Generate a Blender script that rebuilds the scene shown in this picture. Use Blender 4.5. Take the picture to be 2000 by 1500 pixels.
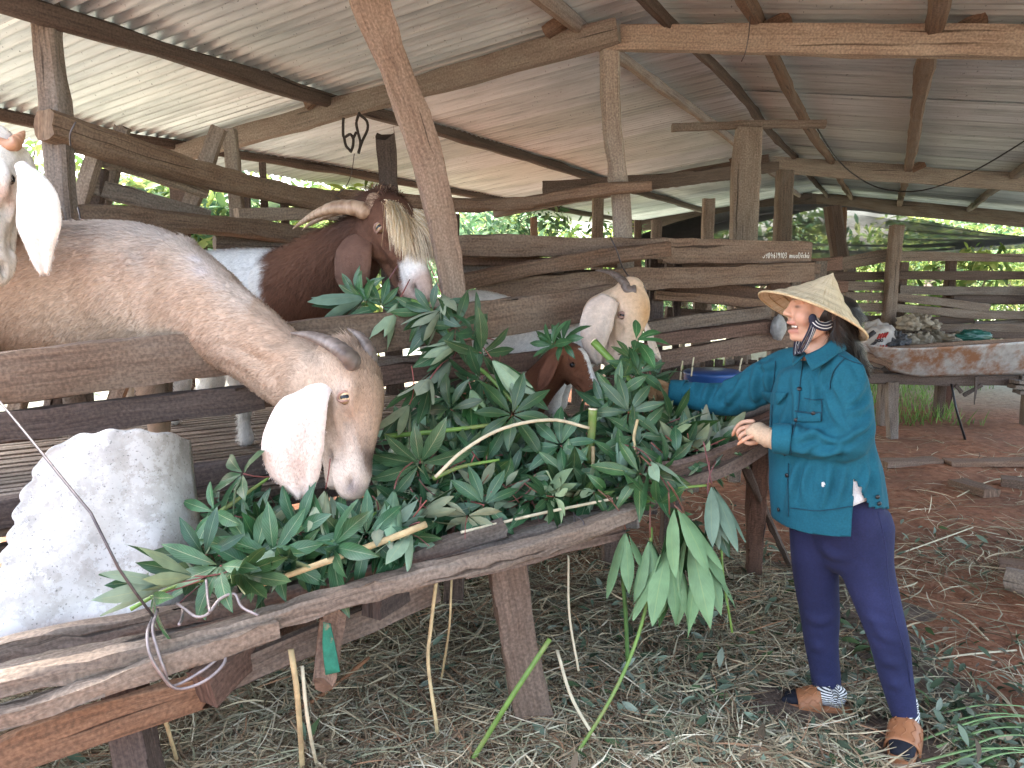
import bpy, bmesh, math, random
import numpy as np
from mathutils import Vector, Matrix, noise
from mathutils.bvhtree import BVHTree

# ---------------------------------------------------------------- camera, sky, sun, exposure
for o in list(bpy.data.objects):
    bpy.data.objects.remove(o)
SC = bpy.context.scene
COL = SC.collection
R = math.radians
rnd = random.Random(11)
rng = np.random.default_rng(7)

CAM_H = 1.6
PITCH = math.atan(230 / 1500)
cam_data = bpy.data.cameras.new('camera')
cam = bpy.data.objects.new('camera', cam_data)
COL.objects.link(cam)
cam_data.sensor_width = 36
cam_data.lens = 27
cam_data.clip_end = 400
cam.location = (0, 0, CAM_H)
cam.rotation_euler = (math.pi / 2 - PITCH, 0, 0)
SC.camera = cam

SUN_EL, SUN_AZ = 50, 312          # elevation, compass bearing of the sun seen from the scene (0 = +Y, 90 = +X)
world = bpy.data.worlds.new('World')
SC.world = world
world.use_nodes = True
wn = world.node_tree
wn.nodes.clear()
sky = wn.nodes.new('ShaderNodeTexSky')
sky.sky_type = 'NISHITA'
sky.sun_disc = False
sky.sun_elevation = R(SUN_EL)
sky.sun_rotation = R(SUN_AZ)
sky.dust_density = 4
sky.air_density = 1.0
hs = wn.nodes.new('ShaderNodeHueSaturation')
hs.inputs['Saturation'].default_value = 0.74
bg = wn.nodes.new('ShaderNodeBackground')
bg.inputs['Strength'].default_value = 0.15
wo = wn.nodes.new('ShaderNodeOutputWorld')
wn.links.new(sky.outputs[0], hs.inputs['Color'])
wn.links.new(hs.outputs[0], bg.inputs['Color'])
wn.links.new(bg.outputs[0], wo.inputs['Surface'])

sun_data = bpy.data.lights.new('sun', 'SUN')
sun_data.energy = 1.5
sun_data.angle = R(10)
sun_data.color = (1.0, 0.97, 0.93)
sun = bpy.data.objects.new('sun', sun_data)
COL.objects.link(sun)
sd = Vector((math.sin(R(SUN_AZ)) * math.cos(R(SUN_EL)), math.cos(R(SUN_AZ)) * math.cos(R(SUN_EL)), math.sin(R(SUN_EL))))
sun.rotation_euler = sd.to_track_quat('Z', 'Y').to_euler()

SC.view_settings.view_transform = 'Standard'
SC.view_settings.look = 'None'
SC.view_settings.gamma = 1
SC.view_settings.use_curve_mapping = False
SC.view_settings.exposure = 3.4

SC.cycles.max_bounces = 5
SC.cycles.diffuse_bounces = 4
SC.cycles.glossy_bounces = 2
SC.cycles.transparent_max_bounces = 8

# ---------------------------------------------------------------- pixel -> place helpers
CP, SP = math.cos(PITCH), math.sin(PITCH)

def ray(px, py):
    dx, dy = px - 1000, py - 750
    return Vector((dx, 1500 * CP - dy * SP, -(dy * CP + 1500 * SP)))

def P(px, py, Y):
    r = ray(px, py)
    t = Y / r.y
    return Vector((r.x * t, Y, CAM_H + r.z * t))

def PZ(px, py, z=0.0):
    r = ray(px, py)
    t = (z - CAM_H) / r.z
    return Vector((r.x * t, r.y * t, z))

def PV(px, py, p0, u, off=0.0):
    """pixel onto a vertical plane through p0 along u, pushed `off` along its normal"""
    n = Vector((-u[1], u[0], 0))
    q = Vector((p0[0], p0[1], 0)) + n * off
    r = ray(px, py)
    t = n.dot(q) / n.dot(Vector((r.x, r.y, 0)))
    return Vector((r.x * t, r.y * t, CAM_H + r.z * t))

FU = Vector((0.848, 0.53, 0))            # pen front, along
FN = Vector((-0.53, 0.848, 0))           # into the pen
F0 = Vector((-1.6, 2.42, 0))

# ---------------------------------------------------------------- object helpers
def tag(o, label=None, cat=None, group=None, kind=None):
    if label: o['label'] = label
    if cat: o['category'] = cat
    if group: o['group'] = group
    if kind: o['kind'] = kind
    return o

def empty(name, loc, label=None, cat=None, group=None):
    o = bpy.data.objects.new(name, None)
    COL.objects.link(o)
    o.location = loc
    o.empty_display_size = 0.1
    bpy.context.view_layer.update()
    return tag(o, label, cat, group)

def link(name, me, mat=None, parent=None, color=None):
    o = bpy.data.objects.new(name, me)
    COL.objects.link(o)
    if mat is not None and len(me.materials) == 0:
        for m in (mat if isinstance(mat, (list, tuple)) else [mat]):
            me.materials.append(m)
    if parent is not None:
        o.parent = parent
        o.matrix_parent_inverse = world_matrix(parent).inverted()
    if color is not None:
        o.color = color
    return o

def world_matrix(o):
    m = o.matrix_basis.copy()
    if o.parent:
        m = world_matrix(o.parent) @ o.matrix_parent_inverse @ m
    return m

def fast_mesh(name, verts, faces_idx, sizes, smooth=True, uv=None, col=None, mat_idx=None, vnorm=None):
    """verts (N,3); faces_idx flat loop vertex indices; sizes per-face loop counts"""
    me = bpy.data.meshes.new(name)
    verts = np.ascontiguousarray(verts, dtype=np.float32)
    fi = np.ascontiguousarray(faces_idx, dtype=np.int32).ravel()
    sz = np.ascontiguousarray(sizes, dtype=np.int32)
    me.vertices.add(len(verts)); me.vertices.foreach_set('co', verts.ravel())
    me.loops.add(len(fi)); me.loops.foreach_set('vertex_index', fi)
    me.polygons.add(len(sz))
    st = np.zeros(len(sz), dtype=np.int32); st[1:] = np.cumsum(sz)[:-1]
    me.polygons.foreach_set('loop_start', st)
    me.polygons.foreach_set('loop_total', sz)
    if mat_idx is not None:
        me.polygons.foreach_set('material_index', np.ascontiguousarray(mat_idx, dtype=np.int32))
    me.update(calc_edges=True)
    me.polygons.foreach_set('use_smooth', np.full(len(sz), bool(smooth)))
    if uv is not None:
        l = me.uv_layers.new(name='UVMap')
        l.data.foreach_set('uv', np.ascontiguousarray(uv, dtype=np.float32).ravel())
    if col is not None:
        set_col(me, col)
    if vnorm is not None:
        me.normals_split_custom_set_from_vertices(np.asarray(vnorm, dtype=float).tolist())
    return me

def set_col(me, col):
    a = me.color_attributes.get('Col') or me.color_attributes.new('Col', 'FLOAT_COLOR', 'POINT')
    c = np.ones((len(me.vertices), 4), dtype=np.float32)
    c[:, :3] = col
    a.data.foreach_set('color', c.ravel())

def resample(pts, n, closed=False):
    """Catmull-Rom through rows of a float array, n samples"""
    A = np.array([list(p) for p in pts], dtype=float)
    k = len(A)
    if k == 1:
        return np.repeat(A, n, 0)
    if k == 2:
        t = np.linspace(0, 1, n)[:, None]
        return A[0] * (1 - t) + A[1] * t
    d = np.r_[0, np.cumsum(np.linalg.norm(np.diff(A[:, :3], axis=0), axis=1) + 1e-9)]
    T = np.linspace(0, d[-1], n)
    out = np.empty((n, A.shape[1]))
    m = np.empty_like(A)
    m[1:-1] = (A[2:] - A[:-2]) / (d[2:] - d[:-2])[:, None]
    m[0] = (A[1] - A[0]) / (d[1] - d[0]); m[-1] = (A[-1] - A[-2]) / (d[-1] - d[-2])
    for i, t in enumerate(T):
        j = min(max(np.searchsorted(d, t, 'right') - 1, 0), k - 2)
        h = d[j + 1] - d[j]; s = (t - d[j]) / h
        out[i] = ((2*s**3 - 3*s**2 + 1) * A[j] + (s**3 - 2*s**2 + s) * h * m[j]
                  + (-2*s**3 + 3*s**2) * A[j+1] + (s**3 - s**2) * h * m[j+1])
    return out

def frames(C, up):
    """tangent, side, up vectors along a polyline"""
    T = np.gradient(C, axis=0)
    T /= np.linalg.norm(T, axis=1)[:, None] + 1e-12
    U = np.array(up, dtype=float)
    S = np.cross(T, U)
    n = np.linalg.norm(S, axis=1)[:, None]
    S = np.where(n > 1e-4, S / np.maximum(n, 1e-9), np.array([1.0, 0, 0]))
    V = np.cross(S, T)
    return T, S, V

def tube_data(C, ra, rb, up=(0, 0, 1), seg=8, caps=True):
    C = np.asarray(C, float); n = len(C)
    T, S, V = frames(C, up)
    th = np.linspace(0, 2 * np.pi, seg, endpoint=False)
    ra = np.broadcast_to(np.asarray(ra, float), (n,)); rb = np.broadcast_to(np.asarray(rb, float), (n,))
    rings = C[:, None, :] + V[:, None, :] * (ra[:, None] * np.cos(th))[..., None] + S[:, None, :] * (rb[:, None] * np.sin(th))[..., None]
    verts = rings.reshape(-1, 3)
    i = np.arange(n - 1)[:, None] * seg; j = np.arange(seg)[None, :]; k = (j + 1) % seg
    q = np.stack([i + j, i + k, i + seg + k, i + seg + j], -1).reshape(-1, 4)
    faces = [tuple(x) for x in q[:, ::-1]]
    if caps:
        faces.append(tuple(range(seg))); faces.append(tuple(range((n - 1) * seg, n * seg))[::-1])
    return verts, faces

def mesh_from(name, parts, smooth=True):
    """join (verts, faces) lists into one mesh"""
    V, F, o = [], [], 0
    for v, f in parts:
        V.append(np.asarray(v, float)); F += [tuple(i + o for i in x) for x in f]; o += len(v)
    me = bpy.data.meshes.new(name)
    me.from_pydata(np.concatenate(V).tolist(), [], F)
    me.polygons.foreach_set('use_smooth', np.full(len(F), smooth))
    me.update()
    return me

def tube(name, pts, r, mat, parent=None, seg=7, n=None, color=None, r_end=None, up=(0.13, 0.21, 0.97)):
    n = n or max(3, 4 * len(pts))
    C = resample(pts, n)
    rr = np.linspace(r, r if r_end is None else r_end, n)
    v, f = tube_data(C, rr, rr, up, seg)
    me = mesh_from(name, [(v, f)])
    return link(name, me, mat, parent, color)

def box_data(c, sx, sy, sz):
    x, y, z = c
    v = [(x + a * sx / 2, y + b * sy / 2, z + d * sz / 2) for a in (-1, 1) for b in (-1, 1) for d in (-1, 1)]
    f = [(0, 1, 3, 2), (4, 6, 7, 5), (0, 4, 5, 1), (2, 3, 7, 6), (0, 2, 6, 4), (1, 5, 7, 3)]
    return v, f

# ---------------------------------------------------------------- node helpers
def new_mat(name):
    m = bpy.data.materials.new(name)
    m.use_nodes = True
    nt = m.node_tree
    b = nt.nodes['Principled BSDF']
    return m, nt, b

def nd(nt, typ, ins=None, **kw):
    n = nt.nodes.new(typ)
    for k, v in kw.items():
        setattr(n, k, v)
    for k, v in (ins or {}).items():
        if isinstance(v, bpy.types.NodeSocket):
            nt.links.new(v, n.inputs[k])
        else:
            n.inputs[k].default_value = v
    return n

def mixc(nt, fac, a, b, blend='MIX'):
    n = nt.nodes.new('ShaderNodeMix'); n.data_type = 'RGBA'; n.blend_type = blend
    for i, v in ((0, fac), (6, a), (7, b)):
        if isinstance(v, bpy.types.NodeSocket):
            nt.links.new(v, n.inputs[i])
        else:
            n.inputs[i].default_value = v if i == 0 else (*v[:3], 1)
    return n.outputs[2]

def ramp(nt, fac, stops):
    n = nt.nodes.new('ShaderNodeValToRGB')
    while len(n.color_ramp.elements) < len(stops):
        n.color_ramp.elements.new(0.5)
    for e, (p, c) in zip(n.color_ramp.elements, stops):
        e.position = p
        e.color = (*c, 1) if len(c) == 3 else c
    nt.links.new(fac, n.inputs[0])
    return n.outputs[0]

def g(v):
    return (v, v, v)

def bump(nt, b, h, strength=0.4, dist=0.01, prev=None):
    n = nd(nt, 'ShaderNodeBump', {'Height': h, 'Strength': strength, 'Distance': dist})
    if prev is not None:
        nt.links.new(prev, n.inputs['Normal'])
    nt.links.new(n.outputs[0], b.inputs['Normal'])
    return n.outputs[0]

def mat_wood(name, dark, light, grey=(0.2, 0.17, 0.145), grey_amt=0.6, rough=0.85):
    m, nt, b = new_mat(name)
    uv = nd(nt, 'ShaderNodeUVMap', uv_map='UVMap')
    mp = nd(nt, 'ShaderNodeMapping', {'Vector': uv.outputs[0], 'Scale': (1.1, 34, 1)})
    n1 = nd(nt, 'ShaderNodeTexNoise', {'Vector': mp.outputs[0], 'Scale': 2.2, 'Detail': 10, 'Roughness': 0.7, 'Distortion': 0.15})
    mp2 = nd(nt, 'ShaderNodeMapping', {'Vector': uv.outputs[0], 'Scale': (1.5, 3.5, 1)})
    n2 = nd(nt, 'ShaderNodeTexNoise', {'Vector': mp2.outputs[0], 'Scale': 2.6, 'Detail': 6, 'Roughness': 0.6})
    mp3 = nd(nt, 'ShaderNodeMapping', {'Vector': uv.outputs[0], 'Scale': (0.7, 20, 1)})
    n3 = nd(nt, 'ShaderNodeTexNoise', {'Vector': mp3.outputs[0], 'Scale': 1.7, 'Detail': 3, 'Distortion': 0.4})
    n4 = nd(nt, 'ShaderNodeTexNoise', {'Vector': uv.outputs[0], 'Scale': 90, 'Detail': 4})
    base = ramp(nt, n1.outputs[0], [(0.3, dark), (0.72, light)])
    gf = ramp(nt, n2.outputs[0], [(0.38, g(0)), (0.68, g(1))])
    ga = nd(nt, 'ShaderNodeMath', {0: gf, 1: grey_amt}, operation='MULTIPLY')
    c1 = mixc(nt, ga.outputs[0], base, grey)
    crack = ramp(nt, n3.outputs[0], [(0.29, g(1)), (0.345, g(0))])
    cf = nd(nt, 'ShaderNodeMath', {0: crack, 1: 0.8}, operation='MULTIPLY')
    c2 = mixc(nt, cf.outputs[0], c1, tuple(x * 0.25 for x in dark))
    sp = ramp(nt, n4.outputs[0], [(0.35, g(0.7)), (0.7, g(1.25))])
    c3 = mixc(nt, 1.0, c2, sp, 'MULTIPLY')
    oi = nd(nt, 'ShaderNodeObjectInfo')
    c4 = mixc(nt, 1.0, c3, oi.outputs['Color'], 'MULTIPLY')
    nt.links.new(c4, b.inputs['Base Color'])
    b.inputs['Roughness'].default_value = rough
    b.inputs['Specular IOR Level'].default_value = 0.25
    h = nd(nt, 'ShaderNodeMath', {0: n1.outputs[0], 1: crack}, operation='SUBTRACT')
    p = bump(nt, b, h.outputs[0], 0.55, 0.008)
    bump(nt, b, n4.outputs[0], 0.25, 0.003, p)
    return m

def mat_col(name, rough=0.7, var=0.25, scale=30, spec=0.3, bumps=0.2, bdist=0.003, sheen=0, sss=0, two=False, trans=0):
    """colour from the Col attribute, broken up by noise"""
    m, nt, b = new_mat(name)
    a = nd(nt, 'ShaderNodeAttribute', attribute_name='Col')
    tc = nd(nt, 'ShaderNodeTexCoord')
    n = nd(nt, 'ShaderNodeTexNoise', {'Vector': tc.outputs['Object'], 'Scale': scale, 'Detail': 5, 'Roughness': 0.6})
    v = ramp(nt, n.outputs[0], [(0.3, g(1 - var)), (0.7, g(1 + var))])
    c = mixc(nt, 1.0, a.outputs[0], v, 'MULTIPLY')
    nt.links.new(c, b.inputs['Base Color'])
    b.inputs['Roughness'].default_value = rough
    b.inputs['Specular IOR Level'].default_value = spec
    if sheen: b.inputs['Sheen Weight'].default_value = sheen
    if sss:
        b.inputs['Subsurface Weight'].default_value = sss
        b.inputs['Subsurface Radius'].default_value = (0.012, 0.005, 0.003)
    if bumps: bump(nt, b, n.outputs[0], bumps, bdist)
    return m

def mat_plain(name, colr, rough=0.6, var=0.3, scale=20, metal=0, spec=0.4, bumps=0.2, bdist=0.003, second=None, second_at=(0.5, 0.65)):
    m, nt, b = new_mat(name)
    tc = nd(nt, 'ShaderNodeTexCoord')
    n = nd(nt, 'ShaderNodeTexNoise', {'Vector': tc.outputs['Object'], 'Scale': scale, 'Detail': 7, 'Roughness': 0.62})
    c = ramp(nt, n.outputs[0], [(0.3, tuple(x * (1 - var) for x in colr)), (0.7, tuple(min(1, x * (1 + var)) for x in colr))])
    if second:
        n2 = nd(nt, 'ShaderNodeTexNoise', {'Vector': tc.outputs['Object'], 'Scale': scale * 0.35, 'Detail': 8, 'Roughness': 0.7})
        f = ramp(nt, n2.outputs[0], [(second_at[0], g(0)), (second_at[1], g(1))])
        c = mixc(nt, f, c, second)
    oi = nd(nt, 'ShaderNodeObjectInfo')
    c = mixc(nt, 1.0, c, oi.outputs['Color'], 'MULTIPLY')
    nt.links.new(c, b.inputs['Base Color'])
    b.inputs['Roughness'].default_value = rough
    b.inputs['Metallic'].default_value = metal
    b.inputs['Specular IOR Level'].default_value = spec
    if bumps: bump(nt, b, n.outputs[0], bumps, bdist)
    return m

WOOD = mat_wood('weathered_wood', (0.078, 0.056, 0.044), (0.25, 0.188, 0.146), grey=(0.235, 0.205, 0.175))
WOOD_DARK = mat_wood('dark_brown_wood', (0.042, 0.029, 0.024), (0.14, 0.1, 0.08), grey=(0.13, 0.1, 0.085), grey_amt=0.4)  # darker brown tone of the same grain
WOOD_RED = mat_wood('reddish_wood', (0.09, 0.052, 0.034), (0.26, 0.16, 0.105), grey_amt=0.3)
WOOD_PALE = mat_wood('pale_grey_wood', (0.14, 0.105, 0.082), (0.34, 0.268, 0.215), grey=(0.34, 0.3, 0.25), grey_amt=0.55)
WOOD_FEED = mat_wood('trough_wood', (0.075, 0.059, 0.047), (0.225, 0.183, 0.148), grey=(0.21, 0.185, 0.158), grey_amt=0.55)

# ---------------------------------------------------------------- timber
def timber(name, pts, w, t, mat, parent, up=(0, 0, 1), wob=0.055, rough=0.003, chamf=0.11, color=None, taper=1.0, seed=None, seglen=0.09, endcut=0.0):
    """board/pole along pts; w = size along `up`, t = size across; sides wander a little"""
    rs = np.random.default_rng(seed if seed is not None else rnd.randrange(10**6))
    A = np.array([list(p) for p in pts], float)
    L = np.sum(np.linalg.norm(np.diff(A, axis=0), axis=1))
    n = int(min(60, max(5, L / seglen)))
    C = resample(A, n)
    T, S, V = frames(C, up)
    c = chamf
    sec = np.array([(1, -1 + c), (1, 0), (1, 1 - c), (1 - c, 1), (0, 1), (-1 + c, 1), (-1, 1 - c), (-1, 0), (-1, -1 + c), (-1 + c, -1), (0, -1), (1 - c, -1)], float)
    m = len(sec)
    def smooth_noise(k):
        kn = max(2, int(L / 0.35) + 2)
        return np.interp(np.linspace(0, kn - 1, n), np.arange(kn), rs.normal(0, 1, kn))
    sw = (w / 2) * (1 + wob * smooth_noise(0)) * np.linspace(1, taper, n)
    st = (t / 2) * (1 + wob * smooth_noise(1)) * np.linspace(1, taper, n)
    bend_a = smooth_noise(2) * wob * w * 0.3; bend_b = smooth_noise(3) * wob * t * 0.3
    ring = (C + V * bend_a[:, None] + S * bend_b[:, None])[:, None, :] + V[:, None, :] * (sw[:, None] * sec[:, 0])[..., None] + S[:, None, :] * (st[:, None] * sec[:, 1])[..., None]
    ring += rs.normal(0, rough, ring.shape) * min(1.0, w / 0.05)
    if endcut:
        ring[0] += T[0] * (endcut * rs.normal(0, 1, m))[:, None]; ring[-1] += T[-1] * (endcut * rs.normal(0, 1, m))[:, None]
    verts = ring.reshape(-1, 3)
    i = np.arange(n - 1)[:, None] * m; j = np.arange(m)[None, :]; k = (j + 1) % m
    q = np.stack([i + j, i + k, i + m + k, i + m + j], -1).reshape(-1, 4)
    d = np.r_[0, np.cumsum(np.linalg.norm(np.diff(C, axis=0), axis=1))]
    per = np.r_[0, np.cumsum(np.linalg.norm(np.diff(np.vstack([sec, sec[:1]]) * [w / 2, t / 2], axis=0), axis=1))]
    ou, ov = rs.uniform(0, 40, 2)
    ii = np.repeat(np.arange(n - 1), m); jj = np.tile(np.arange(m), n - 1)
    uvq = np.stack([np.stack([d[ii] + ou, per[jj] + ov], -1), np.stack([d[ii] + ou, per[jj + 1] + ov], -1),
                    np.stack([d[ii + 1] + ou, per[jj + 1] + ov], -1), np.stack([d[ii + 1] + ou, per[jj] + ov], -1)], 1)
    cap1 = np.arange(m)[::-1]; cap2 = np.arange((n - 1) * m, n * m)
    cuv = np.stack([sec[:, 0] * w / 2 * 0.3 + ou, sec[:, 1] * t / 2 + ov], -1)
    idx = np.r_[q.ravel(), cap1, cap2]
    sizes = np.r_[np.full(len(q), 4), [m, m]]
    uv = np.vstack([uvq.reshape(-1, 2), cuv[::-1], cuv])
    me = fast_mesh(name, verts, idx, sizes, True, uv)
    me.polygons[len(q)].use_smooth = False; me.polygons[len(q) + 1].use_smooth = False
    me.set_sharp_from_angle(angle=R(38))
    if color is None:
        v = rs.uniform(0.78, 1.2); h = rs.uniform(-0.05, 0.05)
        color = (v * (1 + h), v, v * (1 - h), 1)
    return link(name, me, mat, parent, color)

# ================================================================ GROUND
def make_ground():
    xs = np.r_[np.linspace(-70, -6, 18)[:-1], np.linspace(-6, 9, 130), np.linspace(9, 90, 18)[1:]]
    ys = np.r_[np.linspace(-40, -1, 10)[:-1], np.linspace(-1, 13, 120), np.linspace(13, 160, 24)[1:]]
    X, Y = np.meshgrid(xs, ys)
    Z = np.zeros_like(X)
    for i in range(X.shape[0]):
        for j in range(X.shape[1]):
            x, y = X[i, j], Y[i, j]
            if -7 < x < 10 and -2 < y < 14:
                Z[i, j] = 0.035 * noise.noise(Vector((x * 1.3, y * 1.3, 0))) + 0.014 * noise.noise(Vector((x * 6, y * 6, 3)))
    n, m = X.shape
    v = np.stack([X, Y, Z], -1).reshape(-1, 3)
    a = (np.arange(n - 1)[:, None] * m + np.arange(m - 1)[None, :]).ravel()
    q = np.stack([a, a + 1, a + m + 1, a + m], -1)
    me = fast_mesh('ground', v, q, np.full(len(q), 4))
    m_, nt, b = new_mat('red_soil')
    tc = nd(nt, 'ShaderNodeTexCoord')
    n1 = nd(nt, 'ShaderNodeTexNoise', {'Vector': tc.outputs['Object'], 'Scale': 1.1, 'Detail': 8, 'Roughness': 0.6})
    n2 = nd(nt, 'ShaderNodeTexNoise', {'Vector': tc.outputs['Object'], 'Scale': 14, 'Detail': 8, 'Roughness': 0.7})
    n3 = nd(nt, 'ShaderNodeTexVoronoi', {'Vector': tc.outputs['Object'], 'Scale': 38})
    c = ramp(nt, n2.outputs[0], [(0.28, (0.11, 0.05, 0.03)), (0.5, (0.31, 0.135, 0.075)), (0.75, (0.45, 0.25, 0.155))])
    f = ramp(nt, n1.outputs[0], [(0.42, g(0)), (0.62, g(0.65))])
    c = mixc(nt, f, c, (0.17, 0.09, 0.06))
    sp_ = nd(nt, 'ShaderNodeSeparateXYZ', {0: tc.outputs['Object']})
    # lighter ground past the shed's drip line: sunlight painted in, lifts roof bounce
    dd = nd(nt, 'ShaderNodeVectorMath', {0: tc.outputs['Object'], 1: (0.899, -0.438, 0)}, operation='DOT_PRODUCT')
    d2 = nd(nt, 'ShaderNodeMath', {0: dd.outputs['Value'], 1: 1.53}, operation='ADD')
    d3 = nd(nt, 'ShaderNodeMath', {0: d2.outputs[0]}, operation='ABSOLUTE')
    de = nd(nt, 'ShaderNodeVectorMath', {0: tc.outputs['Object'], 1: (0.438, 0.899, 0)}, operation='DOT_PRODUCT')
    f1_ = nd(nt, 'ShaderNodeMapRange', {'Value': d3.outputs[0], 'From Min': 3.4, 'From Max': 5.2})
    f2_ = nd(nt, 'ShaderNodeMapRange', {'Value': de.outputs['Value'], 'From Min': 9.5, 'From Max': 12.5})
    fm_ = nd(nt, 'ShaderNodeMath', {0: f1_.outputs[0], 1: f2_.outputs[0]}, operation='MAXIMUM')
    dry = ramp(nt, n2.outputs[0], [(0.3, (0.25, 0.22, 0.16)), (0.55, (0.39, 0.38, 0.29)), (0.75, (0.32, 0.4, 0.24))])  # pale tones standing in for sunlit ground
    c = mixc(nt, fm_.outputs[0], c, dry)
    nt.links.new(c, b.inputs['Base Color'])
    b.inputs['Roughness'].default_value = 0.95
    b.inputs['Specular IOR Level'].default_value = 0.15
    p = bump(nt, b, n2.outputs[0], 0.8, 0.04)
    bump(nt, b, n3.outputs[0], 0.35, 0.012, p)
    o = link('ground', me, m_)
    tag(o, 'red brown soil ground littered with straw and leaves', 'ground', kind='structure')
    return o
ground = make_ground()

# ================================================================ SHED
RO = Vector((0.5, 4.53, 0)); RA = Vector((0.438, 0.899, 0)); RL = Vector((-0.899, 0.438, 0))
def shed_pt(s, r, z):            # r > 0 left of the peak line, r < 0 right of it
    v = RO + RA * s + RL * r
    return Vector((v.x, v.y, z))
def rafter_z(r):
    return 2.9 - 0.137 * abs(r)

shed = empty('livestock_shed', shed_pt(0, 0, 0), 'open timber goat shed with a corrugated metal gable roof on rough posts', 'shed')

m_roof, nt, b = new_mat('aged_zinc_sheet')
tc = nd(nt, 'ShaderNodeTexCoord')
mpv = nd(nt, 'ShaderNodeMapping', {'Vector': tc.outputs['Object'], 'Scale': (9, 0.45, 1)})
n1 = nd(nt, 'ShaderNodeTexNoise', {'Vector': mpv.outputs[0], 'Scale': 1.6, 'Detail': 9, 'Roughness': 0.7})
n2 = nd(nt, 'ShaderNodeTexNoise', {'Vector': tc.outputs['Object'], 'Scale': 60, 'Detail': 4})
oi = nd(nt, 'ShaderNodeObjectInfo')
c = ramp(nt, n1.outputs[0], [(0.36, (0.29, 0.325, 0.345)), (0.5, (0.44, 0.49, 0.52)), (0.66, (0.56, 0.615, 0.645))])
sp = ramp(nt, n2.outputs[0], [(0.27, g(0.35)), (0.34, g(1))])
c = mixc(nt, 1.0, c, sp, 'MULTIPLY')
c = mixc(nt, 1.0, c, oi.outputs['Color'], 'MULTIPLY')
nt.links.new(c, b.inputs['Base Color'])
b.inputs['Roughness'].default_value = 0.36
b.inputs['Metallic'].default_value = 0.28
bump(nt, b, n1.outputs[0], 0.15, 0.01)

def sheet_mesh(length):
    pitch, waves, spw = 0.086, 9, 8
    k = waves * spw + 5
    s = np.arange(k) / spw * pitch
    h = 0.021 * np.cos(2 * np.pi * s / pitch)
    rr = np.linspace(0, length, 5)
    S_, R_ = np.meshgrid(s, rr)
    Z_ = np.broadcast_to(h, S_.shape)
    v = np.stack([S_, R_, Z_], -1).reshape(-1, 3)
    a = (np.arange(4)[:, None] * k + np.arange(k - 1)[None, :]).ravel()
    q = np.stack([a, a + 1, a + k + 1, a + k], -1)
    return fast_mesh('roof_sheet', v, q, np.full(len(q), 4))

shL, shR = sheet_mesh(4.45), sheet_mesh(4.6)
shL.materials.append(m_roof); shR.materials.append(m_roof)
def place_sheet(me, s, side, r0, z0, slope):
    o = bpy.data.objects.new('roof_sheet', me)
    COL.objects.link(o)
    d = (RL if side > 0 else -RL)
    yv = Vector((d.x, d.y, -slope)).normalized()
    xv = Vector((RA.x, RA.y, 0)).normalized()
    zv = xv.cross(yv)
    j = rnd.uniform(-0.004, 0.004)
    org = shed_pt(s, r0 * side, z0 + j)
    M = Matrix(((xv.x, yv.x, zv.x, org.x), (xv.y, yv.y, zv.y, org.y), (xv.z, yv.z, zv.z, org.z), (0, 0, 0, 1)))
    o.parent = shed
    o.matrix_parent_inverse = world_matrix(shed).inverted()
    o.matrix_basis = M
    v = rnd.uniform(0.86, 1.12)
    o.color = (v, v * rnd.uniform(0.97, 1.0), v * rnd.uniform(0.93, 1.0), 1)
    return o
SW = 0.774 + 0.012
k = 0
s = -2.75
while s < 13.2:
    place_sheet(shL, s, 1, -0.47 + rnd.uniform(-0.012, 0.012), 3.085 + 0.004 * (k % 2), 0.137)
    place_sheet(shR, s + 0.3, -1, 0.30, 2.995 + 0.004 * (k % 2), 0.14)
    if k < 2: place_sheet(shR, s + 0.3 - 2 * (SW - 0.02), -1, 0.30, 2.995 + 0.004 * (k % 2), 0.14)
    s += SW - 0.02; k += 1

def purlin(r, w, s0=-2.7, s1=13, mat=WOOD, bend=0.03):
    n = 8
    pts = []
    for i in range(n):
        s_ = s0 + (s1 - s0) * i / (n - 1)
        z = rafter_z(r) + 0.075 + rnd.uniform(-bend, bend * 0.3) * (0.6 if i % 3 == 0 else 1)
        pts.append(shed_pt(s_, r + rnd.uniform(-0.03, 0.03), z))
    return timber('purlin', pts, w, w * 0.9, mat, shed, wob=0.1, chamf=0.35, seglen=0.25)
for r, w, mt in ((0.12, 0.075, WOOD), (1.9, 0.09, WOOD_DARK), (3.36, 0.075, WOOD_DARK), (-0.8, 0.075, WOOD_RED), (-1.63, 0.1, WOOD_RED), (-2.7, 0.09, WOOD), (-3.9, 0.08, WOOD), (-0.38, 0.06, WOOD_DARK)):
    purlin(r, w, mat=mt)

def rafter(s, side, r1, w, mat=WOOD):
    pts = [shed_pt(s, side * (-0.1), rafter_z(0) - 0.015), shed_pt(s, side * r1 * 0.5, rafter_z(r1 * 0.5) - 0.01), shed_pt(s, side * r1, rafter_z(r1))]
    return timber('rafter', pts, w, w * 0.6, mat, shed, wob=0.06, seglen=0.15)
for s_, w in ((0, 0.125), (5.97, 0.17), (11.85, 0.24)):
    rafter(s_, 1, 3.75, w, WOOD_PALE if s_ == 0 else WOOD_DARK)
    o = rafter(s_ + 0.06, -1, 4.4, w * 1.1, WOOD_PALE if s_ < 6 else WOOD)
# small triangular cleats nailed beside the purlins
for s_, r in ((-0.07, 0.24), (0.12, -0.92), (0.13, -1.8), (5.9, 0.3), (5.9, -1.75), (-0.07, 1.98)):
    z = rafter_z(r) + 0.07
    timber('cleat', [shed_pt(s_, r - 0.06, z + 0.03), shed_pt(s_, r + 0.07, z - 0.03)], 0.07, 0.06, WOOD_RED, shed, wob=0.15)

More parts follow.
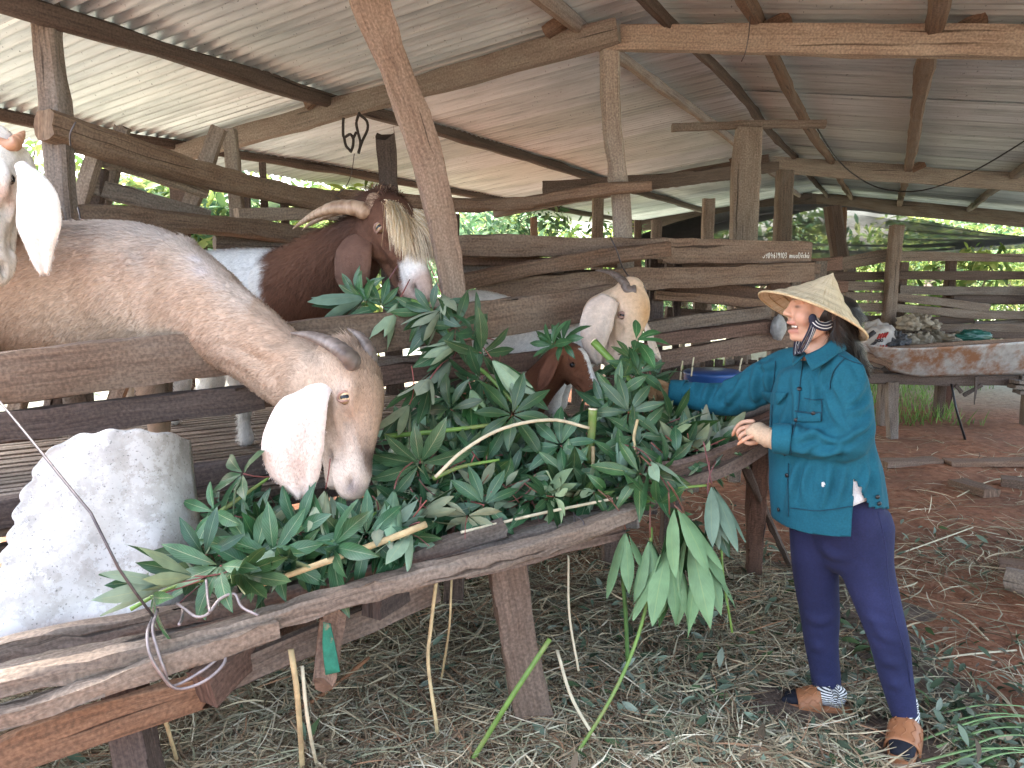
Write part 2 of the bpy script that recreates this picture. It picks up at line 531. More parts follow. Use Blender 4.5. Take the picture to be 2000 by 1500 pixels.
def post(pix, w, t=None, mat=WOOD, parent=shed, name='post', **kw):
    pts = [P(*p) for p in pix]
    return timber(name, pts, w, t or w, mat, parent, up=kw.pop('up', (1, 0, 0)), **kw)
def pz(px, py, Y, z):            # post foot: same plan place, other height
    v = P(px, py, Y); return Vector((v.x, v.y, z))

def vpost(px, py_top, Y, w, mat=WOOD, zb=0.0, t=None, lean=0.0, parent=shed, **kw):
    a = P(px, py_top, Y)
    bpt = Vector((a.x + lean, a.y, zb))
    return timber('post', [a, (a + bpt) / 2 + Vector((rnd.uniform(-.012, .012), 0, 0)), bpt], w, t or w, mat, parent, up=(1, 0, 0), chamf=0.22, **kw)

# post at the pen's left end, post at the first peak, aisle posts
timber('post', [P(82, -60, 3.66), P(95, 80, 3.66), P(112, 250, 3.66), P(124, 420, 3.66), pz(130, 470, 3.66, 0)], 0.105, 0.1, WOOD, shed, up=(1, 0, 0), chamf=0.3)
timber('post', [P(1189, 80, 4.6), P(1197, 260, 4.6), P(1209, 360, 4.6), P(1218, 470, 4.6), pz(1240, 600, 4.6, 0)], 0.105, 0.1, WOOD_PALE, shed, up=(1, 0, 0), chamf=0.3)
vpost(1461, 250, 6.0, 0.19, WOOD_PALE, t=0.12)
vpost(1533, 333, 8.6, 0.16, WOOD)
vpost(1168, 388, 7.4, 0.1, WOOD)
vpost(1384, 388, 8.2, 0.11, WOOD)
vpost(1043, 425, 8.6, 0.075, WOOD_RED)
vpost(887, 418, 6.2, 0.07, WOOD_DARK)
vpost(1246, 430, 9.5, 0.08, WOOD); vpost(1283, 430, 9.3, 0.12, WOOD)
timber('post', [P(1626, 402, 10), P(1632, 450, 10), P(1643, 530, 10), pz(1655, 600, 10, 0)], 0.2, 0.18, WOOD_DARK, shed, up=(1, 0, 0), chamf=0.4)
timber('pole', [P(1650, 405, 10.1), P(1648, 470, 10.1), pz(1648, 560, 10.1, 0)], 0.05, 0.05, WOOD_RED, shed, up=(1, 0, 0), chamf=0.4)
timber('cross_piece', [P(1312, 250, 6.05), P(1400, 247, 6.02), P(1500, 243, 5.98), P(1612, 243, 5.9)], 0.055, 0.07, WOOD, shed)
timber('tie_beam', [P(1060, 368, 6.6), P(1180, 362, 6.6), P(1310, 352, 6.9), P(1515, 326, 9.4)], 0.12, 0.08, WOOD_DARK, shed)
timber('eave_beam', [P(1270, 470, 13), P(1420, 437, 13.5), P(1590, 398, 14.5)], 0.2, 0.1, WOOD_DARK, shed)

# the big curved slab post leaning over the pen front
slab = [(708, -70), (719, 0), (752, 90), (796, 203), (828, 300), (850, 390), (864, 460), (876, 530), (886, 610), (900, 720)]
timber('leaning_post', [PV(x + 4, y, F0, FU, 0.11) for x, y in slab], 0.15, 0.06, WOOD_PALE, shed, taper=0.68, up=(1, 0.35, 0.2), chamf=0.1, wob=0.07, color=(0.98, 0.87, 0.8, 1), seglen=0.06, seed=3)
timber('post', [P(752, 262, 5.1), P(758, 330, 5.1), P(762, 420, 5.1), pz(765, 480, 5.1, 0.7)], 0.115, 0.07, WOOD_DARK, shed, up=(1, 0, 0), endcut=0.03, taper=1.1)

# ================================================================ PEN FENCES
front = empty('feeding_fence', F0, 'wide plank rails of the pen front that the goats lean over', 'fence')
def rail_front(edges, t, mat, off=0.0, name='rail', **kw):
    """edges: (px, y_top, y_bottom) along the pen-front plane"""
    pts, ws = [], []
    for px, y0, y1 in edges:
        a, b_ = PV(px, y0, F0, FU, off), PV(px, y1, F0, FU, off)
        pts.append((a + b_) / 2); ws.append(abs(a.z - b_.z))
    return timber(name, pts, sum(ws) / len(ws), t, mat, front, wob=kw.pop('wob', 0.03), chamf=0.08, **kw)
rail_front([(-760, 752, 898), (-160, 698, 822), (0, 683, 799), (336, 648, 748), (600, 624, 705), (904, 596, 662), (1146, 572, 618), (1195, 566, 606)], 0.075, WOOD, color=(0.95, 0.84, 0.74, 1))
rail_front([(-760, 890, 965), (-160, 822, 886), (0, 805, 866), (250, 778, 830), (510, 752, 797)], 0.05, WOOD_DARK, off=-0.02)
rail_front([(470, 760, 800), (735, 716, 754), (900, 699, 735), (1100, 680, 716), (1260, 668, 700)], 0.06, WOOD_DARK, off=0.04, color=(1.5, 1.3, 1.2, 1))
rail_front([(700, 700, 722), (800, 697, 716), (905, 690, 706)], 0.1, WOOD, off=0.09)
rail_front([(-760, 1095, 1170), (-160, 1000, 1062), (0, 972, 1034), (380, 908, 966), (545, 880, 932)], 0.055, WOOD_DARK, off=-0.02)
rail_front([(520, 890, 930), (870, 848, 886), (1150, 815, 850)], 0.05, WOOD_DARK, off=0.03)
rail_front([(-760, 1215, 1250), (-100, 1085, 1110), (400, 985, 1010), (900, 905, 928)], 0.05, WOOD_DARK, off=0.05)
for sx in (-0.75, 1.62, 2.55):
    bpt = F0 + FU * sx + FN * 0.085
    timber('post', [bpt + Vector((0, 0, 0.0)), bpt + Vector((0.01, 0, 0.7)), bpt + Vector((0, 0, 1.32))], 0.09, 0.09, WOOD_DARK, front, up=(1, 0, 0))

# slatted floor of the pen
FLOOR_Z = 0.74
floor = empty('slatted_floor', F0 + FN * 1.2 + Vector((0, 0, FLOOR_Z)), 'raised pen floor of narrow dark wooden slats', 'floor')
floor['kind'] = 'structure'
def slat_mesh():
    v, f = box_data((0, 0, 0), 4.6, 0.042, 0.025)
    me = bpy.data.meshes.new('slat'); me.from_pydata(v, [], f)
    l = me.uv_layers.new(name='UVMap')
    for p in me.polygons:
        for li in p.loop_indices:
            c = me.vertices[me.loops[li].vertex_index].co
            l.data[li].uv = (c.x, c.y + c.z)
    me.materials.append(WOOD)
    return me
sm = slat_mesh()
ang = math.atan2(FU.y, FU.x)
for i in range(34):
    o = bpy.data.objects.new('slat', sm); COL.objects.link(o)
    o.parent = floor
    o.location = Vector((0, 0, 0)) + FN * (-1.16 + i * 0.062) + FU * (0.55 + rnd.uniform(-0.06, 0.06)) + Vector((0, 0, rnd.uniform(-0.004, 0.004)))
    o.rotation_euler = (0, 0, ang + rnd.uniform(-0.008, 0.008))
    v = rnd.uniform(0.75, 1.4); o.color = (v, v * 0.97, v * 0.93, 1)
for sx in (-1.4, 0.3, 2.0, 3.0):
    a = F0 + FU * sx
    timber('joist', [a + FN * -0.02 + Vector((0, 0, FLOOR_Z - 0.062)), a + FN * 2.1 + Vector((0, 0, FLOOR_Z - 0.062))], 0.085, 0.08, WOOD_DARK, floor)
    for d in (0.12, 1.9):
        timber('stilt', [a + FN * d + Vector((0, 0, -0.03)), a + FN * d + Vector((0, 0, FLOOR_Z - 0.11))], 0.09, 0.09, WOOD_DARK, floor, up=(1, 0, 0))

# back fence of the pen: rough poles tied to posts, daylight behind
back = empty('pen_back_fence', P(300, 450, 4.4) * 1.0, 'rough pole fence with slanted braces along the back of the pen', 'fence')
def bk(name, pix, w, t, mat=WOOD, **kw):
    return timber(name, [P(*p) for p in pix], w, t, mat, back, **kw)
bk('rail', [(84, 245, 3.56), (200, 282, 3.85), (350, 328, 4.3), (480, 362, 4.7), (600, 388, 5.05), (668, 396, 5.2)], 0.135, 0.12, WOOD, chamf=0.4, color=(1.1, 0.95, 0.8, 1))
bk('rail', [(106, 425, 3.62), (220, 424, 3.9), (340, 433, 4.25), (470, 445, 4.7), (600, 463, 5.1), (680, 470, 5.3)], 0.115, 0.1, WOOD, chamf=0.4, color=(1.05, 0.92, 0.8, 1))
bk('rail', [(170, 365, 3.95), (260, 386, 4.15), (330, 405, 4.35), (405, 425, 4.6)], 0.085, 0.06, WOOD)
bk('rail', [(192, 312, 4.0), (240, 322, 4.12), (320, 350, 4.35), (402, 376, 4.6)], 0.065, 0.06, WOOD_PALE, chamf=0.4)
bk('rail', [(462, 420, 4.75), (560, 419, 5.0), (690, 421, 5.2), (840, 430, 5.2)], 0.075, 0.06, WOOD_PALE)
bk('rail', [(420, 478, 4.75), (560, 480, 5.0), (760, 486, 5.2), (880, 485, 5.0)], 0.11, 0.06, WOOD, chamf=0.2)
bk('rail', [(-80, 420, 4.2), (60, 425, 4.2), (160, 418, 4.2), (330, 415, 4.6)], 0.07, 0.05, WOOD_DARK)
bk('rail', [(668, 386, 5.18), (780, 392, 5.1), (890, 400, 5.0), (1010, 398, 4.8), (1120, 380, 4.55), (1200, 368, 4.48), (1272, 364, 4.44)], 0.1, 0.09, WOOD, chamf=0.4, color=(1.1, 0.9, 0.75, 1), taper=0.6)
for pix, w, m_ in (([(152, 410, 3.9), (172, 345, 3.9), (192, 285, 3.9)], 0.07, WOOD_PALE), ([(186, 405, 4.0), (200, 330, 4.0)], 0.06, WOOD_DARK),
                   ([(203, 395, 4.1), (222, 320, 4.1), (240, 248, 4.1)], 0.06, WOOD), ([(365, 420, 4.6), (396, 340, 4.6), (428, 250, 4.6)], 0.075, WOOD),
                   ([(354, 440, 4.9), (350, 330, 4.9)], 0.09, WOOD_DARK), ([(470, 560, 4.9), (462, 400, 4.9), (448, 252, 4.9)], 0.08, WOOD_PALE),
                   ([(483, 480, 5.1), (482, 350, 5.1)], 0.045, WOOD_DARK), ([(520, 480, 5.2), (513, 318, 5.2)], 0.04, WOOD_DARK),
                   ([(268, 470, 4.4), (266, 405, 4.4)], 0.07, WOOD_DARK), ([(560, 500, 5.3), (556, 395, 5.3)], 0.05, WOOD_DARK)):
    a, b_ = P(*pix[0]), P(*pix[-1])
    pts = [P(*q) for q in pix]
    d = (pts[0] - pts[1]).normalized()
    pts.insert(0, pts[0] + d * max(0.05, (pts[0].z - 0.76) / max(0.2, -d.z) * 0.98))
    timber('brace', pts, w, w * 0.8, m_, back, up=(1, 0, 0), wob=0.06)

# plank wall dividing the pen from the next one (carries the chalked number)
wall = empty('divider_plank_wall', P(1250, 700, 4.6), 'wall of wide rough planks beside the right hand goat, a chalked number on top', 'fence')
def wl(pix, w, t, mat=WOOD, name='plank', **kw):
    return timber(name, [P(*p) for p in pix], w, t, mat, wall, **kw)
text_plank = wl([(1290, 489, 4.62), (1440, 492, 4.85), (1580, 494, 5.05)], 0.142, 0.05, WOOD, wob=0.02, chamf=0.06, color=(1.15, 1.0, 0.92, 1))
wl([(880, 479, 4.3), (1000, 481, 4.36), (1150, 484, 4.46), (1300, 486, 4.56)], 0.118, 0.05, WOOD, wob=0.05, color=(1.1, 0.98, 0.9, 1))
wl([(893, 553, 4.2), (1020, 527, 4.26), (1180, 502, 4.34), (1308, 486, 4.4)], 0.085, 0.07, WOOD_RED, chamf=0.25)
wl([(895, 508, 4.45), (1050, 512, 4.5), (1250, 515, 4.6)], 0.05, 0.04, WOOD_DARK, color=(1.5, 1.2, 1.0, 1))
wl([(900, 521, 4.5), (1100, 524, 4.55)], 0.05, 0.04, WOOD)
wl([(900, 540, 4.6), (1150, 538, 4.65), (1300, 536, 4.7)], 0.06, 0.04, WOOD_DARK)
wl([(930, 575, 4.3), (1060, 560, 4.35), (1200, 547, 4.45), (1400, 540, 4.65), (1586, 529, 5.0)], 0.115, 0.055, WOOD, color=(1.05, 0.9, 0.8, 1))
wl([(960, 590, 4.45), (1150, 585, 4.5)], 0.07, 0.05, WOOD)
wl([(1265, 640, 4.5), (1380, 624, 4.58), (1500, 609, 4.68)], 0.075, 0.05, WOOD, wob=0.03, chamf=0.06)
wl([(1268, 665, 4.46), (1380, 652, 4.54), (1502, 636, 4.66)], 0.075, 0.07, WOOD_DARK, wob=0.03, chamf=0.06, color=(1.5, 1.25, 1.15, 1))
wl([(1275, 706, 4.45), (1400, 682, 4.58), (1555, 655, 4.75)], 0.105, 0.05, WOOD, wob=0.12, color=(0.95, 0.8, 0.75, 1))
wl([(1280, 575, 4.75), (1400, 585, 4.8), (1560, 600, 4.9)], 0.055, 0.05, WOOD_RED)
wl([(1290, 560, 5.0), (1450, 577, 5.1), (1620, 598, 5.2)], 0.11, 0.05, WOOD_DARK, color=(1.4, 1.15, 1.0, 1))
wl([(1300, 520, 5.2), (1450, 518, 5.3), (1600, 525, 5.4)], 0.06, 0.05, WOOD_RED)
wl([(1290, 545, 5.4), (1500, 545, 5.5)], 0.09, 0.05, WOOD_DARK)
wl([(1300, 615, 5.3), (1550, 640, 5.4)], 0.11, 0.05, WOOD_DARK)
wl([(1300, 735, 4.9), (1420, 722, 5.0), (1540, 712, 5.1)], 0.055, 0.05, WOOD_DARK)
wl([(1290, 770, 4.9), (1560, 755, 5.1)], 0.06, 0.05, WOOD_DARK)
wl([(1560, 520, 5.6), (1640, 515, 5.8)], 0.1, 0.05, WOOD_DARK, color=(1.4, 1.1, 0.95, 1))
wl([(1500, 560, 5.7), (1650, 560, 6.0)], 0.1, 0.05, WOOD_DARK, color=(1.4, 1.1, 0.95, 1))
for px, Y, w, top in ((1285, 4.85, 0.09, 470), (1325, 5.1, 0.05, 500), (1275, 5.2, 0.08, 480), (1370, 5.35, 0.09, 500), (1452, 5.6, 0.09, 520), (1600, 5.45, 0.09, 510), (1560, 5.4, 0.06, 470), (940, 4.7, 0.07, 470), (1130, 4.75, 0.07, 480)):
    a = P(px, top, Y)
    timber('stud', [a, Vector((a.x, a.y, 0))], w, w * 0.7, WOOD_DARK if px % 2 else WOOD, wall, up=(1, 0, 0))
# palings low down behind the planks
for i, px in enumerate(range(1300, 1560, 21)):
    a = P(px + rnd.uniform(-4, 4), 700 + rnd.uniform(-6, 10), 5.15)
    timber('paling', [a, Vector((a.x + rnd.uniform(-.03, .03), a.y, 0.4))], 0.055, 0.02, WOOD_DARK if i % 3 else WOOD, wall, up=(1, 0, 0))

# chalked writing: strokes on the top plank, left to right
def chalk():
    G_ = {'0': [[(.5, 1), (.1, .75), (.1, .3), (.5, 0), (.9, .3), (.85, .8), (.5, 1)]],
          '9': [[(.85, .75), (.5, 1), (.15, .75), (.45, .5), (.85, .75), (.8, .35), (.55, 0)]],
          '8': [[(.8, .85), (.45, 1), (.2, .78), (.75, .35), (.5, 0), (.2, .25), (.8, .85)]],
          '4': [[(.35, 1), (.1, .45), (.9, .45)], [(.7, .8), (.65, 0)]],
          '6': [[(.7, 1), (.25, .6), (.2, .2), (.5, 0), (.8, .25), (.5, .5), (.22, .3)]],
          '1': [[(.3, .75), (.5, 1), (.5, 0)]],
          '5': [[(.85, 1), (.3, 1), (.25, .6), (.7, .55), (.75, .15), (.2, 0)]],
          '3': [[(.2, .9), (.55, 1), (.75, .75), (.4, .55), (.8, .3), (.5, 0), (.15, .1)]],
          'm': [[(.0, 0), (.08, .55), (.25, .5), (.3, 0), (.38, .5), (.6, .5), (.62, 0), (.72, .5), (.95, .45), (1, 0)]],
          'u': [[(.1, .55), (.15, .1), (.5, 0), (.75, .2), (.8, .55), (.85, 0)]],
          'a': [[(.75, .5), (.3, .5), (.15, .2), (.45, 0), (.75, .25), (.75, .5), (.85, 0)]],
          'D': [[(.15, 0), (.15, 1), (.6, .9), (.9, .5), (.55, 0), (.15, 0)], [(0, .5), (.45, .5)]],
          'e': [[(.2, .3), (.75, .35), (.5, .6), (.2, .4), (.3, .05), (.8, .1)], [(.25, .75), (.5, 1), (.75, .75)]],
          'c': [[(.8, .5), (.4, .55), (.2, .25), (.45, 0), (.85, .1)]],
          'h': [[(.2, 1), (.2, 0), (.3, .45), (.65, .5), (.75, 0)]],
          'U': [[(.1, .55), (.15, .1), (.5, 0), (.75, .2), (.8, .55), (.85, 0)], [(.4, .75), (.6, .85), (.5, 1)]],
          ' ': []}
    parts = []
    txt = [('0', 9), ('9', 8), ('8', 8), ('4', 9), ('6', 8), ('1', 6), ('9', 8), ('1', 6), ('0', 8), ('3', 8), (' ', 7), ('m', 12), ('u', 8), ('a', 8), ('D', 9), ('e', 7), ('c', 6), ('h', 7), ('U', 8)]
    tot = sum(w for _, w in txt)
    a = P(1487, 499, 4.9); b_ = P(1579, 498.5, 5.02)
    dvec = (b_ - a); x = 0
    nrm = Vector((dvec.y, -dvec.x, 0)).normalized()
    for ch, w in txt:
        for st in G_[ch]:
            pts = []
            for (u, v) in st:
                p = a + dvec * ((x + u * w * 0.8) / tot) + Vector((0, 0, (v - 0.5) * 0.033 + rnd.uniform(-.001, .001)))
                pts.append(p + nrm * 0.012)
            parts.append(tube_data(resample(pts, 4 * len(pts)), 0.0012, 0.0021, nrm, 5))
        x += w
    return parts
me = mesh_from('chalk_writing', chalk())
CHALK = mat_plain('chalk', (0.8, 0.79, 0.75), 0.95, 0.1)
chalk_o = link('chalk_writing', me, CHALK, wall)

# ================================================================ FEED TROUGH
trough = empty('feed_trough', P(1020, 1440, 2.4), 'long low feed trough of weathered planks on splayed legs in front of the pen', 'trough')
def tr(name, pix, w, t, mat=WOOD_FEED, **kw):
    return timber(name, [P(*p) for p in pix], w, t, mat, trough, **kw)
# front boards, lashed together
tr('board', [(-560, 1470, 1.55), (-120, 1312, 1.76), (30, 1262, 1.83), (290, 1212, 1.98), (480, 1178, 2.08), (640, 1139, 2.17), (800, 1089, 2.27), (985, 1030, 2.38)], 0.052, 0.045, WOOD_FEED, wob=0.05, chamf=0.14, endcut=0.004, color=(0.85, 0.8, 0.78, 1), seglen=0.05)
tr('board', [(-480, 1470, 1.48), (-60, 1352, 1.66), (55, 1325, 1.71), (250, 1280, 1.81), (400, 1245, 1.9), (540, 1204, 1.98), (700, 1156, 2.07), (1000, 1082, 2.26), (1130, 1040, 2.36), (1240, 998, 2.46)], 0.052, 0.055, WOOD_FEED, wob=0.05, chamf=0.2, endcut=0.006, color=(1.15, 1.08, 1.02, 1), seglen=0.05)
tr('board', [(-520, 1560, 1.45), (-120, 1436, 1.62), (0, 1400, 1.66), (200, 1335, 1.75), (400, 1270, 1.87), (542, 1222, 1.96)], 0.05, 0.05, WOOD_FEED, wob=0.06, chamf=0.12, endcut=0.003, color=(1.3, 1.2, 1.1, 1), seglen=0.05)
tr('board', [(905, 1112, 2.27), (1000, 1090, 2.33), (1100, 1062, 2.4), (1214, 1032, 2.47)], 0.05, 0.045, WOOD_FEED, color=(0.9, 0.8, 0.78, 1))
tr('board', [(700, 1120, 2.3), (900, 1068, 2.4), (1100, 1015, 2.52), (1300, 958, 2.62)], 0.04, 0.06, WOOD_DARK)
# lower skirt boards
tr('board', [(-480, 1700, 1.55), (-120, 1545, 1.72), (0, 1480, 1.78), (150, 1425, 1.86), (300, 1375, 1.95), (398, 1345, 2.02)], 0.11, 0.03, WOOD_RED, wob=0.1, endcut=0.02, color=(1.15, 1.0, 0.85, 1))
tr('bearer', [(395, 1345, 1.98), (440, 1300, 2.05), (520, 1245, 2.3), (600, 1190, 2.6)], 0.1, 0.08, WOOD_DARK, color=(1.2, 1.0, 0.9, 1))
tr('board', [(420, 1335, 2.08), (520, 1290, 2.15), (700, 1210, 2.3), (850, 1140, 2.42)], 0.09, 0.03, WOOD, wob=0.15, endcut=0.02)
tr('bearer', [(725, 1185, 2.2), (775, 1155, 2.35), (870, 1090, 2.75)], 0.065, 0.07, WOOD_DARK)
# near leg
tr('leg', [(985, 1080, 2.4), (1000, 1180, 2.41), (1022, 1300, 2.42), (1050, 1420, 2.43), (1062, 1500, 2.44)], 0.118, 0.085, WOOD_FEED, up=(1, 0.2, 0), wob=0.04, chamf=0.1, color=(0.92, 0.78, 0.7, 1), seglen=0.05)
timber('leg', [P(240, 1330, 2.1), PZ(300, 1640, -0.02)], 0.1, 0.09, WOOD_DARK, trough, up=(1, 0, 0))
# bottom slats and sloped back
for k in range(9):
    f = k / 8
    a = P(-560, 1440, 1.64).lerp(PV(-620, 1200, F0, FU, -0.05), f) + Vector((0, 0, -0.09 * math.sin(math.pi * f)))
    b_ = P(1300, 940, 2.62).lerp(PV(1300, 850, F0, FU, -0.08), f) + Vector((0, 0, -0.09 * math.sin(math.pi * f)))
    a.z -= 0.05; b_.z -= 0.05
    timber('slat', [a, (a + b_) / 2, b_], 0.02, 0.06, WOOD if k % 2 else WOOD_FEED, trough, seglen=0.2, wob=0.05)
# far end of the trough, by the person's hand
tr('board', [(1255, 925, 2.6), (1320, 918, 2.62), (1400, 896, 2.66), (1470, 868, 2.7), (1492, 858, 2.72)], 0.085, 0.03, WOOD_FEED, wob=0.08, endcut=0.012, color=(0.95, 0.8, 0.78, 1), up=(0, -0.5, 0.8))
tr('board', [(1280, 955, 2.6), (1350, 940, 2.62), (1440, 903, 2.68), (1494, 872, 2.73)], 0.05, 0.03, WOOD_FEED, wob=0.12, endcut=0.012, color=(1.05, 0.92, 0.88, 1), seed=5)
tr('board', [(1290, 900, 2.8), (1360, 870, 2.86), (1440, 838, 2.92)], 0.035, 0.05, WOOD_DARK, color=(1.6, 1.3, 1.25, 1))
tr('board', [(1400, 890, 2.74), (1450, 862, 2.76), (1500, 848, 2.78)], 0.03, 0.12, WOOD_FEED, color=(0.6, 0.5, 0.48, 1))
tr('board', [(1385, 835, 3.2), (1450, 812, 3.3), (1520, 790, 3.4)], 0.07, 0.04, WOOD_DARK, wob=0.1, endcut=0.03)
tr('board', [(1395, 865, 3.1), (1460, 835, 3.2), (1530, 805, 3.3)], 0.05, 0.05, WOOD_DARK, wob=0.1, endcut=0.03, color=(1.4, 1.1, 1, 1))
tr('board', [(1380, 880, 3.0), (1440, 858, 3.1), (1520, 830, 3.2)], 0.05, 0.05, WOOD, wob=0.1, endcut=0.03, color=(0.6, 0.5, 0.45, 1))
timber('leg', [P(1482, 868, 2.8), PZ(1470, 1135, 0)], 0.07, 0.07, WOOD_DARK, trough, up=(1, 0, 0), color=(1.5, 1.2, 1.1, 1))
timber('prop', [P(1448, 898, 2.74), PZ(1545, 1110, 0)], 0.028, 0.028, WOOD_DARK, trough, up=(1, 0, 0), chamf=0.45)

# ================================================================ FAR FENCE, FAR TROUGH
ff = empty('far_slat_fence', P(1745, 850, 7.6) * 1.0, 'far open slat fence behind the rusty metal trough', 'fence')
def fr(pix, w, t=0.05, mat=WOOD, name='slat', **kw):
    return timber(name, [P(*p) for p in pix], w, t, mat, ff, seglen=0.2, **kw)
for (pix, w, m_) in (([(1590, 525, 7.85), (1680, 508, 7.8), (1745, 497, 7.8)], 0.12, WOOD), ([(1745, 501, 7.8), (1850, 501, 7.9), (2080, 506, 8.0)], 0.085, WOOD),
                     ([(1600, 540, 7.75), (1760, 538, 7.8), (2080, 538, 7.9)], 0.09, WOOD_DARK), ([(1640, 557, 7.72), (1745, 560, 7.75)], 0.085, WOOD),
                     ([(1755, 566, 7.72), (1860, 568, 7.8), (2080, 567, 7.9)], 0.085, WOOD), ([(1650, 579, 7.7), (1745, 580, 7.7), (1930, 601, 7.75)], 0.08, WOOD),
                     ([(1860, 583, 7.85), (2080, 584, 7.9)], 0.1, WOOD_DARK), ([(1660, 601, 7.7), (1750, 601, 7.7), (1880, 613, 7.75), (2080, 616, 7.8)], 0.085, WOOD),
                     ([(1668, 622, 7.72), (1800, 626, 7.75), (1900, 624, 7.8)], 0.07, WOOD_DARK), ([(1900, 632, 7.8), (2080, 626, 7.9)], 0.05, WOOD),
                     ([(1700, 641, 7.6), (1860, 640, 7.6), (2080, 640, 7.65)], 0.08, WOOD), ([(1700, 652, 7.62), (1860, 654, 7.62), (2080, 654, 7.65)], 0.07, WOOD_DARK)):
    fr(pix, w, 0.05, m_)
for px, top, Y, w, m_ in ((1751, 440, 7.66, 0.11, WOOD), (1763, 512, 7.9, 0.1, WOOD_DARK), (1858, 505, 8.1, 0.09, WOOD_DARK), (1660, 520, 7.9, 0.09, WOOD), (2040, 480, 7.7, 0.1, WOOD)):
    vpost(px, top, Y, w, m_, parent=ff)

RUST = mat_plain('rusty_galvanised_sheet', (0.36, 0.34, 0.32), 0.55, 0.25, 16, metal=0.2, second=(0.24, 0.115, 0.06), second_at=(0.44, 0.6))
ft = empty('metal_trough', P(1740, 852, 7.1) * 1.0, 'far feed trough fronted by a rusty pale metal sheet on wooden legs', 'trough')
def curved_sheet(name, rows, mat, parent, thick=0.004, nx=24, ny=12):
    """rows of points (same count) -> smooth sheet"""
    rs = [resample(r_, nx) for r_ in rows]
    arr = np.array([resample([rs[k][i] for k in range(len(rs))], ny) for i in range(nx)])
    v = arr.reshape(-1, 3)
    a = (np.arange(nx - 1)[:, None] * ny + np.arange(ny - 1)[None, :]).ravel()
    q = np.stack([a, a + 1, a + ny + 1, a + ny], -1)
    me = fast_mesh(name, v, q, np.full(len(q), 4))
    o = link(name, me, mat, parent)
    md = o.modifiers.new('thick', 'SOLIDIFY'); md.thickness = thick; md.offset = 0
    return o
curved_sheet('metal_front', [[P(1690, 672, 6.86), P(1760, 680, 6.85), P(1860, 676, 6.85), P(2080, 662, 6.85)],
                             [P(1712, 700, 6.92), P(1775, 707, 6.92), P(1860, 706, 6.92), P(2080, 698, 6.92)],
                             [P(1738, 724, 7.0), P(1790, 735, 7.0), P(1860, 734, 7.0), P(2080, 729, 7.0)]], RUST, ft)
def ftb(name, pix, w, t, mat, **kw):
    return timber(name, [P(*p) for p in pix], w, t, mat, ft, **kw)
ftb('top_strip', [(1742, 681, 6.93), (1850, 672, 6.92), (2080, 660, 6.92)], 0.035, 0.03, WOOD_RED)
ftb('board', [(1690, 694, 6.95), (1740, 712, 6.9)], 0.07, 0.03, WOOD_RED)
ftb('bearer', [(1690, 738, 7.15), (1850, 742, 7.15), (2080, 742, 7.2)], 0.09, 0.1, WOOD_DARK)
ftb('bearer', [(1700, 728, 7.5), (2080, 732, 7.6)], 0.12, 0.5, WOOD_DARK)
timber('leg', [P(1742, 745, 7.1), PZ(1742, 858, -0.02)], 0.09, 0.09, WOOD, ft, up=(1, 0, 0))
timber('leg', [P(1848, 745, 8.4), PZ(1836, 805, -0.02)], 0.12, 0.12, WOOD_DARK, ft, up=(1, 0, 0), color=(1.3, 0.9, 0.8, 1))
timber('hanging_splinter', [P(1908, 735, 7.05), P(1903, 790, 7.05)], 0.035, 0.02, WOOD_DARK, ft, up=(1, 0, 0), taper=0.1)
timber('hanging_splinter', [P(1918, 752, 7.1), P(1882, 772, 7.1)], 0.03, 0.02, WOOD_DARK, ft)
timber('hanging_splinter', [P(1866, 752, 7.1), P(1878, 766, 7.1)], 0.03, 0.02, WOOD_DARK, ft)
for k, (x, y) in enumerate(((1990, 748), (1985, 757), (1995, 768), (2000, 740))):
    timber('board', [P(x - 10, y - 3, 7.0 + k * 0.05), P(x + 70, y + 3, 7.1)], 0.035, 0.12, WOOD, ft)

# ================================================================ BODIES: lofted limbs fused by a voxel remesh
def project(co):
    """world points -> photo pixels"""
    c = np.asarray(co, float)
    x, y, z = c[:, 0], c[:, 1], c[:, 2] - CAM_H
    f = y * CP - z * SP; u = y * SP + z * CP
    return 1000 + 1500 * x / f, 750 - 1500 * u / f

def crease(co, no, lines, sig, amp):
    """raise soft folds along lines given in the photo's pixels, on the side facing the camera"""
    px, py = project(co)
    view = co - np.array((0, 0, CAM_H)); view /= np.linalg.norm(view, axis=1)[:, None]
    facing = np.clip(-(no * view).sum(1) * 2.0, 0, 1)
    h_ = np.zeros(len(co))
    for ln in lines:
        C = resample([(x, y, 0.0) for x, y in ln], 24)[:, :2]
        d = np.hypot(px[:, None] - C[None, :, 0], py[:, None] - C[None, :, 1])
        k = d.argmin(1); dm = d[np.arange(len(d)), k]
        t = k / 23.0
        e = np.sin(np.pi * np.clip(t, 0.04, 0.96)) ** 0.7
        h_ += e * (np.exp(-(dm / sig) ** 2) - 0.55 * np.exp(-((dm - 1.9 * sig) / (0.9 * sig)) ** 2))
    return co + no * (np.clip(h_, -1.2, 1.3) * amp * facing)[:, None]

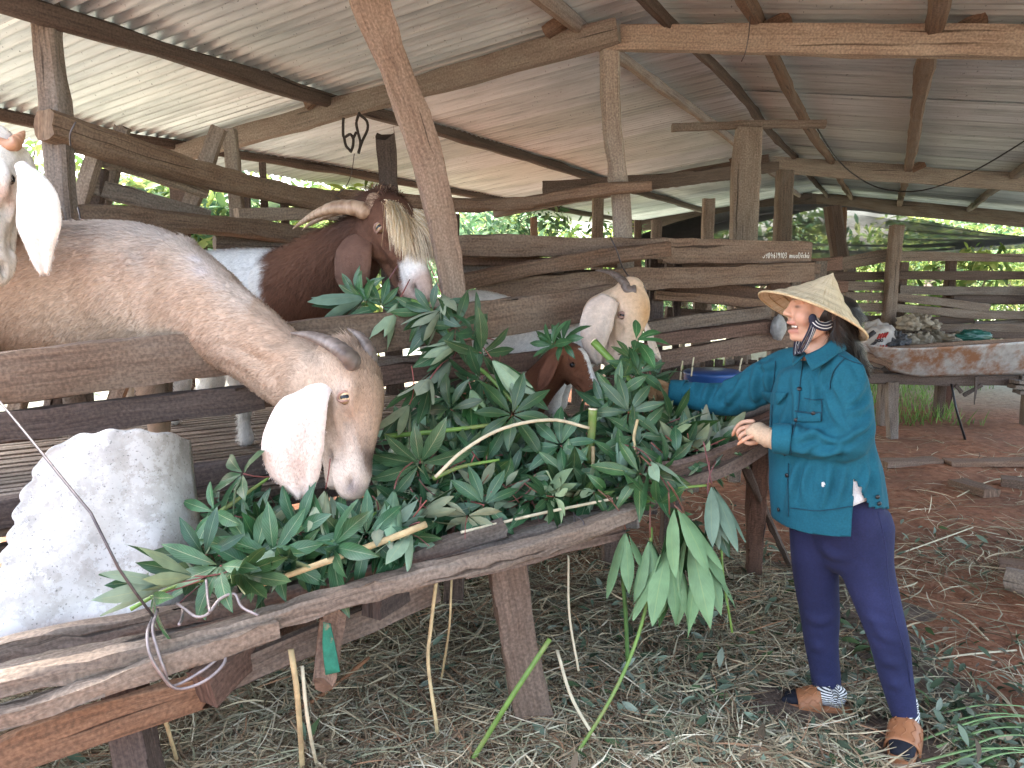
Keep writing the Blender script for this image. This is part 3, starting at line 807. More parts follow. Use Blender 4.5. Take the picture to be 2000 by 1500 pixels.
def blob(st, up=(0, 0, 1), seg=18, n=None):
    """st rows: (x,y,z,ra,rb) ra along up, rb sideways; rounded ends"""
    A = np.array([list(s_[0]) + [s_[1], s_[2] if len(s_) > 2 else s_[1]] for s_ in st], float)
    n = n or max(6, 6 * len(A))
    B = resample(A, n)
    C, ra, rb = B[:, :3], np.maximum(B[:, 3], 0.002), np.maximum(B[:, 4], 0.002)
    t0 = C[0] - C[1]; t0 /= np.linalg.norm(t0) + 1e-9
    t1 = C[-1] - C[-2]; t1 /= np.linalg.norm(t1) + 1e-9
    r0, r1 = min(ra[0], rb[0]), min(ra[-1], rb[-1])
    pre = [(C[0] + t0 * r0 * d, ra[0] * q, rb[0] * q) for d, q in ((0.95, 0.22), (0.78, 0.62), (0.45, 0.88))]
    post_ = [(C[-1] + t1 * r1 * d, ra[-1] * q, rb[-1] * q) for d, q in ((0.45, 0.88), (0.78, 0.62), (0.95, 0.22))]
    C = np.vstack([[p[0] for p in pre], C, [p[0] for p in post_]])
    ra = np.r_[[p[1] for p in pre], ra, [p[1] for p in post_]]
    rb = np.r_[[p[2] for p in pre], rb, [p[2] for p in post_]]
    return tube_data(C, ra, rb, up, seg)

def ball(c, rx, ry, rz, M=None, nu=16, nv=10):
    th = np.linspace(0, 2 * np.pi, nu, endpoint=False)
    ph = np.linspace(0, np.pi, nv + 1)[1:-1]
    v = [(0, 0, rz)] + [(rx * math.sin(p) * math.cos(t), ry * math.sin(p) * math.sin(t), rz * math.cos(p)) for p in ph for t in th] + [(0, 0, -rz)]
    f = [(0, 1 + j, 1 + (j + 1) % nu) for j in range(nu)]
    for i in range(len(ph) - 1):
        for j in range(nu):
            a = 1 + i * nu + j; b_ = 1 + i * nu + (j + 1) % nu
            f.append((a, a + nu, b_ + nu, b_))
    o = 1 + (len(ph) - 1) * nu; e = len(v) - 1
    f += [(o + j, e, o + (j + 1) % nu) for j in range(nu)]
    v = np.array(v)
    if M is not None:
        v = v @ np.array(M.to_3x3()).T
    return v + np.array(c), f

def fuse(name, parts, voxel=0.008, smooth_it=6, lam=0.5):
    """union of closed shells -> one continuous smooth surface"""
    me = mesh_from(name + '_raw', parts)
    o = bpy.data.objects.new(name + '_raw', me); COL.objects.link(o)
    bm = bmesh.new(); bm.from_mesh(me)
    bmesh.ops.recalc_face_normals(bm, faces=bm.faces[:]); bm.to_mesh(me); bm.free()
    md = o.modifiers.new('r', 'REMESH'); md.mode = 'VOXEL'; md.voxel_size = voxel
    bpy.context.view_layer.update()
    dg = bpy.context.evaluated_depsgraph_get()
    out = bpy.data.meshes.new_from_object(o.evaluated_get(dg))
    bpy.data.objects.remove(o); bpy.data.meshes.remove(me)
    out.name = name
    n = len(out.vertices)
    co = np.empty(n * 3, np.float32); out.vertices.foreach_get('co', co); co = co.reshape(-1, 3).astype(float)
    ed = np.empty(len(out.edges) * 2, np.int32); out.edges.foreach_get('vertices', ed); ed = ed.reshape(-1, 2)
    deg = np.bincount(ed.ravel(), minlength=n).astype(float)
    for _ in range(smooth_it):
        s_ = np.zeros_like(co)
        for k_ in range(3):
            s_[:, k_] = np.bincount(ed[:, 0], co[ed[:, 1], k_], n) + np.bincount(ed[:, 1], co[ed[:, 0], k_], n)
        co += lam * (s_ / np.maximum(deg, 1)[:, None] - co)
    out.vertices.foreach_set('co', co.astype(np.float32).ravel())
    out.polygons.foreach_set('use_smooth', np.full(len(out.polygons), True))
    out.update()
    return out, co

def normals_of(me):
    a = np.empty(len(me.vertices) * 3, np.float32)
    me.vertex_normals.foreach_get('vector', a)
    return a.reshape(-1, 3).astype(float)

def put(me, co):
    me.vertices.foreach_set('co', np.asarray(co, np.float32).ravel()); me.update()

def fur_mesh(name, me, col, n, length, flow, lift=0.3, width=0.0016, lenfn=None, seed=1, keep=None, jit=0.25, var=(0.76, 1.2)):
    """short hair strands lying along `flow` on a skin mesh; 2-segment tapered blades"""
    rs = np.random.default_rng(seed)
    me.calc_loop_triangles()
    nt_ = len(me.loop_triangles)
    tri = np.empty(nt_ * 3, np.int32); me.loop_triangles.foreach_get('vertices', tri); tri = tri.reshape(-1, 3)
    co = np.empty(len(me.vertices) * 3, np.float32); me.vertices.foreach_get('co', co); co = co.reshape(-1, 3).astype(float)
    no = normals_of(me)
    ar = np.linalg.norm(np.cross(co[tri[:, 1]] - co[tri[:, 0]], co[tri[:, 2]] - co[tri[:, 0]]), axis=1)
    if keep is not None:
        ar = ar * keep(co[tri].mean(1), no[tri[:, 0]])
    pick = rs.choice(nt_, n, p=ar / ar.sum())
    w = rs.dirichlet((1, 1, 1), n)
    t = tri[pick]
    p = (co[t] * w[..., None]).sum(1); nn = (no[t] * w[..., None]).sum(1)
    nn /= np.linalg.norm(nn, axis=1)[:, None] + 1e-9
    c = (col[t] * w[..., None]).sum(1)
    f = flow(p, nn) + rs.normal(0, jit, (n, 3))
    f -= nn * (f * nn).sum(1)[:, None]
    f /= np.linalg.norm(f, axis=1)[:, None] + 1e-9
    L = length * rs.uniform(0.6, 1.3, n)
    if lenfn is not None: L = L * lenfn(p, nn)
    d = f + nn * (lift * rs.uniform(0.6, 1.4, n))[:, None]
    d /= np.linalg.norm(d, axis=1)[:, None]
    side = np.cross(d, nn); side /= np.linalg.norm(side, axis=1)[:, None] + 1e-9
    droop = nn * 0.12 * L[:, None]
    wd = side * (width / 2 * np.clip(L / length, 0.8, 1.6))[:, None]
    root = p - nn * 0.002
    mid = p + d * (L * 0.55)[:, None]
    tip = p + d * L[:, None] - droop
    V = np.stack([root - wd, root + wd, mid + wd * 0.75, mid - wd * 0.75, tip], 1).reshape(-1, 3)
    b_ = np.arange(n)[:, None] * 5
    fi = np.concatenate([b_ + [0, 1, 2, 3], b_ + [3, 2, 4]], 1)
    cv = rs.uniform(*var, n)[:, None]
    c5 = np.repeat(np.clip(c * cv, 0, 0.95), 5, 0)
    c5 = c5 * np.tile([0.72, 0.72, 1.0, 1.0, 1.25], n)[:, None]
    vn = np.repeat(nn * 0.8 + d * 0.25 + rs.normal(0, 0.12, (n, 3)), 5, 0)
    vn /= np.linalg.norm(vn, axis=1)[:, None]
    return fast_mesh(name, V, fi, np.tile([4, 3], n), True, None, np.clip(c5, 0, 0.95), None, vn)

FUR = mat_col('goat_hair', rough=0.75, var=0.12, scale=25, spec=0.25, bumps=0)
SKIN = mat_col('goat_skin', rough=0.8, var=0.15, scale=60, spec=0.2, bumps=0.3, bdist=0.004)
EYE = mat_col('goat_eye', rough=0.22, var=0.05, scale=20, spec=0.3, bumps=0)
def mat_horn(name, c1, c2):
    m, nt, b = new_mat(name)
    uv = nd(nt, 'ShaderNodeUVMap', uv_map='UVMap')
    mp = nd(nt, 'ShaderNodeMapping', {'Vector': uv.outputs[0], 'Scale': (55, 4, 1)})
    n1 = nd(nt, 'ShaderNodeTexNoise', {'Vector': mp.outputs[0], 'Scale': 1.0, 'Detail': 4, 'Distortion': 0.4})
    c = ramp(nt, n1.outputs[0], [(0.3, c1), (0.7, c2)])
    nt.links.new(c, b.inputs['Base Color'])
    b.inputs['Roughness'].default_value = 0.5
    bump(nt, b, n1.outputs[0], 0.6, 0.006)
    return m
HORN_GREY = mat_horn('grey_brown_horn', (0.075, 0.056, 0.045), (0.17, 0.135, 0.115))
HORN_TAN = mat_horn('tan_horn', (0.22, 0.13, 0.075), (0.5, 0.36, 0.25))
HORN_ORANGE = mat_horn('orange_horn', (0.35, 0.16, 0.08), (0.55, 0.3, 0.18))

def horn(pts, r0, mat, parent, ridges=11, flat=0.75, up=(0, 1, 0.3)):
    n = 54
    C = resample(pts, n)
    t = np.linspace(0, 1, n)
    r = r0 * (1 - t) ** 0.75 + 0.0025
    r *= 1 + 0.055 * np.sin(t * ridges * 2 * np.pi) * (1 - t) ** 0.8
    seg = 14
    v, f = tube_data(C, r, r * flat, up, seg)
    me = mesh_from('horn', [(v, f)])
    d = np.r_[0, np.cumsum(np.linalg.norm(np.diff(C, axis=0), axis=1))]
    l = me.uv_layers.new(name='UVMap')
    uv = np.array([(d[lp.vertex_index // seg], (lp.vertex_index % seg) / seg) for lp in me.loops], np.float32)
    l.data.foreach_set('uv', uv.ravel())
    return link('horn', me, mat, parent)

def ear(pts, wdir, width, parent, colfn, fold=0.35, tip_round=1.0, furn=5000, prof=None, seed=3):
    """pendulous leaf-shaped ear with thickness; pts base->tip, wdir across"""
    n, m = 26, 13
    C = resample(pts, n)
    t = np.linspace(0, 1, n)
    if prof is None:
        prof = ((0, 0.5), (0.12, 0.55), (0.35, 0.85), (0.6, 1.0), (0.8, 0.85), (0.93, 0.5), (1, 0.16))
    w = np.interp(t, [p[0] for p in prof], [p[1] for p in prof]) * width / 2
    w = np.convolve(np.r_[w[0], w, w[-1]], [0.25, 0.5, 0.25], 'valid')
    T = np.gradient(C, axis=0); T /= np.linalg.norm(T, axis=1)[:, None]
    W = np.array(wdir, float) - T * (T @ np.array(wdir, float))[:, None]
    W /= np.linalg.norm(W, axis=1)[:, None]
    N = np.cross(W, T)
    s_ = np.linspace(-1, 1, m)
    fl = np.interp(t, (0, 0.3, 1), (1.0, 0.6, 0.35)) * fold
    surf = C[:, None] + W[:, None] * (w[:, None] * s_)[..., None] + N[:, None] * (-(fl * w)[:, None] * (s_ ** 2))[..., None]
    surf += N[:, None] * (0.004 * np.sin(s_ * 5 + 1)[None, :, None] * (t[:, None, None]))
    th = 0.0055 * (1 - 0.75 * np.abs(s_) ** 3)
    top = surf + N[:, None] * th[None, :, None]; bot = surf - N[:, None] * th[None, :, None]
    V = np.concatenate([top.reshape(-1, 3), bot.reshape(-1, 3)])
    a = (np.arange(n - 1)[:, None] * m + np.arange(m - 1)[None, :]).ravel()
    q1 = np.stack([a, a + 1, a + m + 1, a + m], -1); k = n * m
    q2 = np.stack([a, a + m, a + m + 1, a + 1], -1) + k
    rim = []
    loop = [j for j in range(m)] + [i * m + m - 1 for i in range(1, n)] + [(n - 1) * m + j for j in range(m - 2, -1, -1)] + [i * m for i in range(n - 2, 0, -1)]
    for i in range(len(loop)):
        x, y = loop[i], loop[(i + 1) % len(loop)]
        rim.append((x, x + k, y + k, y))
    q = np.concatenate([q1, q2, np.array(rim)])
    me = fast_mesh('ear', V, q, np.full(len(q), 4))
    tt = np.tile(np.repeat(t, m), 2); ss = np.tile(np.tile(s_, n), 2)
    col = colfn(tt, ss)
    set_col(me, col)
    o = link('ear', me, SKIN, parent)
    if furn:
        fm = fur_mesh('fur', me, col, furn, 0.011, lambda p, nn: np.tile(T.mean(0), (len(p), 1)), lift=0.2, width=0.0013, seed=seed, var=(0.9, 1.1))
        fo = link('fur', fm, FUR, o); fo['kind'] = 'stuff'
    return o

def eyeball(c, r, outward, upv, parent, iris=(0.45, 0.3, 0.12), slit=True):
    z = Vector(outward).normalized(); x = Vector(upv).cross(z).normalized(); y = z.cross(x)
    M = Matrix((x, y, z)).transposed().to_4x4()
    v, f = ball((0, 0, 0), r, r, r, None, 40, 30)
    col = np.zeros((len(v), 3))
    rad = np.hypot(v[:, 0], v[:, 1]) / r
    front = v[:, 2] > 0
    col[:] = (0.12, 0.07, 0.05)
    k = front & (rad < 0.86); col[k] = iris
    k = front & (rad > 0.72) & (rad < 0.88); col[k] = tuple(q * 0.45 for q in iris)
    if slit: k = front & (np.abs(v[:, 0] / r) < 0.62) & (np.abs(v[:, 1] / r) < 0.24)
    else: k = front & (rad < 0.62)
    col[k] = (0.008, 0.008, 0.01)
    w = v @ np.array(M.to_3x3()).T + np.array(c)
    me = mesh_from('eye', [(w, f)])
    set_col(me, col)
    return link('eye', me, EYE, parent)

def head_frame(poll, nose, dorsal):
    x = (nose - poll); L = x.length; x.normalize()
    z = (Vector(dorsal) - x * x.dot(Vector(dorsal))).normalized()
    y = z.cross(x)
    M = Matrix(((x.x, y.x, z.x, poll.x), (x.y, y.y, z.y, poll.y), (x.z, y.z, z.z, poll.z), (0, 0, 0, 1)))
    return M, L

HEAD_ST = [(-0.04, 0.0, 0.19, 0.19), (0.06, 0.01, 0.235, 0.225), (0.2, 0.015, 0.262, 0.235), (0.34, 0.0, 0.265, 0.21), (0.48, -0.01, 0.23, 0.158), (0.62, -0.025, 0.19, 0.124), (0.76, -0.045, 0.16, 0.112), (0.88, -0.055, 0.15, 0.116), (0.96, -0.062, 0.125, 0.104)]

def head_parts(M, L, jaw=True, roman=0.03, fat=1.0):
    def w(x, y, z): return M @ Vector((x * L, y * L, z * L))
    up = M.to_3x3() @ Vector((0, 0, 1))
    parts = [blob([(w(x, 0, z + roman * math.sin(math.pi * min(1, max(0, x)))), hh * L * fat, hw * L * fat) for x, z, hh, hw in HEAD_ST], up, 24, 40)]
    for s_ in (-1, 1):
        parts.append(blob([(w(0.2, 0.15 * s_, 0.17), 0.05 * L), (w(0.33, 0.175 * s_, 0.15), 0.058 * L), (w(0.46, 0.135 * s_, 0.1), 0.04 * L)], up, 12))     # brow ridge
        parts.append(blob([(w(0.08, 0.15 * s_, -0.1), 0.1 * L), (w(0.25, 0.15 * s_, -0.14), 0.105 * L), (w(0.42, 0.1 * s_, -0.13), 0.075 * L)], up, 12))   # cheek / jaw angle
        parts.append(blob([(w(0.26, 0.19 * s_, 0.02), 0.03 * L), (w(0.42, 0.165 * s_, 0.0), 0.034 * L), (w(0.58, 0.115 * s_, -0.03), 0.024 * L)], up, 10))   # cheekbone
        parts.append(blob([(w(0.86, 0.065 * s_, -0.015), 0.05 * L), (w(0.95, 0.06 * s_, -0.03), 0.046 * L)], up, 12))                                       # nostril wing
        parts.append(blob([(w(0.8, 0.085 * s_, -0.12), 0.05 * L), (w(0.9, 0.07 * s_, -0.135), 0.05 * L), (w(0.98, 0.035 * s_, -0.125), 0.042 * L)], up, 12))  # upper lip
    if jaw:
        parts.append(blob([(w(0.3, 0, -0.2), 0.075 * L, 0.12 * L), (w(0.55, 0, -0.205), 0.062 * L, 0.09 * L), (w(0.75, 0, -0.215), 0.052 * L, 0.07 * L), (w(0.9, 0, -0.222), 0.045 * L, 0.06 * L)], up, 14))
    return parts, w

def head_sculpt(co, no, col, M, L, dark=(0.12, 0.085, 0.08), lid=(0.2, 0.13, 0.1), nose_dark=0.9, mouth=True):
    """nostrils, mouth line and eye rims: pushed in and tinted on the fused skin"""
    Mi = np.array(M.inverted())
    q = (co @ Mi[:3, :3].T + Mi[:3, 3]) / L
    x, y, z = q.T
    ay = np.abs(y)
    e = np.exp(-(((x - 0.945) / 0.045) ** 2 + ((ay - 0.085) / 0.035) ** 2 + ((z + 0.012 + 0.4 * (x - 0.945)) / 0.028) ** 2))
    co = co - no * (e * 0.055 * L)[:, None]
    col = col * (1 - e[:, None] * nose_dark) + np.array(dark) * 0.12 * (e[:, None] * nose_dark)
    if mouth:
        ml = -0.165 - 0.025 * (x - 0.8)
        e = np.exp(-((z - ml) / 0.015) ** 2) * (x > 0.62) * np.clip((x - 0.62) / 0.06, 0, 1)
        co = co - no * (e * 0.036 * L)[:, None]
        col = col * (1 - 0.85 * e[:, None])
    hol = np.exp(-(((x - 0.5) / 0.07) ** 2 + ((z - 0.07) / 0.06) ** 2)) * (ay > 0.07) + 0.8 * np.exp(-(((x - 0.7) / 0.1) ** 2 + ((z + 0.06) / 0.05) ** 2)) * (ay > 0.06)
    co = co - no * (hol * 0.03 * L)[:, None]
    e = np.exp(-(((x - 0.345) / 0.062) ** 2 + ((z - 0.105) / 0.05) ** 2)) * (ay > 0.12)
    co = co - no * (np.exp(-(((x - 0.345) / 0.05) ** 2 + ((z - 0.105) / 0.04) ** 2)) * (ay > 0.12) * 0.02 * L)[:, None]
    col = col * (1 - 0.75 * e[:, None]) + np.array(lid) * (0.75 * e[:, None])
    return co, col, q

def lerp_col(a, b, t):
    t = np.clip(t, 0, 1)[:, None]
    return np.array(a) * (1 - t) + np.array(b) * t

def patch_noise(co, scale, seed=0):
    """cheap smooth pseudo-noise in [-1,1]"""
    rs = np.random.default_rng(seed)
    r_ = np.zeros(len(co))
    for k in range(6):
        d = rs.normal(0, 1, 3) * scale
        r_ += np.sin(co @ d + rs.uniform(0, 6.28))
    return r_ / 6 * 1.6

def leg(parts, hip, foot, r, fwd, hind=False):
    """tapered jointed leg: knee/hock, shank, hoof"""
    hip, foot, fwd = Vector(hip), Vector(foot), Vector(fwd)
    h = hip.z - foot.z
    if hind:
        kn = hip + Vector((0, 0, -0.38 * h)) + fwd * 0.07
        hk = foot + Vector((0, 0, 0.38 * h)) - fwd * 0.06
        parts.append(blob([(hip, r * 1.5, r * 1.1), (kn, r * 1.05, r * 0.8), (hk, r * 0.42, r * 0.4), (foot + Vector((0, 0, 0.09)), r * 0.36), (foot + Vector((0, 0, 0.03)) + fwd * 0.01, r * 0.5)], fwd, 14))
    else:
        kn = hip.lerp(foot, 0.55) + fwd * 0.012
        parts.append(blob([(hip, r * 1.3, r), (hip.lerp(foot, 0.25), r, r * 0.8), (kn, r * 0.55, r * 0.52), (foot + Vector((0, 0, 0.12)), r * 0.38), (foot + Vector((0, 0, 0.03)) + fwd * 0.012, r * 0.5)], fwd, 14))

def finish_goat(root, me, co, col, furn, flow, length=0.02, lift=0.28, width=0.0016, lenfn=None, keep=None, seed=1, jit=0.25):
    put(me, co); set_col(me, col)
    body = link('body', me, SKIN, root)
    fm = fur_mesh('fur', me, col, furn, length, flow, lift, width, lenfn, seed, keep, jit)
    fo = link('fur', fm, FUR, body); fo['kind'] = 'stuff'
    return body

def tint(base, amp=0.06):
    return lambda t, s_: np.clip(np.array(base)[None, :] * (1 + amp * np.sin(s_ * 6 + t * 5))[:, None], 0, 0.95)

# ---------------------------------------------------------------- tan goat reaching down over the rail
def goat_tan():
    root = empty('goat', P(250, 800, 3.0) * 1.0, 'large tan goat bending its neck over the top rail to eat, long pale ear', 'goat', 'goats in the pen')
    poll, nose = P(668, 712, 2.44), P(702, 958, 2.26)
    M, L = head_frame(poll, nose, (0.93, -0.34, 0.1))
    parts, w = head_parts(M, L, roman=0.035, fat=1.0)
    up = (0, 0, 1)
    parts.append(blob([(P(-230, 560, 3.3), 0.2, 0.17), (P(-100, 560, 3.2), 0.25, 0.22), (P(40, 572, 3.08), 0.25, 0.235), (P(160, 572, 3.0), 0.265, 0.24), (P(262, 572, 2.93), 0.26, 0.225), (P(345, 590, 2.86), 0.225, 0.185), (P(410, 615, 2.79), 0.18, 0.14)], up, 28, 50))
    nk = (0.35, -0.1, 0.9)
    parts.append(blob([(P(330, 575, 2.86), 0.22, 0.17), (P(430, 630, 2.76), 0.16, 0.12), (P(500, 676, 2.68), 0.138, 0.105), (P(560, 724, 2.58), 0.126, 0.095), (P(615, 760, 2.5), 0.112, 0.092)], nk, 26, 40))
    parts.append(blob([(P(580, 728, 2.56), 0.122, 0.095), (P(640, 755, 2.44), 0.104, 0.092), (w(0.2, 0, -0.03), 0.09, 0.09)], nk, 20, 20))
    parts.append(blob([(P(250, 490, 2.8), 0.04), (P(278, 545, 2.745), 0.07), (P(300, 610, 2.735), 0.075), (P(318, 670, 2.76), 0.06)], up, 14, 20))
    parts.append(blob([(P(60, 450, 3.0), 0.03), (P(230, 452, 2.92), 0.035), (P(330, 475, 2.86), 0.03)], up, 10, 20))
    fw = Vector((0.75, -0.3, 0)).normalized()
    for px, dy in ((285, -0.1), (300, 0.14)):
        h = P(px, 640, 2.95 + dy); leg(parts, h, Vector((h.x, h.y + 0.02, FLOOR_Z + 0.013)), 0.07, fw)
    for px, dy in ((-190, -0.1), (-190, 0.13)):
        h = P(px, 640, 3.26 + dy); leg(parts, h, Vector((h.x, h.y, FLOOR_Z + 0.013)), 0.075, fw, True)
    me, co = fuse('body', parts, 0.0085, 5)
    no = normals_of(me)
    co = crease(co, no, [[(606, 668), (540, 690), (470, 655)], [(548, 800), (520, 745), (465, 700), (420, 690)], [(590, 640), (520, 590), (450, 545)]], 10, 0.007)
    co = crease(co, no, [[(322, 465), (300, 540), (306, 640)], [(200, 470), (170, 560), (185, 650)]], 20, 0.012)
    tan, pale, dk = (0.36, 0.245, 0.165), (0.5, 0.405, 0.32), (0.24, 0.16, 0.11)
    n1 = patch_noise(co, 9, 1); n2 = patch_noise(co, 26, 2)
    col = lerp_col(tan, pale, 0.28 + 0.3 * n1 + 0.15 * n2)
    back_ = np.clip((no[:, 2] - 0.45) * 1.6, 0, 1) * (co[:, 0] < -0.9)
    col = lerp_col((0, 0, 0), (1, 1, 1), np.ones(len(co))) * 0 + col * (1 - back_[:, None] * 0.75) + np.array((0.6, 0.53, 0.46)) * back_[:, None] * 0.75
    sh = P(285, 505, 2.75)
    e = np.exp(-(((co - np.array(sh)) / np.array((0.1, 0.25, 0.06))) ** 2).sum(1)); col = col * (1 - 0.45 * e[:, None]) + np.array(dk) * 0.45 * e[:, None]
    # dark dorsal line on the neck, bald pale patches at the withers
    for q_, s_ in ((P(395, 520, 2.7), 0.03), (P(425, 545, 2.68), 0.022), (P(385, 500, 2.75), 0.022)):
        e = np.exp(-(((co - np.array(q_)) / s_) ** 2).sum(1)); col = col * (1 - 0.8 * e[:, None]) + np.array((0.62, 0.58, 0.6)) * 0.8 * e[:, None]
    co, col, q = head_sculpt(co, no, col, M, L)
    x, y, z = q.T
    inh = (np.abs(y) < 0.3) & (x > -0.05) & (x < 1.15) & (np.abs(z) < 0.42)
    ginger = np.exp(-(((x - 0.3) / 0.28) ** 2 + ((z - 0.2) / 0.14) ** 2)) * inh
    col = col * (1 - 0.6 * ginger[:, None]) + np.array((0.3, 0.17, 0.09)) * 0.6 * ginger[:, None]
    pe = np.exp(-(((x - 0.3) / 0.1) ** 2 + ((z - 0.1) / 0.09) ** 2)) * inh * (1 - np.exp(-(((x - 0.345) / 0.045) ** 2 + ((z - 0.105) / 0.07) ** 2)))
    col = col * (1 - 0.55 * pe[:, None]) + np.array((0.6, 0.5, 0.42)) * 0.55 * pe[:, None]
    pl = np.clip((x - 0.5) / 0.3, 0, 1) * inh * (z < 0.1)
    col = col * (1 - 0.55 * pl[:, None]) + np.array((0.68, 0.6, 0.52)) * 0.55 * pl[:, None]
    nb = np.exp(-(((x - 0.82) / 0.16) ** 2 + ((z - 0.13) / 0.05) ** 2)) * inh
    col = col * (1 - 0.85 * nb[:, None]) + np.array((0.05, 0.035, 0.028)) * 0.85 * nb[:, None]
    nt_ = np.exp(-(((x - 1.0) / 0.06) ** 2 + ((z - 0.0) / 0.07) ** 2)) * inh
    col = col * (1 - 0.75 * nt_[:, None]) + np.array((0.13, 0.095, 0.09)) * 0.75 * nt_[:, None]
    hx = np.array(M.to_3x3() @ Vector((1, 0, 0)))
    def flow(p, nn):
        f = np.tile(np.array((-0.75, 0.35, -0.45)), (len(p), 1))
        neck = np.clip((p[:, 0] + 1.15) / 0.25, 0, 1)[:, None]
        f = f * (1 - neck) + np.array((-0.55, 0.3, -0.35)) * neck
        d = np.linalg.norm(p - np.array(M @ Vector((L * 0.5, 0, 0))), axis=1)
        k = np.clip((0.27 - d) / 0.05, 0, 1)[:, None]
        f = f * (1 - k) + (-hx + np.array((0, 0, -0.3))) * k
        wv = np.sin(p[:, 0] * 23 + p[:, 2] * 17)[:, None] * 0.25
        return f + wv * np.array((0.3, 0, 0.5))
    def lenfn(p, nn):
        d = np.linalg.norm(p - np.array(M @ Vector((L * 0.55, 0, 0))), axis=1)
        dp = np.linalg.norm(p - np.array(M @ Vector((L * 0.08, 0, L * 0.18))), axis=1)
        return np.where(d < 0.25, 0.45, 1.0) * np.where(dp < 0.075, 2.6, 1.0) * np.where((nn[:, 2] > 0.75) & (p[:, 0] < -1.15), 1.6, 1.0)
    vis = lambda c_, n_: ((c_[:, 2] > 1.1) | (c_[:, 0] > -1.1)) * (0.15 + ((n_[:, 1] < 0.35))) * (1 + 1.2 * (c_[:, 0] > -0.75))
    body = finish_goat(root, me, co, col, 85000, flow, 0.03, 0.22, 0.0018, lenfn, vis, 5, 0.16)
    eyeball(w(0.345, -0.182, 0.108), 0.056 * L, M.to_3x3() @ Vector((0.1, -1, 0.18)), M.to_3x3() @ Vector((-1, 0, 0.1)), root, (0.5, 0.36, 0.2))
    eyeball(w(0.345, 0.182, 0.108), 0.05 * L, M.to_3x3() @ Vector((0.1, 1, 0.18)), M.to_3x3() @ Vector((-1, 0, 0.1)), root, (0.5, 0.36, 0.2))
    # upper lids
    for s_ in (-1, 1):
        for up_, rr_ in ((0.034, 0.0062), (-0.034, 0.0045)):
            pts = [w(0.345 - up_ * (1 - a * a), s_ * (0.226 - 0.05 * a * a - 0.02 * a), 0.108 + a * 0.062) for a in np.linspace(-1, 1, 9)]
            tube('eyelid', pts, rr_, mat_lid, root, 7)
    horn([w(0.1, -0.09, 0.17), P(676, 692, 2.33), P(648, 672, 2.35), P(608, 656, 2.4), P(568, 650, 2.46)], 0.037, HORN_GREY, root, 11)
    horn([w(0.06, 0.08, 0.2), P(724, 712, 2.44), P(722, 686, 2.44), P(707, 660, 2.46), P(678, 641, 2.5)], 0.031, HORN_GREY, root, 8)
    ecol = tint((0.7, 0.6, 0.54))
    def ecf(t, s_):
        c_ = ecol(t, s_)
        pk = np.exp(-((s_ - 0.15) / 0.35) ** 2)[:, None] * np.clip(t * 1.4, 0, 1)[:, None]
        return c_ * (1 - 0.35 * pk) + np.array((0.5, 0.33, 0.26)) * 0.35 * pk
    ear([P(632, 742, 2.36), P(600, 775, 2.27), P(578, 830, 2.23), P(570, 890, 2.22), P(584, 945, 2.24), P(590, 972, 2.25)], (1, 0.1, 0.12), 0.185, root, ecf, fold=-0.3, furn=7000)
    ear([w(0.1, 0.2, 0.05), w(0.22, 0.3, -0.05), w(0.45, 0.33, -0.15), w(0.7, 0.3, -0.2)], M.to_3x3() @ Vector((0.2, 0.3, 1)), 0.12, root, ecol, furn=0)
    return root
mat_lid = mat_plain('eyelid_skin', (0.28, 0.17, 0.13), 0.6)

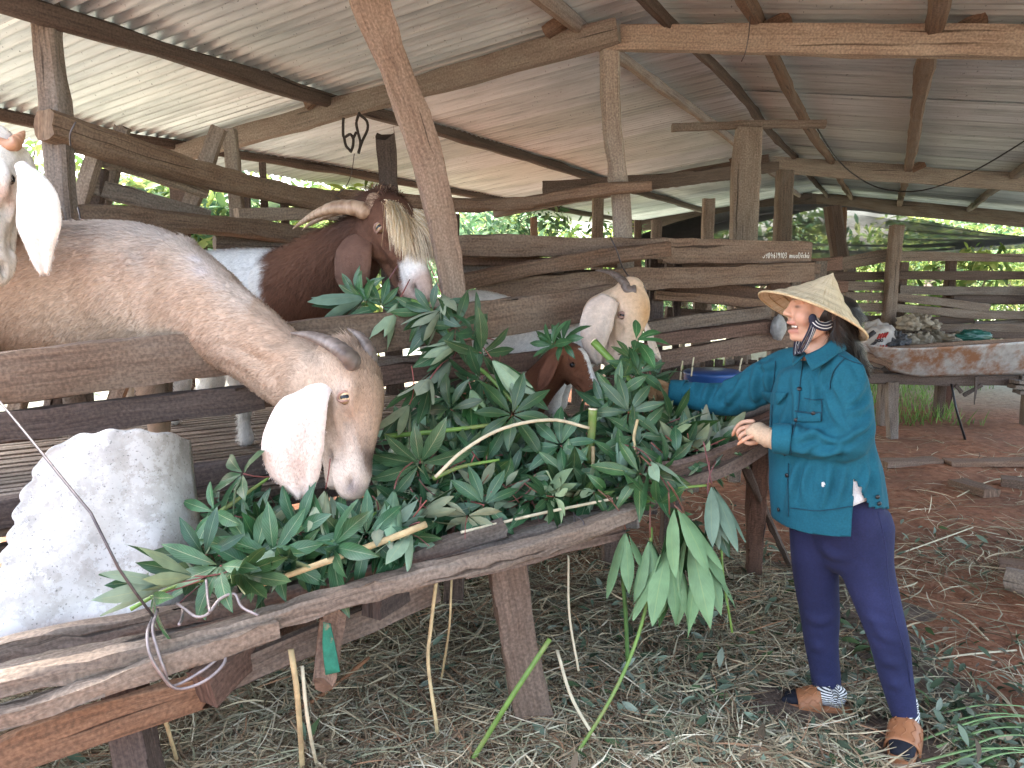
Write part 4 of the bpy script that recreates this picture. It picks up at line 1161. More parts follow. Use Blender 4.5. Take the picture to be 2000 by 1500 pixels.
# ---------------------------------------------------------------- white goat cropped by the left edge
def goat_white_left():
    root = empty('goat', P(-60, 800, 2.75) * 1.0, 'white goat at the left edge with a long drooping white ear', 'goat', 'goats in the pen')
    poll, nose = P(-18, 296, 2.72), P(-22, 540, 2.56)
    M, L = head_frame(poll, nose, (0.12, -1, 0.1))
    parts, w = head_parts(M, L, roman=0.03, fat=0.98)
    up = (0, 0, 1)
    parts.append(blob([(w(0.08, 0, -0.1), 0.12, 0.11), (P(-60, 450, 2.85), 0.15, 0.12), (P(-95, 570, 2.86), 0.17, 0.13), (P(-120, 680, 2.88), 0.2, 0.15)], (0, -1, 0.3), 22, 30))
    parts.append(blob([(P(-130, 690, 2.88), 0.2, 0.17), (P(-330, 670, 2.95), 0.23, 0.2), (P(-560, 660, 3.0), 0.22, 0.18)], up, 22, 30))
    fw = Vector((0.9, -0.1, 0))
    for px in (-150, -560):
        for dy in (-0.09, 0.1):
            h = P(px, 800, 2.9 + dy); leg(parts, h, Vector((h.x, h.y, FLOOR_Z + 0.013)), 0.065, fw, px < -400)
    me, co = fuse('body', parts, 0.009, 5)
    no = normals_of(me)
    col = lerp_col((0.78, 0.74, 0.68), (0.7, 0.62, 0.52), 0.3 + 0.4 * patch_noise(co, 8, 3))
    co, col, q = head_sculpt(co, no, col, M, L, lid=(0.42, 0.22, 0.15))
    x, y, z = q.T
    e = np.exp(-(((x - 0.43) / 0.07) ** 2 + ((np.abs(y) - 0.15) / 0.09) ** 2)); col = col * (1 - 0.45 * e[:, None]) + np.array((0.5, 0.26, 0.17)) * 0.45 * e[:, None]
    hx = np.array(M.to_3x3() @ Vector((1, 0, 0)))
    finish_goat(root, me, co, col, 22000, lambda p, nn: np.tile(np.array((-0.2, 0, -0.8)), (len(p), 1)), 0.015, 0.25, 0.0015, None, lambda c_, n_: (c_[:, 0] > -1.95) * 1.0 + 0.02, 6)
    for s_ in (-1, 1):
        eyeball(w(0.3, 0.187 * s_, 0.11), 0.042 * L, M.to_3x3() @ Vector((0.1, s_, 0.35)), M.to_3x3() @ Vector((-1, 0, 0.1)), root, (0.12, 0.08, 0.05), False)
    horn([w(0.02, 0.1, 0.13), P(22, 284, 2.68), P(34, 273, 2.72), P(48, 256, 2.8)], 0.03, HORN_ORANGE, root, 4)
    horn([w(0.02, -0.1, 0.13), P(-40, 282, 2.68), P(-58, 272, 2.72), P(-75, 256, 2.8)], 0.03, HORN_ORANGE, root, 4)
    ec = tint((0.76, 0.7, 0.64))
    ear([P(40, 318, 2.62), P(58, 345, 2.57), P(72, 395, 2.54), P(74, 455, 2.53), P(80, 505, 2.54), P(86, 535, 2.55)], (1, 0.25, 0.02), 0.135, root, ec, fold=-0.35, furn=5000, prof=((0, .3), (.12, .42), (.4, .92), (.62, 1), (.8, .62), (.93, .42), (1, .2)))
    ear([w(0.1, -0.18, 0.05), w(0.2, -0.3, 0.02), w(0.5, -0.36, 0.0), w(0.85, -0.36, 0.0)], M.to_3x3() @ Vector((0, 1, 0.3)), 0.12, root, ec, furn=0)
    return root

# ---------------------------------------------------------------- brown buck with blond forelock
def goat_buck():
    root = empty('goat', P(520, 800, 3.9) * 1.0, 'brown buck with blond forelock, long curved horn and white body chewing a leafy branch', 'goat', 'goats in the pen')
    poll, nose = P(740, 414, 3.62), P(832, 572, 3.36)
    M, L = head_frame(poll, nose, (0.62, -0.6, 0.45))
    parts, w = head_parts(M, L, roman=0.055, fat=1.0)
    up = (0, 0, 1)
    parts.append(blob([(P(300, 590, 4.3), 0.24, 0.2), (P(420, 590, 4.15), 0.27, 0.23), (P(520, 590, 3.98), 0.27, 0.23), (P(585, 585, 3.88), 0.25, 0.2), (P(630, 560, 3.8), 0.21, 0.17)], up, 26, 40))
    parts.append(blob([(P(570, 590, 3.85), 0.25, 0.2), (P(630, 545, 3.76), 0.215, 0.17), (P(680, 500, 3.68), 0.17, 0.13), (P(720, 455, 3.62), 0.12, 0.11)], (-0.6, 0, 0.7), 24, 34))
    fw = Vector((0.8, -0.5, 0)).normalized()
    for px, Y in ((470, 3.6), (560, 3.95), (330, 4.1), (400, 4.4)):
        h = P(px, 700, Y); leg(parts, h, Vector((h.x, h.y, FLOOR_Z + 0.013)), 0.075, fw, Y > 4)
    me, co = fuse('body', parts, 0.0095, 5)
    no = normals_of(me)
    brown, red, wht, blk = (0.095, 0.045, 0.03), (0.19, 0.085, 0.048), (0.8, 0.78, 0.74), (0.022, 0.016, 0.015)
    col = lerp_col(brown, red, 0.5 + 0.4 * patch_noise(co, 10, 5))
    d = co[:, 0] - P(550, 540, 3.9).x + 0.16 * (co[:, 2] - 1.5) + 0.03 * patch_noise(co, 18, 6)
    wm = np.clip(-d / 0.05, 0, 1) * (co[:, 0] < P(600, 540, 3.9).x)
    wm = np.maximum(wm, (co[:, 2] < 1.22) * 1.0)
    col = col * (1 - wm[:, None]) + np.array(wht) * wm[:, None]
    pk = P(700, 425, 3.6); e = np.exp(-(((co - np.array(pk)) / 0.1) ** 2).sum(1)); col = col * (1 - 0.75 * e[:, None]) + np.array(blk) * 0.75 * e[:, None]
    co, col, q = head_sculpt(co, no, col, M, L, lid=(0.2, 0.1, 0.07), dark=(0.3, 0.2, 0.18))
    x, y, z = q.T
    inh = (np.abs(y) < 0.3) & (x > -0.1) & (x < 1.15) & (np.abs(z) < 0.42)
    face = np.clip((x + 0.05) / 0.1, 0, 1) * inh
    col = col * (1 - 0.5 * face[:, None]) + np.array((0.1, 0.05, 0.033)) * 0.5 * face[:, None]
    wn_ = np.clip((x - 0.66 + 0.07 * patch_noise(co, 60, 12) + 0.5 * np.maximum(0, np.abs(y) - 0.07)) / 0.07, 0, 1) * inh * np.clip((z + 0.12 + 0.03 * patch_noise(co, 50, 13)) / 0.05, 0, 1)
    col = col * (1 - wn_[:, None]) + np.array((0.72, 0.68, 0.64)) * wn_[:, None]
    lp = np.clip((x - 0.8) / 0.1, 0, 1) * inh
    col = col * (1 - 0.8 * lp[:, None]) + np.array((0.45, 0.29, 0.23)) * 0.8 * lp[:, None]
    co, col, q = (co, *head_sculpt(co, no, col, M, L, lid=(0.2, 0.1, 0.07), dark=(0.3, 0.2, 0.18))[1:])
    def flow(p, nn):
        f = np.tile(np.array((-0.35, 0.25, -0.75)), (len(p), 1))
        return f
    hc = np.array(M @ Vector((L * 0.55, 0, 0)))
    def lenfn(p, nn):
        dd = np.linalg.norm(p - hc, axis=1)
        return np.where(dd < 0.26, 0.3, 1.0) * np.where(p[:, 0] < P(545, 540, 3.9).x, 0.8, 1.25)
    finish_goat(root, me, co, col, 52000, flow, 0.045, 0.4, 0.0017, lenfn, lambda c_, n_: ((c_[:, 2] > 1.3) | (n_[:, 1] < 0)) * (0.1 + (n_[:, 1] < 0.4)), 7, 0.35)
    for s_ in (-1, 1):
        eyeball(w(0.33, 0.186 * s_, 0.1), 0.05 * L, M.to_3x3() @ Vector((0.1, s_, 0.25)), M.to_3x3() @ Vector((-1, 0, 0.1)), root, (0.45, 0.3, 0.16))
        for up_, rr_ in ((0.034, 0.0065), (-0.034, 0.0045)):
            pts = [w(0.33 - up_ * (1 - a * a), s_ * (0.228 - 0.05 * a * a - 0.02 * a), 0.1 + a * 0.062) for a in np.linspace(-1, 1, 9)]
            tube('eyelid', pts, rr_, mat_lid, root, 7)
    horn([w(0.0, -0.09, 0.13), P(718, 412, 3.52), P(692, 406, 3.5), P(655, 405, 3.52), P(618, 418, 3.58), P(590, 434, 3.64), P(572, 447, 3.68)], 0.058, HORN_TAN, root, 12, 0.7)
    horn([w(0.0, 0.09, 0.13), P(728, 408, 3.7), P(700, 408, 3.72), P(665, 410, 3.74), P(630, 424, 3.78), P(602, 440, 3.82), P(590, 450, 3.84)], 0.055, HORN_TAN, root, 12, 0.7)
    ec = tint((0.16, 0.085, 0.06))
    ear([P(694, 458, 3.52), P(688, 488, 3.44), P(686, 530, 3.42), P(684, 570, 3.44)], (1, -0.1, 0.1), 0.17, root, ec, fold=-0.35, furn=6000, prof=((0, .75), (.2, .95), (.5, 1), (.8, .9), (.93, .7), (1, .4)))
    ear([w(0.08, 0.2, 0.02), w(0.2, 0.33, -0.08), w(0.45, 0.36, -0.25), w(0.7, 0.35, -0.4)], M.to_3x3() @ Vector((0.9, 0, 0.3)), 0.15, root, ec, furn=0)
    # forelock and beard: long strands, fanned from the brow
    def locks(name, n, rootfn, dirs, length, cols, seed):
        rs = np.random.default_rng(seed); V, F, Cc = [], [], []
        for i in range(n):
            p = np.array(rootfn(rs)); d = np.array(dirs(rs)); Ln = length * rs.uniform(0.6, 1.15)
            c_ = np.array(cols[rs.integers(len(cols))]) * rs.uniform(0.75, 1.2)
            side = np.cross(d, (0, -1, 0.1)); side /= np.linalg.norm(side) + 1e-9
            b0 = len(V)
            ph = rs.uniform(0, 6.28)
            for k in range(6):
                t = k / 5
                q_ = p + d * Ln * t * (1 - 0.35 * t) + np.array((0, 0, -1)) * Ln * 0.75 * t ** 1.6 + side * 0.006 * math.sin(ph + t * 4)
                wd = 0.0015 * (1 - t) + 0.0004
                V += [q_ - side * wd, q_ + side * wd]; Cc += [c_, c_]
            for k in range(5):
                a = b0 + 2 * k; F.append((a, a + 1, a + 3, a + 2))
        me_ = mesh_from(name, [(V, F)]); set_col(me_, np.clip(np.array(Cc), 0, .95))
        o = link(name, me_, FUR, root); o['kind'] = 'stuff'
        return o
    blond = [(0.62, 0.47, 0.28), (0.7, 0.58, 0.4), (0.5, 0.36, 0.2), (0.74, 0.66, 0.5)]
    X3 = M.to_3x3()
    fx, fy, fz = (np.array(X3 @ Vector(v)) for v in ((1, 0, 0), (0, 1, 0), (0, 0, 1)))
    locks('forelock', 2200, lambda r_: w(0.24 + r_.uniform(-.08, .12), -0.05 + r_.normal(0, .05), 0.27), lambda r_: fz * 0.5 + fx * 0.4 - fy * 0.3 + r_.normal(0, .1, 3), 0.23, blond, 1)
    locks('forelock', 1800, lambda r_: w(0.3 + r_.uniform(-.06, .1), 0.08 + r_.normal(0, .04), 0.27), lambda r_: fz * 0.45 + fx * 0.6 + fy * 0.35 + r_.normal(0, .12, 3), 0.22, blond, 2)
    locks('forelock', 1400, lambda r_: w(0.36 + r_.uniform(-.08, .12), 0.0 + r_.normal(0, .06), 0.27), lambda r_: fz * 0.2 + fx * 0.8 + r_.normal(0, .08, 3), 0.15, [(0.6, 0.5, 0.36), (0.7, 0.62, 0.48), (0.25, 0.18, 0.13)], 3)
    locks('crest', 300, lambda r_: w(0.0 + r_.uniform(-.1, .08), r_.normal(0, .06), 0.2), lambda r_: fz * 0.9 - fx * 0.4 + r_.normal(0, .2, 3), 0.1, [(0.12, 0.06, 0.04), (0.05, 0.03, 0.025), (0.3, 0.2, 0.13)], 4)
    locks('beard', 260, lambda r_: w(0.82 + r_.uniform(-.12, .06), r_.normal(0, .04), -0.25), lambda r_: -fz * 0.4 + r_.normal(0, .1, 3), 0.13, [(0.02, 0.015, 0.014), (0.05, 0.03, 0.025)], 5)
    return root

# ---------------------------------------------------------------- white goat with the tan head
def goat_white_right():
    root = empty('goat', P(1000, 800, 4.0) * 1.0, 'white goat with a tan head and curved horns eating behind the leaf heap', 'goat', 'goats in the pen')
    poll, nose = P(1230, 574, 3.5), P(1204, 724, 3.42)
    M, L = head_frame(poll, nose, (0.7, -0.68, 0.1))
    parts, w = head_parts(M, L, roman=0.045, fat=1.02)
    up = (0, 0, 1)
    parts.append(blob([(P(880, 650, 4.02), 0.2, 0.18), (P(930, 655, 3.98), 0.235, 0.21), (P(1010, 672, 3.93), 0.22, 0.2), (P(1080, 680, 3.86), 0.19, 0.17), (P(1125, 672, 3.78), 0.15, 0.125)], up, 24, 36))
    parts.append(blob([(P(1070, 688, 3.86), 0.17, 0.14), (P(1130, 662, 3.74), 0.14, 0.11), (P(1175, 625, 3.62), 0.12, 0.1), (w(0.1, 0, -0.06), 0.085, 0.085)], (-0.5, 0, 0.8), 20, 30))
    fw = Vector((0.9, -0.4, 0)).normalized()
    for px, Y in ((1075, 3.75), (1090, 4.0), (880, 3.9), (870, 4.15)):
        h = P(px, 745, Y); leg(parts, h, Vector((h.x, h.y, FLOOR_Z + 0.013)), 0.065, fw, px < 1000)
    me, co = fuse('body', parts, 0.009, 5)
    no = normals_of(me)
    wht = (0.82, 0.8, 0.76)
    d = co[:, 0] - P(1130, 660, 3.75).x + 0.35 * (co[:, 2] - 1.3) + 0.02 * patch_noise(co, 22, 6)
    tm = np.clip(d / 0.05, 0, 1)
    col = np.array(wht) * (1 - tm[:, None]) + lerp_col((0.55, 0.38, 0.24), (0.66, 0.53, 0.41), 0.5 + 0.5 * patch_noise(co, 14, 7)) * tm[:, None]
    co, col, q = head_sculpt(co, no, col, M, L, lid=(0.35, 0.2, 0.16))
    x, y, z = q.T
    inh = (np.abs(y) < 0.3) & (x > -0.1) & (x < 1.15) & (np.abs(z) < 0.42)
    e = np.exp(-(((x - 0.28) / 0.2) ** 2 + (y / 0.14) ** 2)) * inh * (z > 0.1)
    col = col * (1 - 0.7 * e[:, None]) + np.array((0.48, 0.26, 0.1)) * 0.7 * e[:, None]
    pl = np.clip((x - 0.5) / 0.2, 0, 1) * inh
    col = col * (1 - 0.5 * pl[:, None]) + np.array((0.68, 0.55, 0.45)) * 0.5 * pl[:, None]
    hx = np.array(M.to_3x3() @ Vector((1, 0, 0)))
    hc = np.array(M @ Vector((L * 0.45, 0, 0)))
    finish_goat(root, me, co, col, 26000, lambda p, nn: np.where((np.linalg.norm(p - hc, axis=1) < 0.25)[:, None], hx[None, :], np.array((-0.7, 0.2, -0.6))[None, :]), 0.022, 0.25, 0.0017,
                lambda p, nn: np.where(np.linalg.norm(p - hc, axis=1) < 0.25, 0.4, 1.0), lambda c_, n_: 0.1 + (n_[:, 1] < 0.4) * 1.0, 8)
    for s_ in (-1, 1):
        eyeball(w(0.33, 0.186 * s_, 0.1), 0.052 * L, M.to_3x3() @ Vector((0.1, s_, 0.35)), M.to_3x3() @ Vector((-1, 0, 0.1)), root, (0.3, 0.16, 0.1), True)
        for up_, rr_ in ((0.026, 0.0075), (-0.034, 0.0045)):
            pts = [w(0.33 - up_ * (1 - a * a), s_ * (0.228 - 0.05 * a * a - 0.02 * a), 0.1 + a * 0.062) for a in np.linspace(-1, 1, 9)]
            tube('eyelid', pts, rr_, mat_lid, root, 7)
    hb = w(-0.02, -0.085, 0.14); hf = w(-0.02, 0.085, 0.14)
    horn([hb, P(1226, 566, hb.y), P(1219, 552, hb.y + 0.02), P(1206, 540, hb.y + 0.06), P(1188, 531, hb.y + 0.1), P(1163, 528, hb.y + 0.14)], 0.03, HORN_GREY, root, 10)
    horn([hf, P(1253, 570, hf.y), P(1252, 560, hf.y + 0.02), P(1245, 551, hf.y + 0.05), P(1230, 545, hf.y + 0.1)], 0.028, HORN_GREY, root, 9)
    ec = tint((0.6, 0.49, 0.41))
    ear([P(1192, 580, 3.42), P(1174, 605, 3.38), P(1164, 645, 3.36), P(1162, 690, 3.37), P(1170, 712, 3.38)], (1, 0.1, 0.1), 0.15, root, ec, fold=-0.25, furn=3000, prof=((0, .6), (.15, .85), (.45, 1), (.7, .75), (.9, .4), (1, .15)))
    ear([P(1257, 622, 3.44), P(1266, 645, 3.42), P(1276, 675, 3.42), P(1288, 702, 3.43)], (0.6, 0.8, 0.1), 0.06, root, ec, fold=-0.2, furn=1500)
    return root

# ---------------------------------------------------------------- brown kid
def goat_kid():
    root = empty('goat', P(1030, 850, 3.7) * 1.0, 'small dark brown kid with a white blaze poking its head into the leaf heap', 'goat', 'goats in the pen')
    poll, nose = P(1098, 690, 3.34), P(1168, 768, 3.24)
    M, L = head_frame(poll, nose, (0.55, -0.35, 0.8))
    parts, w = head_parts(M, L, roman=0.01, fat=1.25)
    parts.append(blob([(w(0.1, 0, -0.1), 0.075, 0.07), (P(1060, 745, 3.42), 0.085, 0.07), (P(1020, 790, 3.55), 0.11, 0.09), (P(970, 800, 3.72), 0.14, 0.11), (P(900, 800, 3.95), 0.14, 0.11)], (0, 0, 1), 20, 36))
    fw = Vector((0.7, -0.7, 0)).normalized()
    for px, Y in ((1000, 3.6), (1020, 3.72), (890, 3.9), (915, 4.0)):
        h = P(px, 830, Y); leg(parts, h, Vector((h.x, h.y, FLOOR_Z + 0.013)), 0.045, fw, Y > 3.8)
    me, co = fuse('body', parts, 0.007, 4)
    no = normals_of(me)
    col = lerp_col((0.12, 0.045, 0.024), (0.2, 0.08, 0.042), 0.5 + 0.5 * patch_noise(co, 16, 9))
    co, col, q = head_sculpt(co, no, col, M, L, lid=(0.04, 0.02, 0.02))
    x, y, z = q.T
    e = (np.abs(y) < 0.075) * (z > 0.1) * (x > 0.2) * (x < 0.95); col = np.where(e[:, None] > 0, np.array((0.78, 0.75, 0.72)), col)
    e = np.exp(-(((x - 0.06) / 0.16) ** 2 + (y / 0.14) ** 2)) * (z > 0); col = col * (1 - 0.8 * e[:, None]) + np.array((0.05, 0.035, 0.03)) * 0.8 * e[:, None]
    finish_goat(root, me, co, col, 15000, lambda p, nn: np.tile(np.array((-0.7, 0.3, -0.6)), (len(p), 1)), 0.016, 0.28, 0.0015, None, None, 9)
    for s_ in (-1, 1):
        eyeball(w(0.36, 0.215 * s_, 0.1), 0.055 * L, M.to_3x3() @ Vector((0.1, s_, 0.25)), M.to_3x3() @ Vector((-1, 0, 0.1)), root, (0.05, 0.03, 0.02), False)
    ec = tint((0.15, 0.06, 0.035))
    ear([w(0.08, -0.22, 0.08), w(0.1, -0.4, 0.02), w(0.2, -0.5, -0.25), w(0.3, -0.5, -0.6)], M.to_3x3() @ Vector((1, 0, 0.2)), 0.07, root, ec, furn=1200)
    ear([w(0.08, 0.22, 0.08), w(0.1, 0.4, 0.02), w(0.2, 0.5, -0.25), w(0.3, 0.5, -0.6)], M.to_3x3() @ Vector((1, 0, 0.2)), 0.07, root, ec, furn=0)
    return root

goat_tan(); goat_white_left(); goat_buck(); goat_white_right(); goat_kid()

# ================================================================ PERSON
def mat_cloth(name, colr, wear=None, weave=900, rough=0.85):
    m, nt, b = new_mat(name)
    tc = nd(nt, 'ShaderNodeTexCoord')
    n1 = nd(nt, 'ShaderNodeTexNoise', {'Vector': tc.outputs['Object'], 'Scale': 7, 'Detail': 5})
    n2 = nd(nt, 'ShaderNodeTexNoise', {'Vector': tc.outputs['Object'], 'Scale': 160, 'Detail': 3})
    n3 = nd(nt, 'ShaderNodeTexNoise', {'Vector': tc.outputs['Object'], 'Scale': 26, 'Detail': 4, 'Distortion': 0.6})
    c = ramp(nt, n1.outputs[0], [(0.3, tuple(x * 0.82 for x in colr)), (0.7, tuple(x * 1.18 for x in colr))])
    v = ramp(nt, n2.outputs[0], [(0.3, g(0.88)), (0.7, g(1.12))])
    c = mixc(nt, 1.0, c, v, 'MULTIPLY')
    if wear:
        f = ramp(nt, n3.outputs[0], [(0.62, g(0)), (0.8, g(0.35))])
        c = mixc(nt, f, c, wear)
    nt.links.new(c, b.inputs['Base Color'])
    b.inputs['Roughness'].default_value = rough
    b.inputs['Specular IOR Level'].default_value = 0.2
    b.inputs['Sheen Weight'].default_value = 0.02
    p = bump(nt, b, n3.outputs[0], 0.25, 0.006)
    bump(nt, b, n2.outputs[0], 0.25, 0.0015, p)
    return m

TEAL = mat_cloth('teal_cotton', (0.009, 0.088, 0.128), (0.022, 0.13, 0.175))
NAVY = mat_cloth('navy_jersey', (0.02, 0.023, 0.066), None)
WHITE = mat_cloth('white_cotton', (0.75, 0.74, 0.72))
GLOVE = mat_cloth('beige_knit', (0.47, 0.34, 0.23), (0.56, 0.43, 0.3))
GLOVE_DIRTY = mat_cloth('dirty_glove', (0.28, 0.165, 0.085), (0.4, 0.27, 0.15))
HSKIN = mat_col('human_skin', rough=0.5, var=0.07, scale=40, spec=0.35, bumps=0.1, bdist=0.002, sss=0.12)
HAIRM = mat_plain('black_hair', (0.012, 0.01, 0.009), 0.4, 0.3, 60)
BLACK = mat_plain('black_plastic', (0.012, 0.012, 0.014), 0.3, 0.1)
THREAD = mat_plain('dark_teal_thread', (0.006, 0.04, 0.065), 0.9, 0.1)
RUBBER = mat_plain('tan_rubber', (0.36, 0.15, 0.065), 0.55, 0.12, 25)
TOOTH = mat_plain('tooth', (0.8, 0.77, 0.7), 0.3, 0.03)
def mat_stripe(name, a, b_c, freq, axis=2, src='Object', thin=0.5):
    m, nt, b = new_mat(name)
    tc = nd(nt, 'ShaderNodeTexCoord')
    s_ = nd(nt, 'ShaderNodeSeparateXYZ', {0: tc.outputs[src]})
    mu = nd(nt, 'ShaderNodeMath', {0: s_.outputs[axis], 1: freq}, operation='MULTIPLY')
    fr_ = nd(nt, 'ShaderNodeMath', {0: mu.outputs[0]}, operation='FRACT')
    gt = nd(nt, 'ShaderNodeMath', {0: fr_.outputs[0], 1: thin}, operation='GREATER_THAN')
    nt.links.new(mixc(nt, gt.outputs[0], a, b_c), b.inputs['Base Color'])
    b.inputs['Roughness'].default_value = 0.85
    return m
SOCK = mat_stripe('striped_sock', (0.02, 0.022, 0.03), (0.72, 0.71, 0.68), 130)
SOCK_TOE = mat_plain('black_sock', (0.012, 0.013, 0.02), 0.9, 0.2)
RIBBON = mat_stripe('striped_ribbon', (0.012, 0.013, 0.03), (0.6, 0.58, 0.55), 3.0, 1, 'UV', 0.72)

def ribbon(name, pts, wdir, width, mat, parent, n=24, thick=0.002, twist=0.0):
    C = resample(pts, n)
    T = np.gradient(C, axis=0); T /= np.linalg.norm(T, axis=1)[:, None]
    W = np.array(wdir, float) - T * (T @ np.array(wdir, float))[:, None]
    W /= np.linalg.norm(W, axis=1)[:, None]
    N = np.cross(T, W)
    m = 5; s_ = np.linspace(-1, 1, m)
    surf = C[:, None] + W[:, None] * (s_ * width / 2)[None, :, None] + N[:, None] * (0.12 * width * (1 - s_ ** 2))[None, :, None]
    V = surf.reshape(-1, 3)
    i = np.repeat(np.arange(n - 1), m - 1); j = np.tile(np.arange(m - 1), n - 1)
    a = i * m + j
    q = np.stack([a, a + 1, a + m + 1, a + m], -1)
    t = np.linspace(0, 1, n); sv = (s_ + 1) / 2
    uv = np.stack([np.stack([t[i], sv[j]], -1), np.stack([t[i], sv[j + 1]], -1), np.stack([t[i + 1], sv[j + 1]], -1), np.stack([t[i + 1], sv[j]], -1)], 1)
    me = fast_mesh(name, V, q, np.full(len(q), 4), True, uv.reshape(-1, 2))
    o = link(name, me, mat, parent)
    md = o.modifiers.new('thick', 'SOLIDIFY'); md.thickness = thick; md.offset = 0
    return o

def make_person():
    root = empty('person', Vector((1.2, 2.5, 0)), 'person in conical straw hat, teal work jacket and navy trousers feeding the goats', 'person')
    Fc = Vector((-0.93, -0.37, 0)); Lc = Vector((0.37, -0.93, 0))
    SL, SR = P(1650, 742, 2.40), P(1548, 722, 2.68)
    EL, WL = P(1668, 858, 2.32), P(1512, 857, 2.43)
    ER, WR = P(1425, 778, 2.88), P(1312, 766, 3.0)
    # ---- head frame
    HC = P(1600, 607, 2.54)
    f = Vector((-0.985, 0.06, 0.07)).normalized(); u = Vector((0.06, 0.03, 1)); u = (u - f * u.dot(f)).normalized(); l = u.cross(f)
    def h(a, b_, c): return HC + f * a + l * b_ + u * c
    Mh = Matrix(((f.x, l.x, u.x, HC.x), (f.y, l.y, u.y, HC.y), (f.z, l.z, u.z, HC.z), (0, 0, 0, 1)))
    parts = [ball(h(-0.012, 0, 0.004), 0.084, 0.07, 0.07, Mh, 26, 18),
             blob([(h(0.042, 0, 0.02), 0.044, 0.058), (h(0.045, 0, -0.01), 0.046, 0.06), (h(0.047, 0, -0.06), 0.038, 0.048)], f, 20, 16),
             ball(h(0.068, 0, -0.09), 0.018, 0.021, 0.017, Mh),
             blob([(h(0.086, 0, 0.024), 0.011, 0.009), (h(0.096, 0, 0.0), 0.0105, 0.009), (h(0.107, 0, -0.016), 0.0105, 0.0115)], f, 12, 12),
             blob([(h(0.07, -0.028, -0.05), 0.008), (h(0.088, -0.012, -0.046), 0.0095), (h(0.092, 0, -0.046), 0.009), (h(0.088, 0.012, -0.046), 0.0095), (h(0.07, 0.028, -0.05), 0.008)], u, 10, 20),
             blob([(h(0.068, -0.025, -0.066), 0.0075), (h(0.085, 0, -0.073), 0.0095), (h(0.068, 0.025, -0.066), 0.0075)], u, 10, 16),
             blob([(h(-0.02, 0, -0.04), 0.052, 0.05), (h(-0.03, 0, -0.1), 0.05, 0.048), (P(1600, 690, 2.545), 0.056, 0.062), (P(1604, 730, 2.54), 0.07, 0.1)], Fc, 20, 22)]
    for s_ in (-1, 1):
        parts += [ball(h(0.056, 0.034 * s_, -0.024), 0.034, 0.031, 0.033, Mh), ball(h(0.096, 0.012 * s_, -0.02), 0.0095, 0.0075, 0.0075, Mh),
                  blob([(h(-0.005, 0.057 * s_, -0.045), 0.02, 0.012), (h(0.03, 0.046 * s_, -0.08), 0.017, 0.013), (h(0.056, 0.018 * s_, -0.092), 0.015)], u, 12, 14),
                  blob([(h(0.072, 0.045 * s_, 0.03), 0.011), (h(0.084, 0.02 * s_, 0.034), 0.012)], u, 10, 8),
                  blob([(h(-0.025, 0.074 * s_, -0.03), 0.01, 0.006), (h(-0.03, 0.08 * s_, 0.0), 0.018, 0.007), (h(-0.03, 0.08 * s_, 0.02), 0.014, 0.006)], f, 10, 10)]
    # torso core, arms, legs hidden in the clothes
    parts += [blob([(P(1604, 725, 2.54), 0.07, 0.12), (P(1606, 850, 2.54), 0.08, 0.11), (P(1635, 1030, 2.53), 0.08, 0.11)], Fc, 18, 20),
              blob([(SL, 0.03), (P(1664, 800, 2.36), 0.025), (EL, 0.022), (P(1600, 862, 2.375), 0.022), (WL, 0.024)], (0, 0, 1), 12, 20), blob([(SR, 0.03), (ER, 0.024), (WR, 0.024)], (0, 0, 1), 12, 20)]
    HA, KA, AA = P(1590, 1050, 2.6), P(1602, 1240, 2.6), P(1618, 1378, 2.6)
    HB, KB, AB = P(1690, 1060, 2.48), P(1738, 1235, 2.42), P(1768, 1405, 2.44)
    parts += [blob([(HA, 0.05), (KA, 0.03), (AA, 0.026)], Fc, 12, 16), blob([(HB, 0.05), (KB, 0.03), (AB, 0.026)], Fc, 12, 16)]
    # near hand, bare fingers over the board
    parts += [blob([(P(1508, 856, 2.43), 0.022, 0.028), (P(1490, 850, 2.46), 0.019, 0.034), (P(1470, 838, 2.49), 0.016, 0.036)], (-0.2, 0.3, 0.9), 14, 14)]
    for ch in ([(1471, 823, 2.52, .0092), (1450, 825, 2.54, .0086), (1438, 836, 2.552, .0078), (1431, 850, 2.555, .0066)],
               [(1468, 832, 2.495, .0092), (1447, 838, 2.505, .0088), (1441, 847, 2.51, .008), (1447, 857, 2.52, .007)],
               [(1469, 841, 2.47, .009), (1450, 848, 2.475, .0084), (1445, 856, 2.48, .0078), (1452, 863, 2.49, .0066)],
               [(1474, 849, 2.45, .0084), (1458, 856, 2.45, .0076), (1449, 862, 2.452, .007), (1442, 867, 2.456, .006)],
               [(1496, 852, 2.475, .012), (1480, 862, 2.515, .0098), (1464, 866, 2.545, .0085), (1455, 864, 2.555, .007)]):
        parts.append(blob([(P(a, b_, c), r_) for a, b_, c, r_ in ch], (0, 0.2, 1), 12, 18))
    me, co = fuse('body', parts, 0.0042, 3)
    no = normals_of(me)
    Mi = np.array(Mh.inverted()); q = co @ Mi[:3, :3].T + Mi[:3, 3]
    a, b_, c = q.T
    col = np.tile(np.array((0.52, 0.30, 0.2)), (len(co), 1))
    ck = np.exp(-(((a - 0.07) / 0.03) ** 2 + ((np.abs(b_) - 0.04) / 0.03) ** 2 + ((c + 0.02) / 0.03) ** 2)); col = col * (1 - 0.3 * ck[:, None]) + np.array((0.6, 0.28, 0.22)) * 0.3 * ck[:, None]
    lipm = np.exp(-((((c + 0.0465) / 0.008) ** 2))) + np.exp(-((((c + 0.073) / 0.009) ** 2)))
    lipm = np.clip(lipm, 0, 1) * (a > 0.066) * (np.abs(b_) < 0.033)
    col = col * (1 - 0.6 * lipm[:, None]) + np.array((0.42, 0.15, 0.13)) * 0.6 * lipm[:, None]
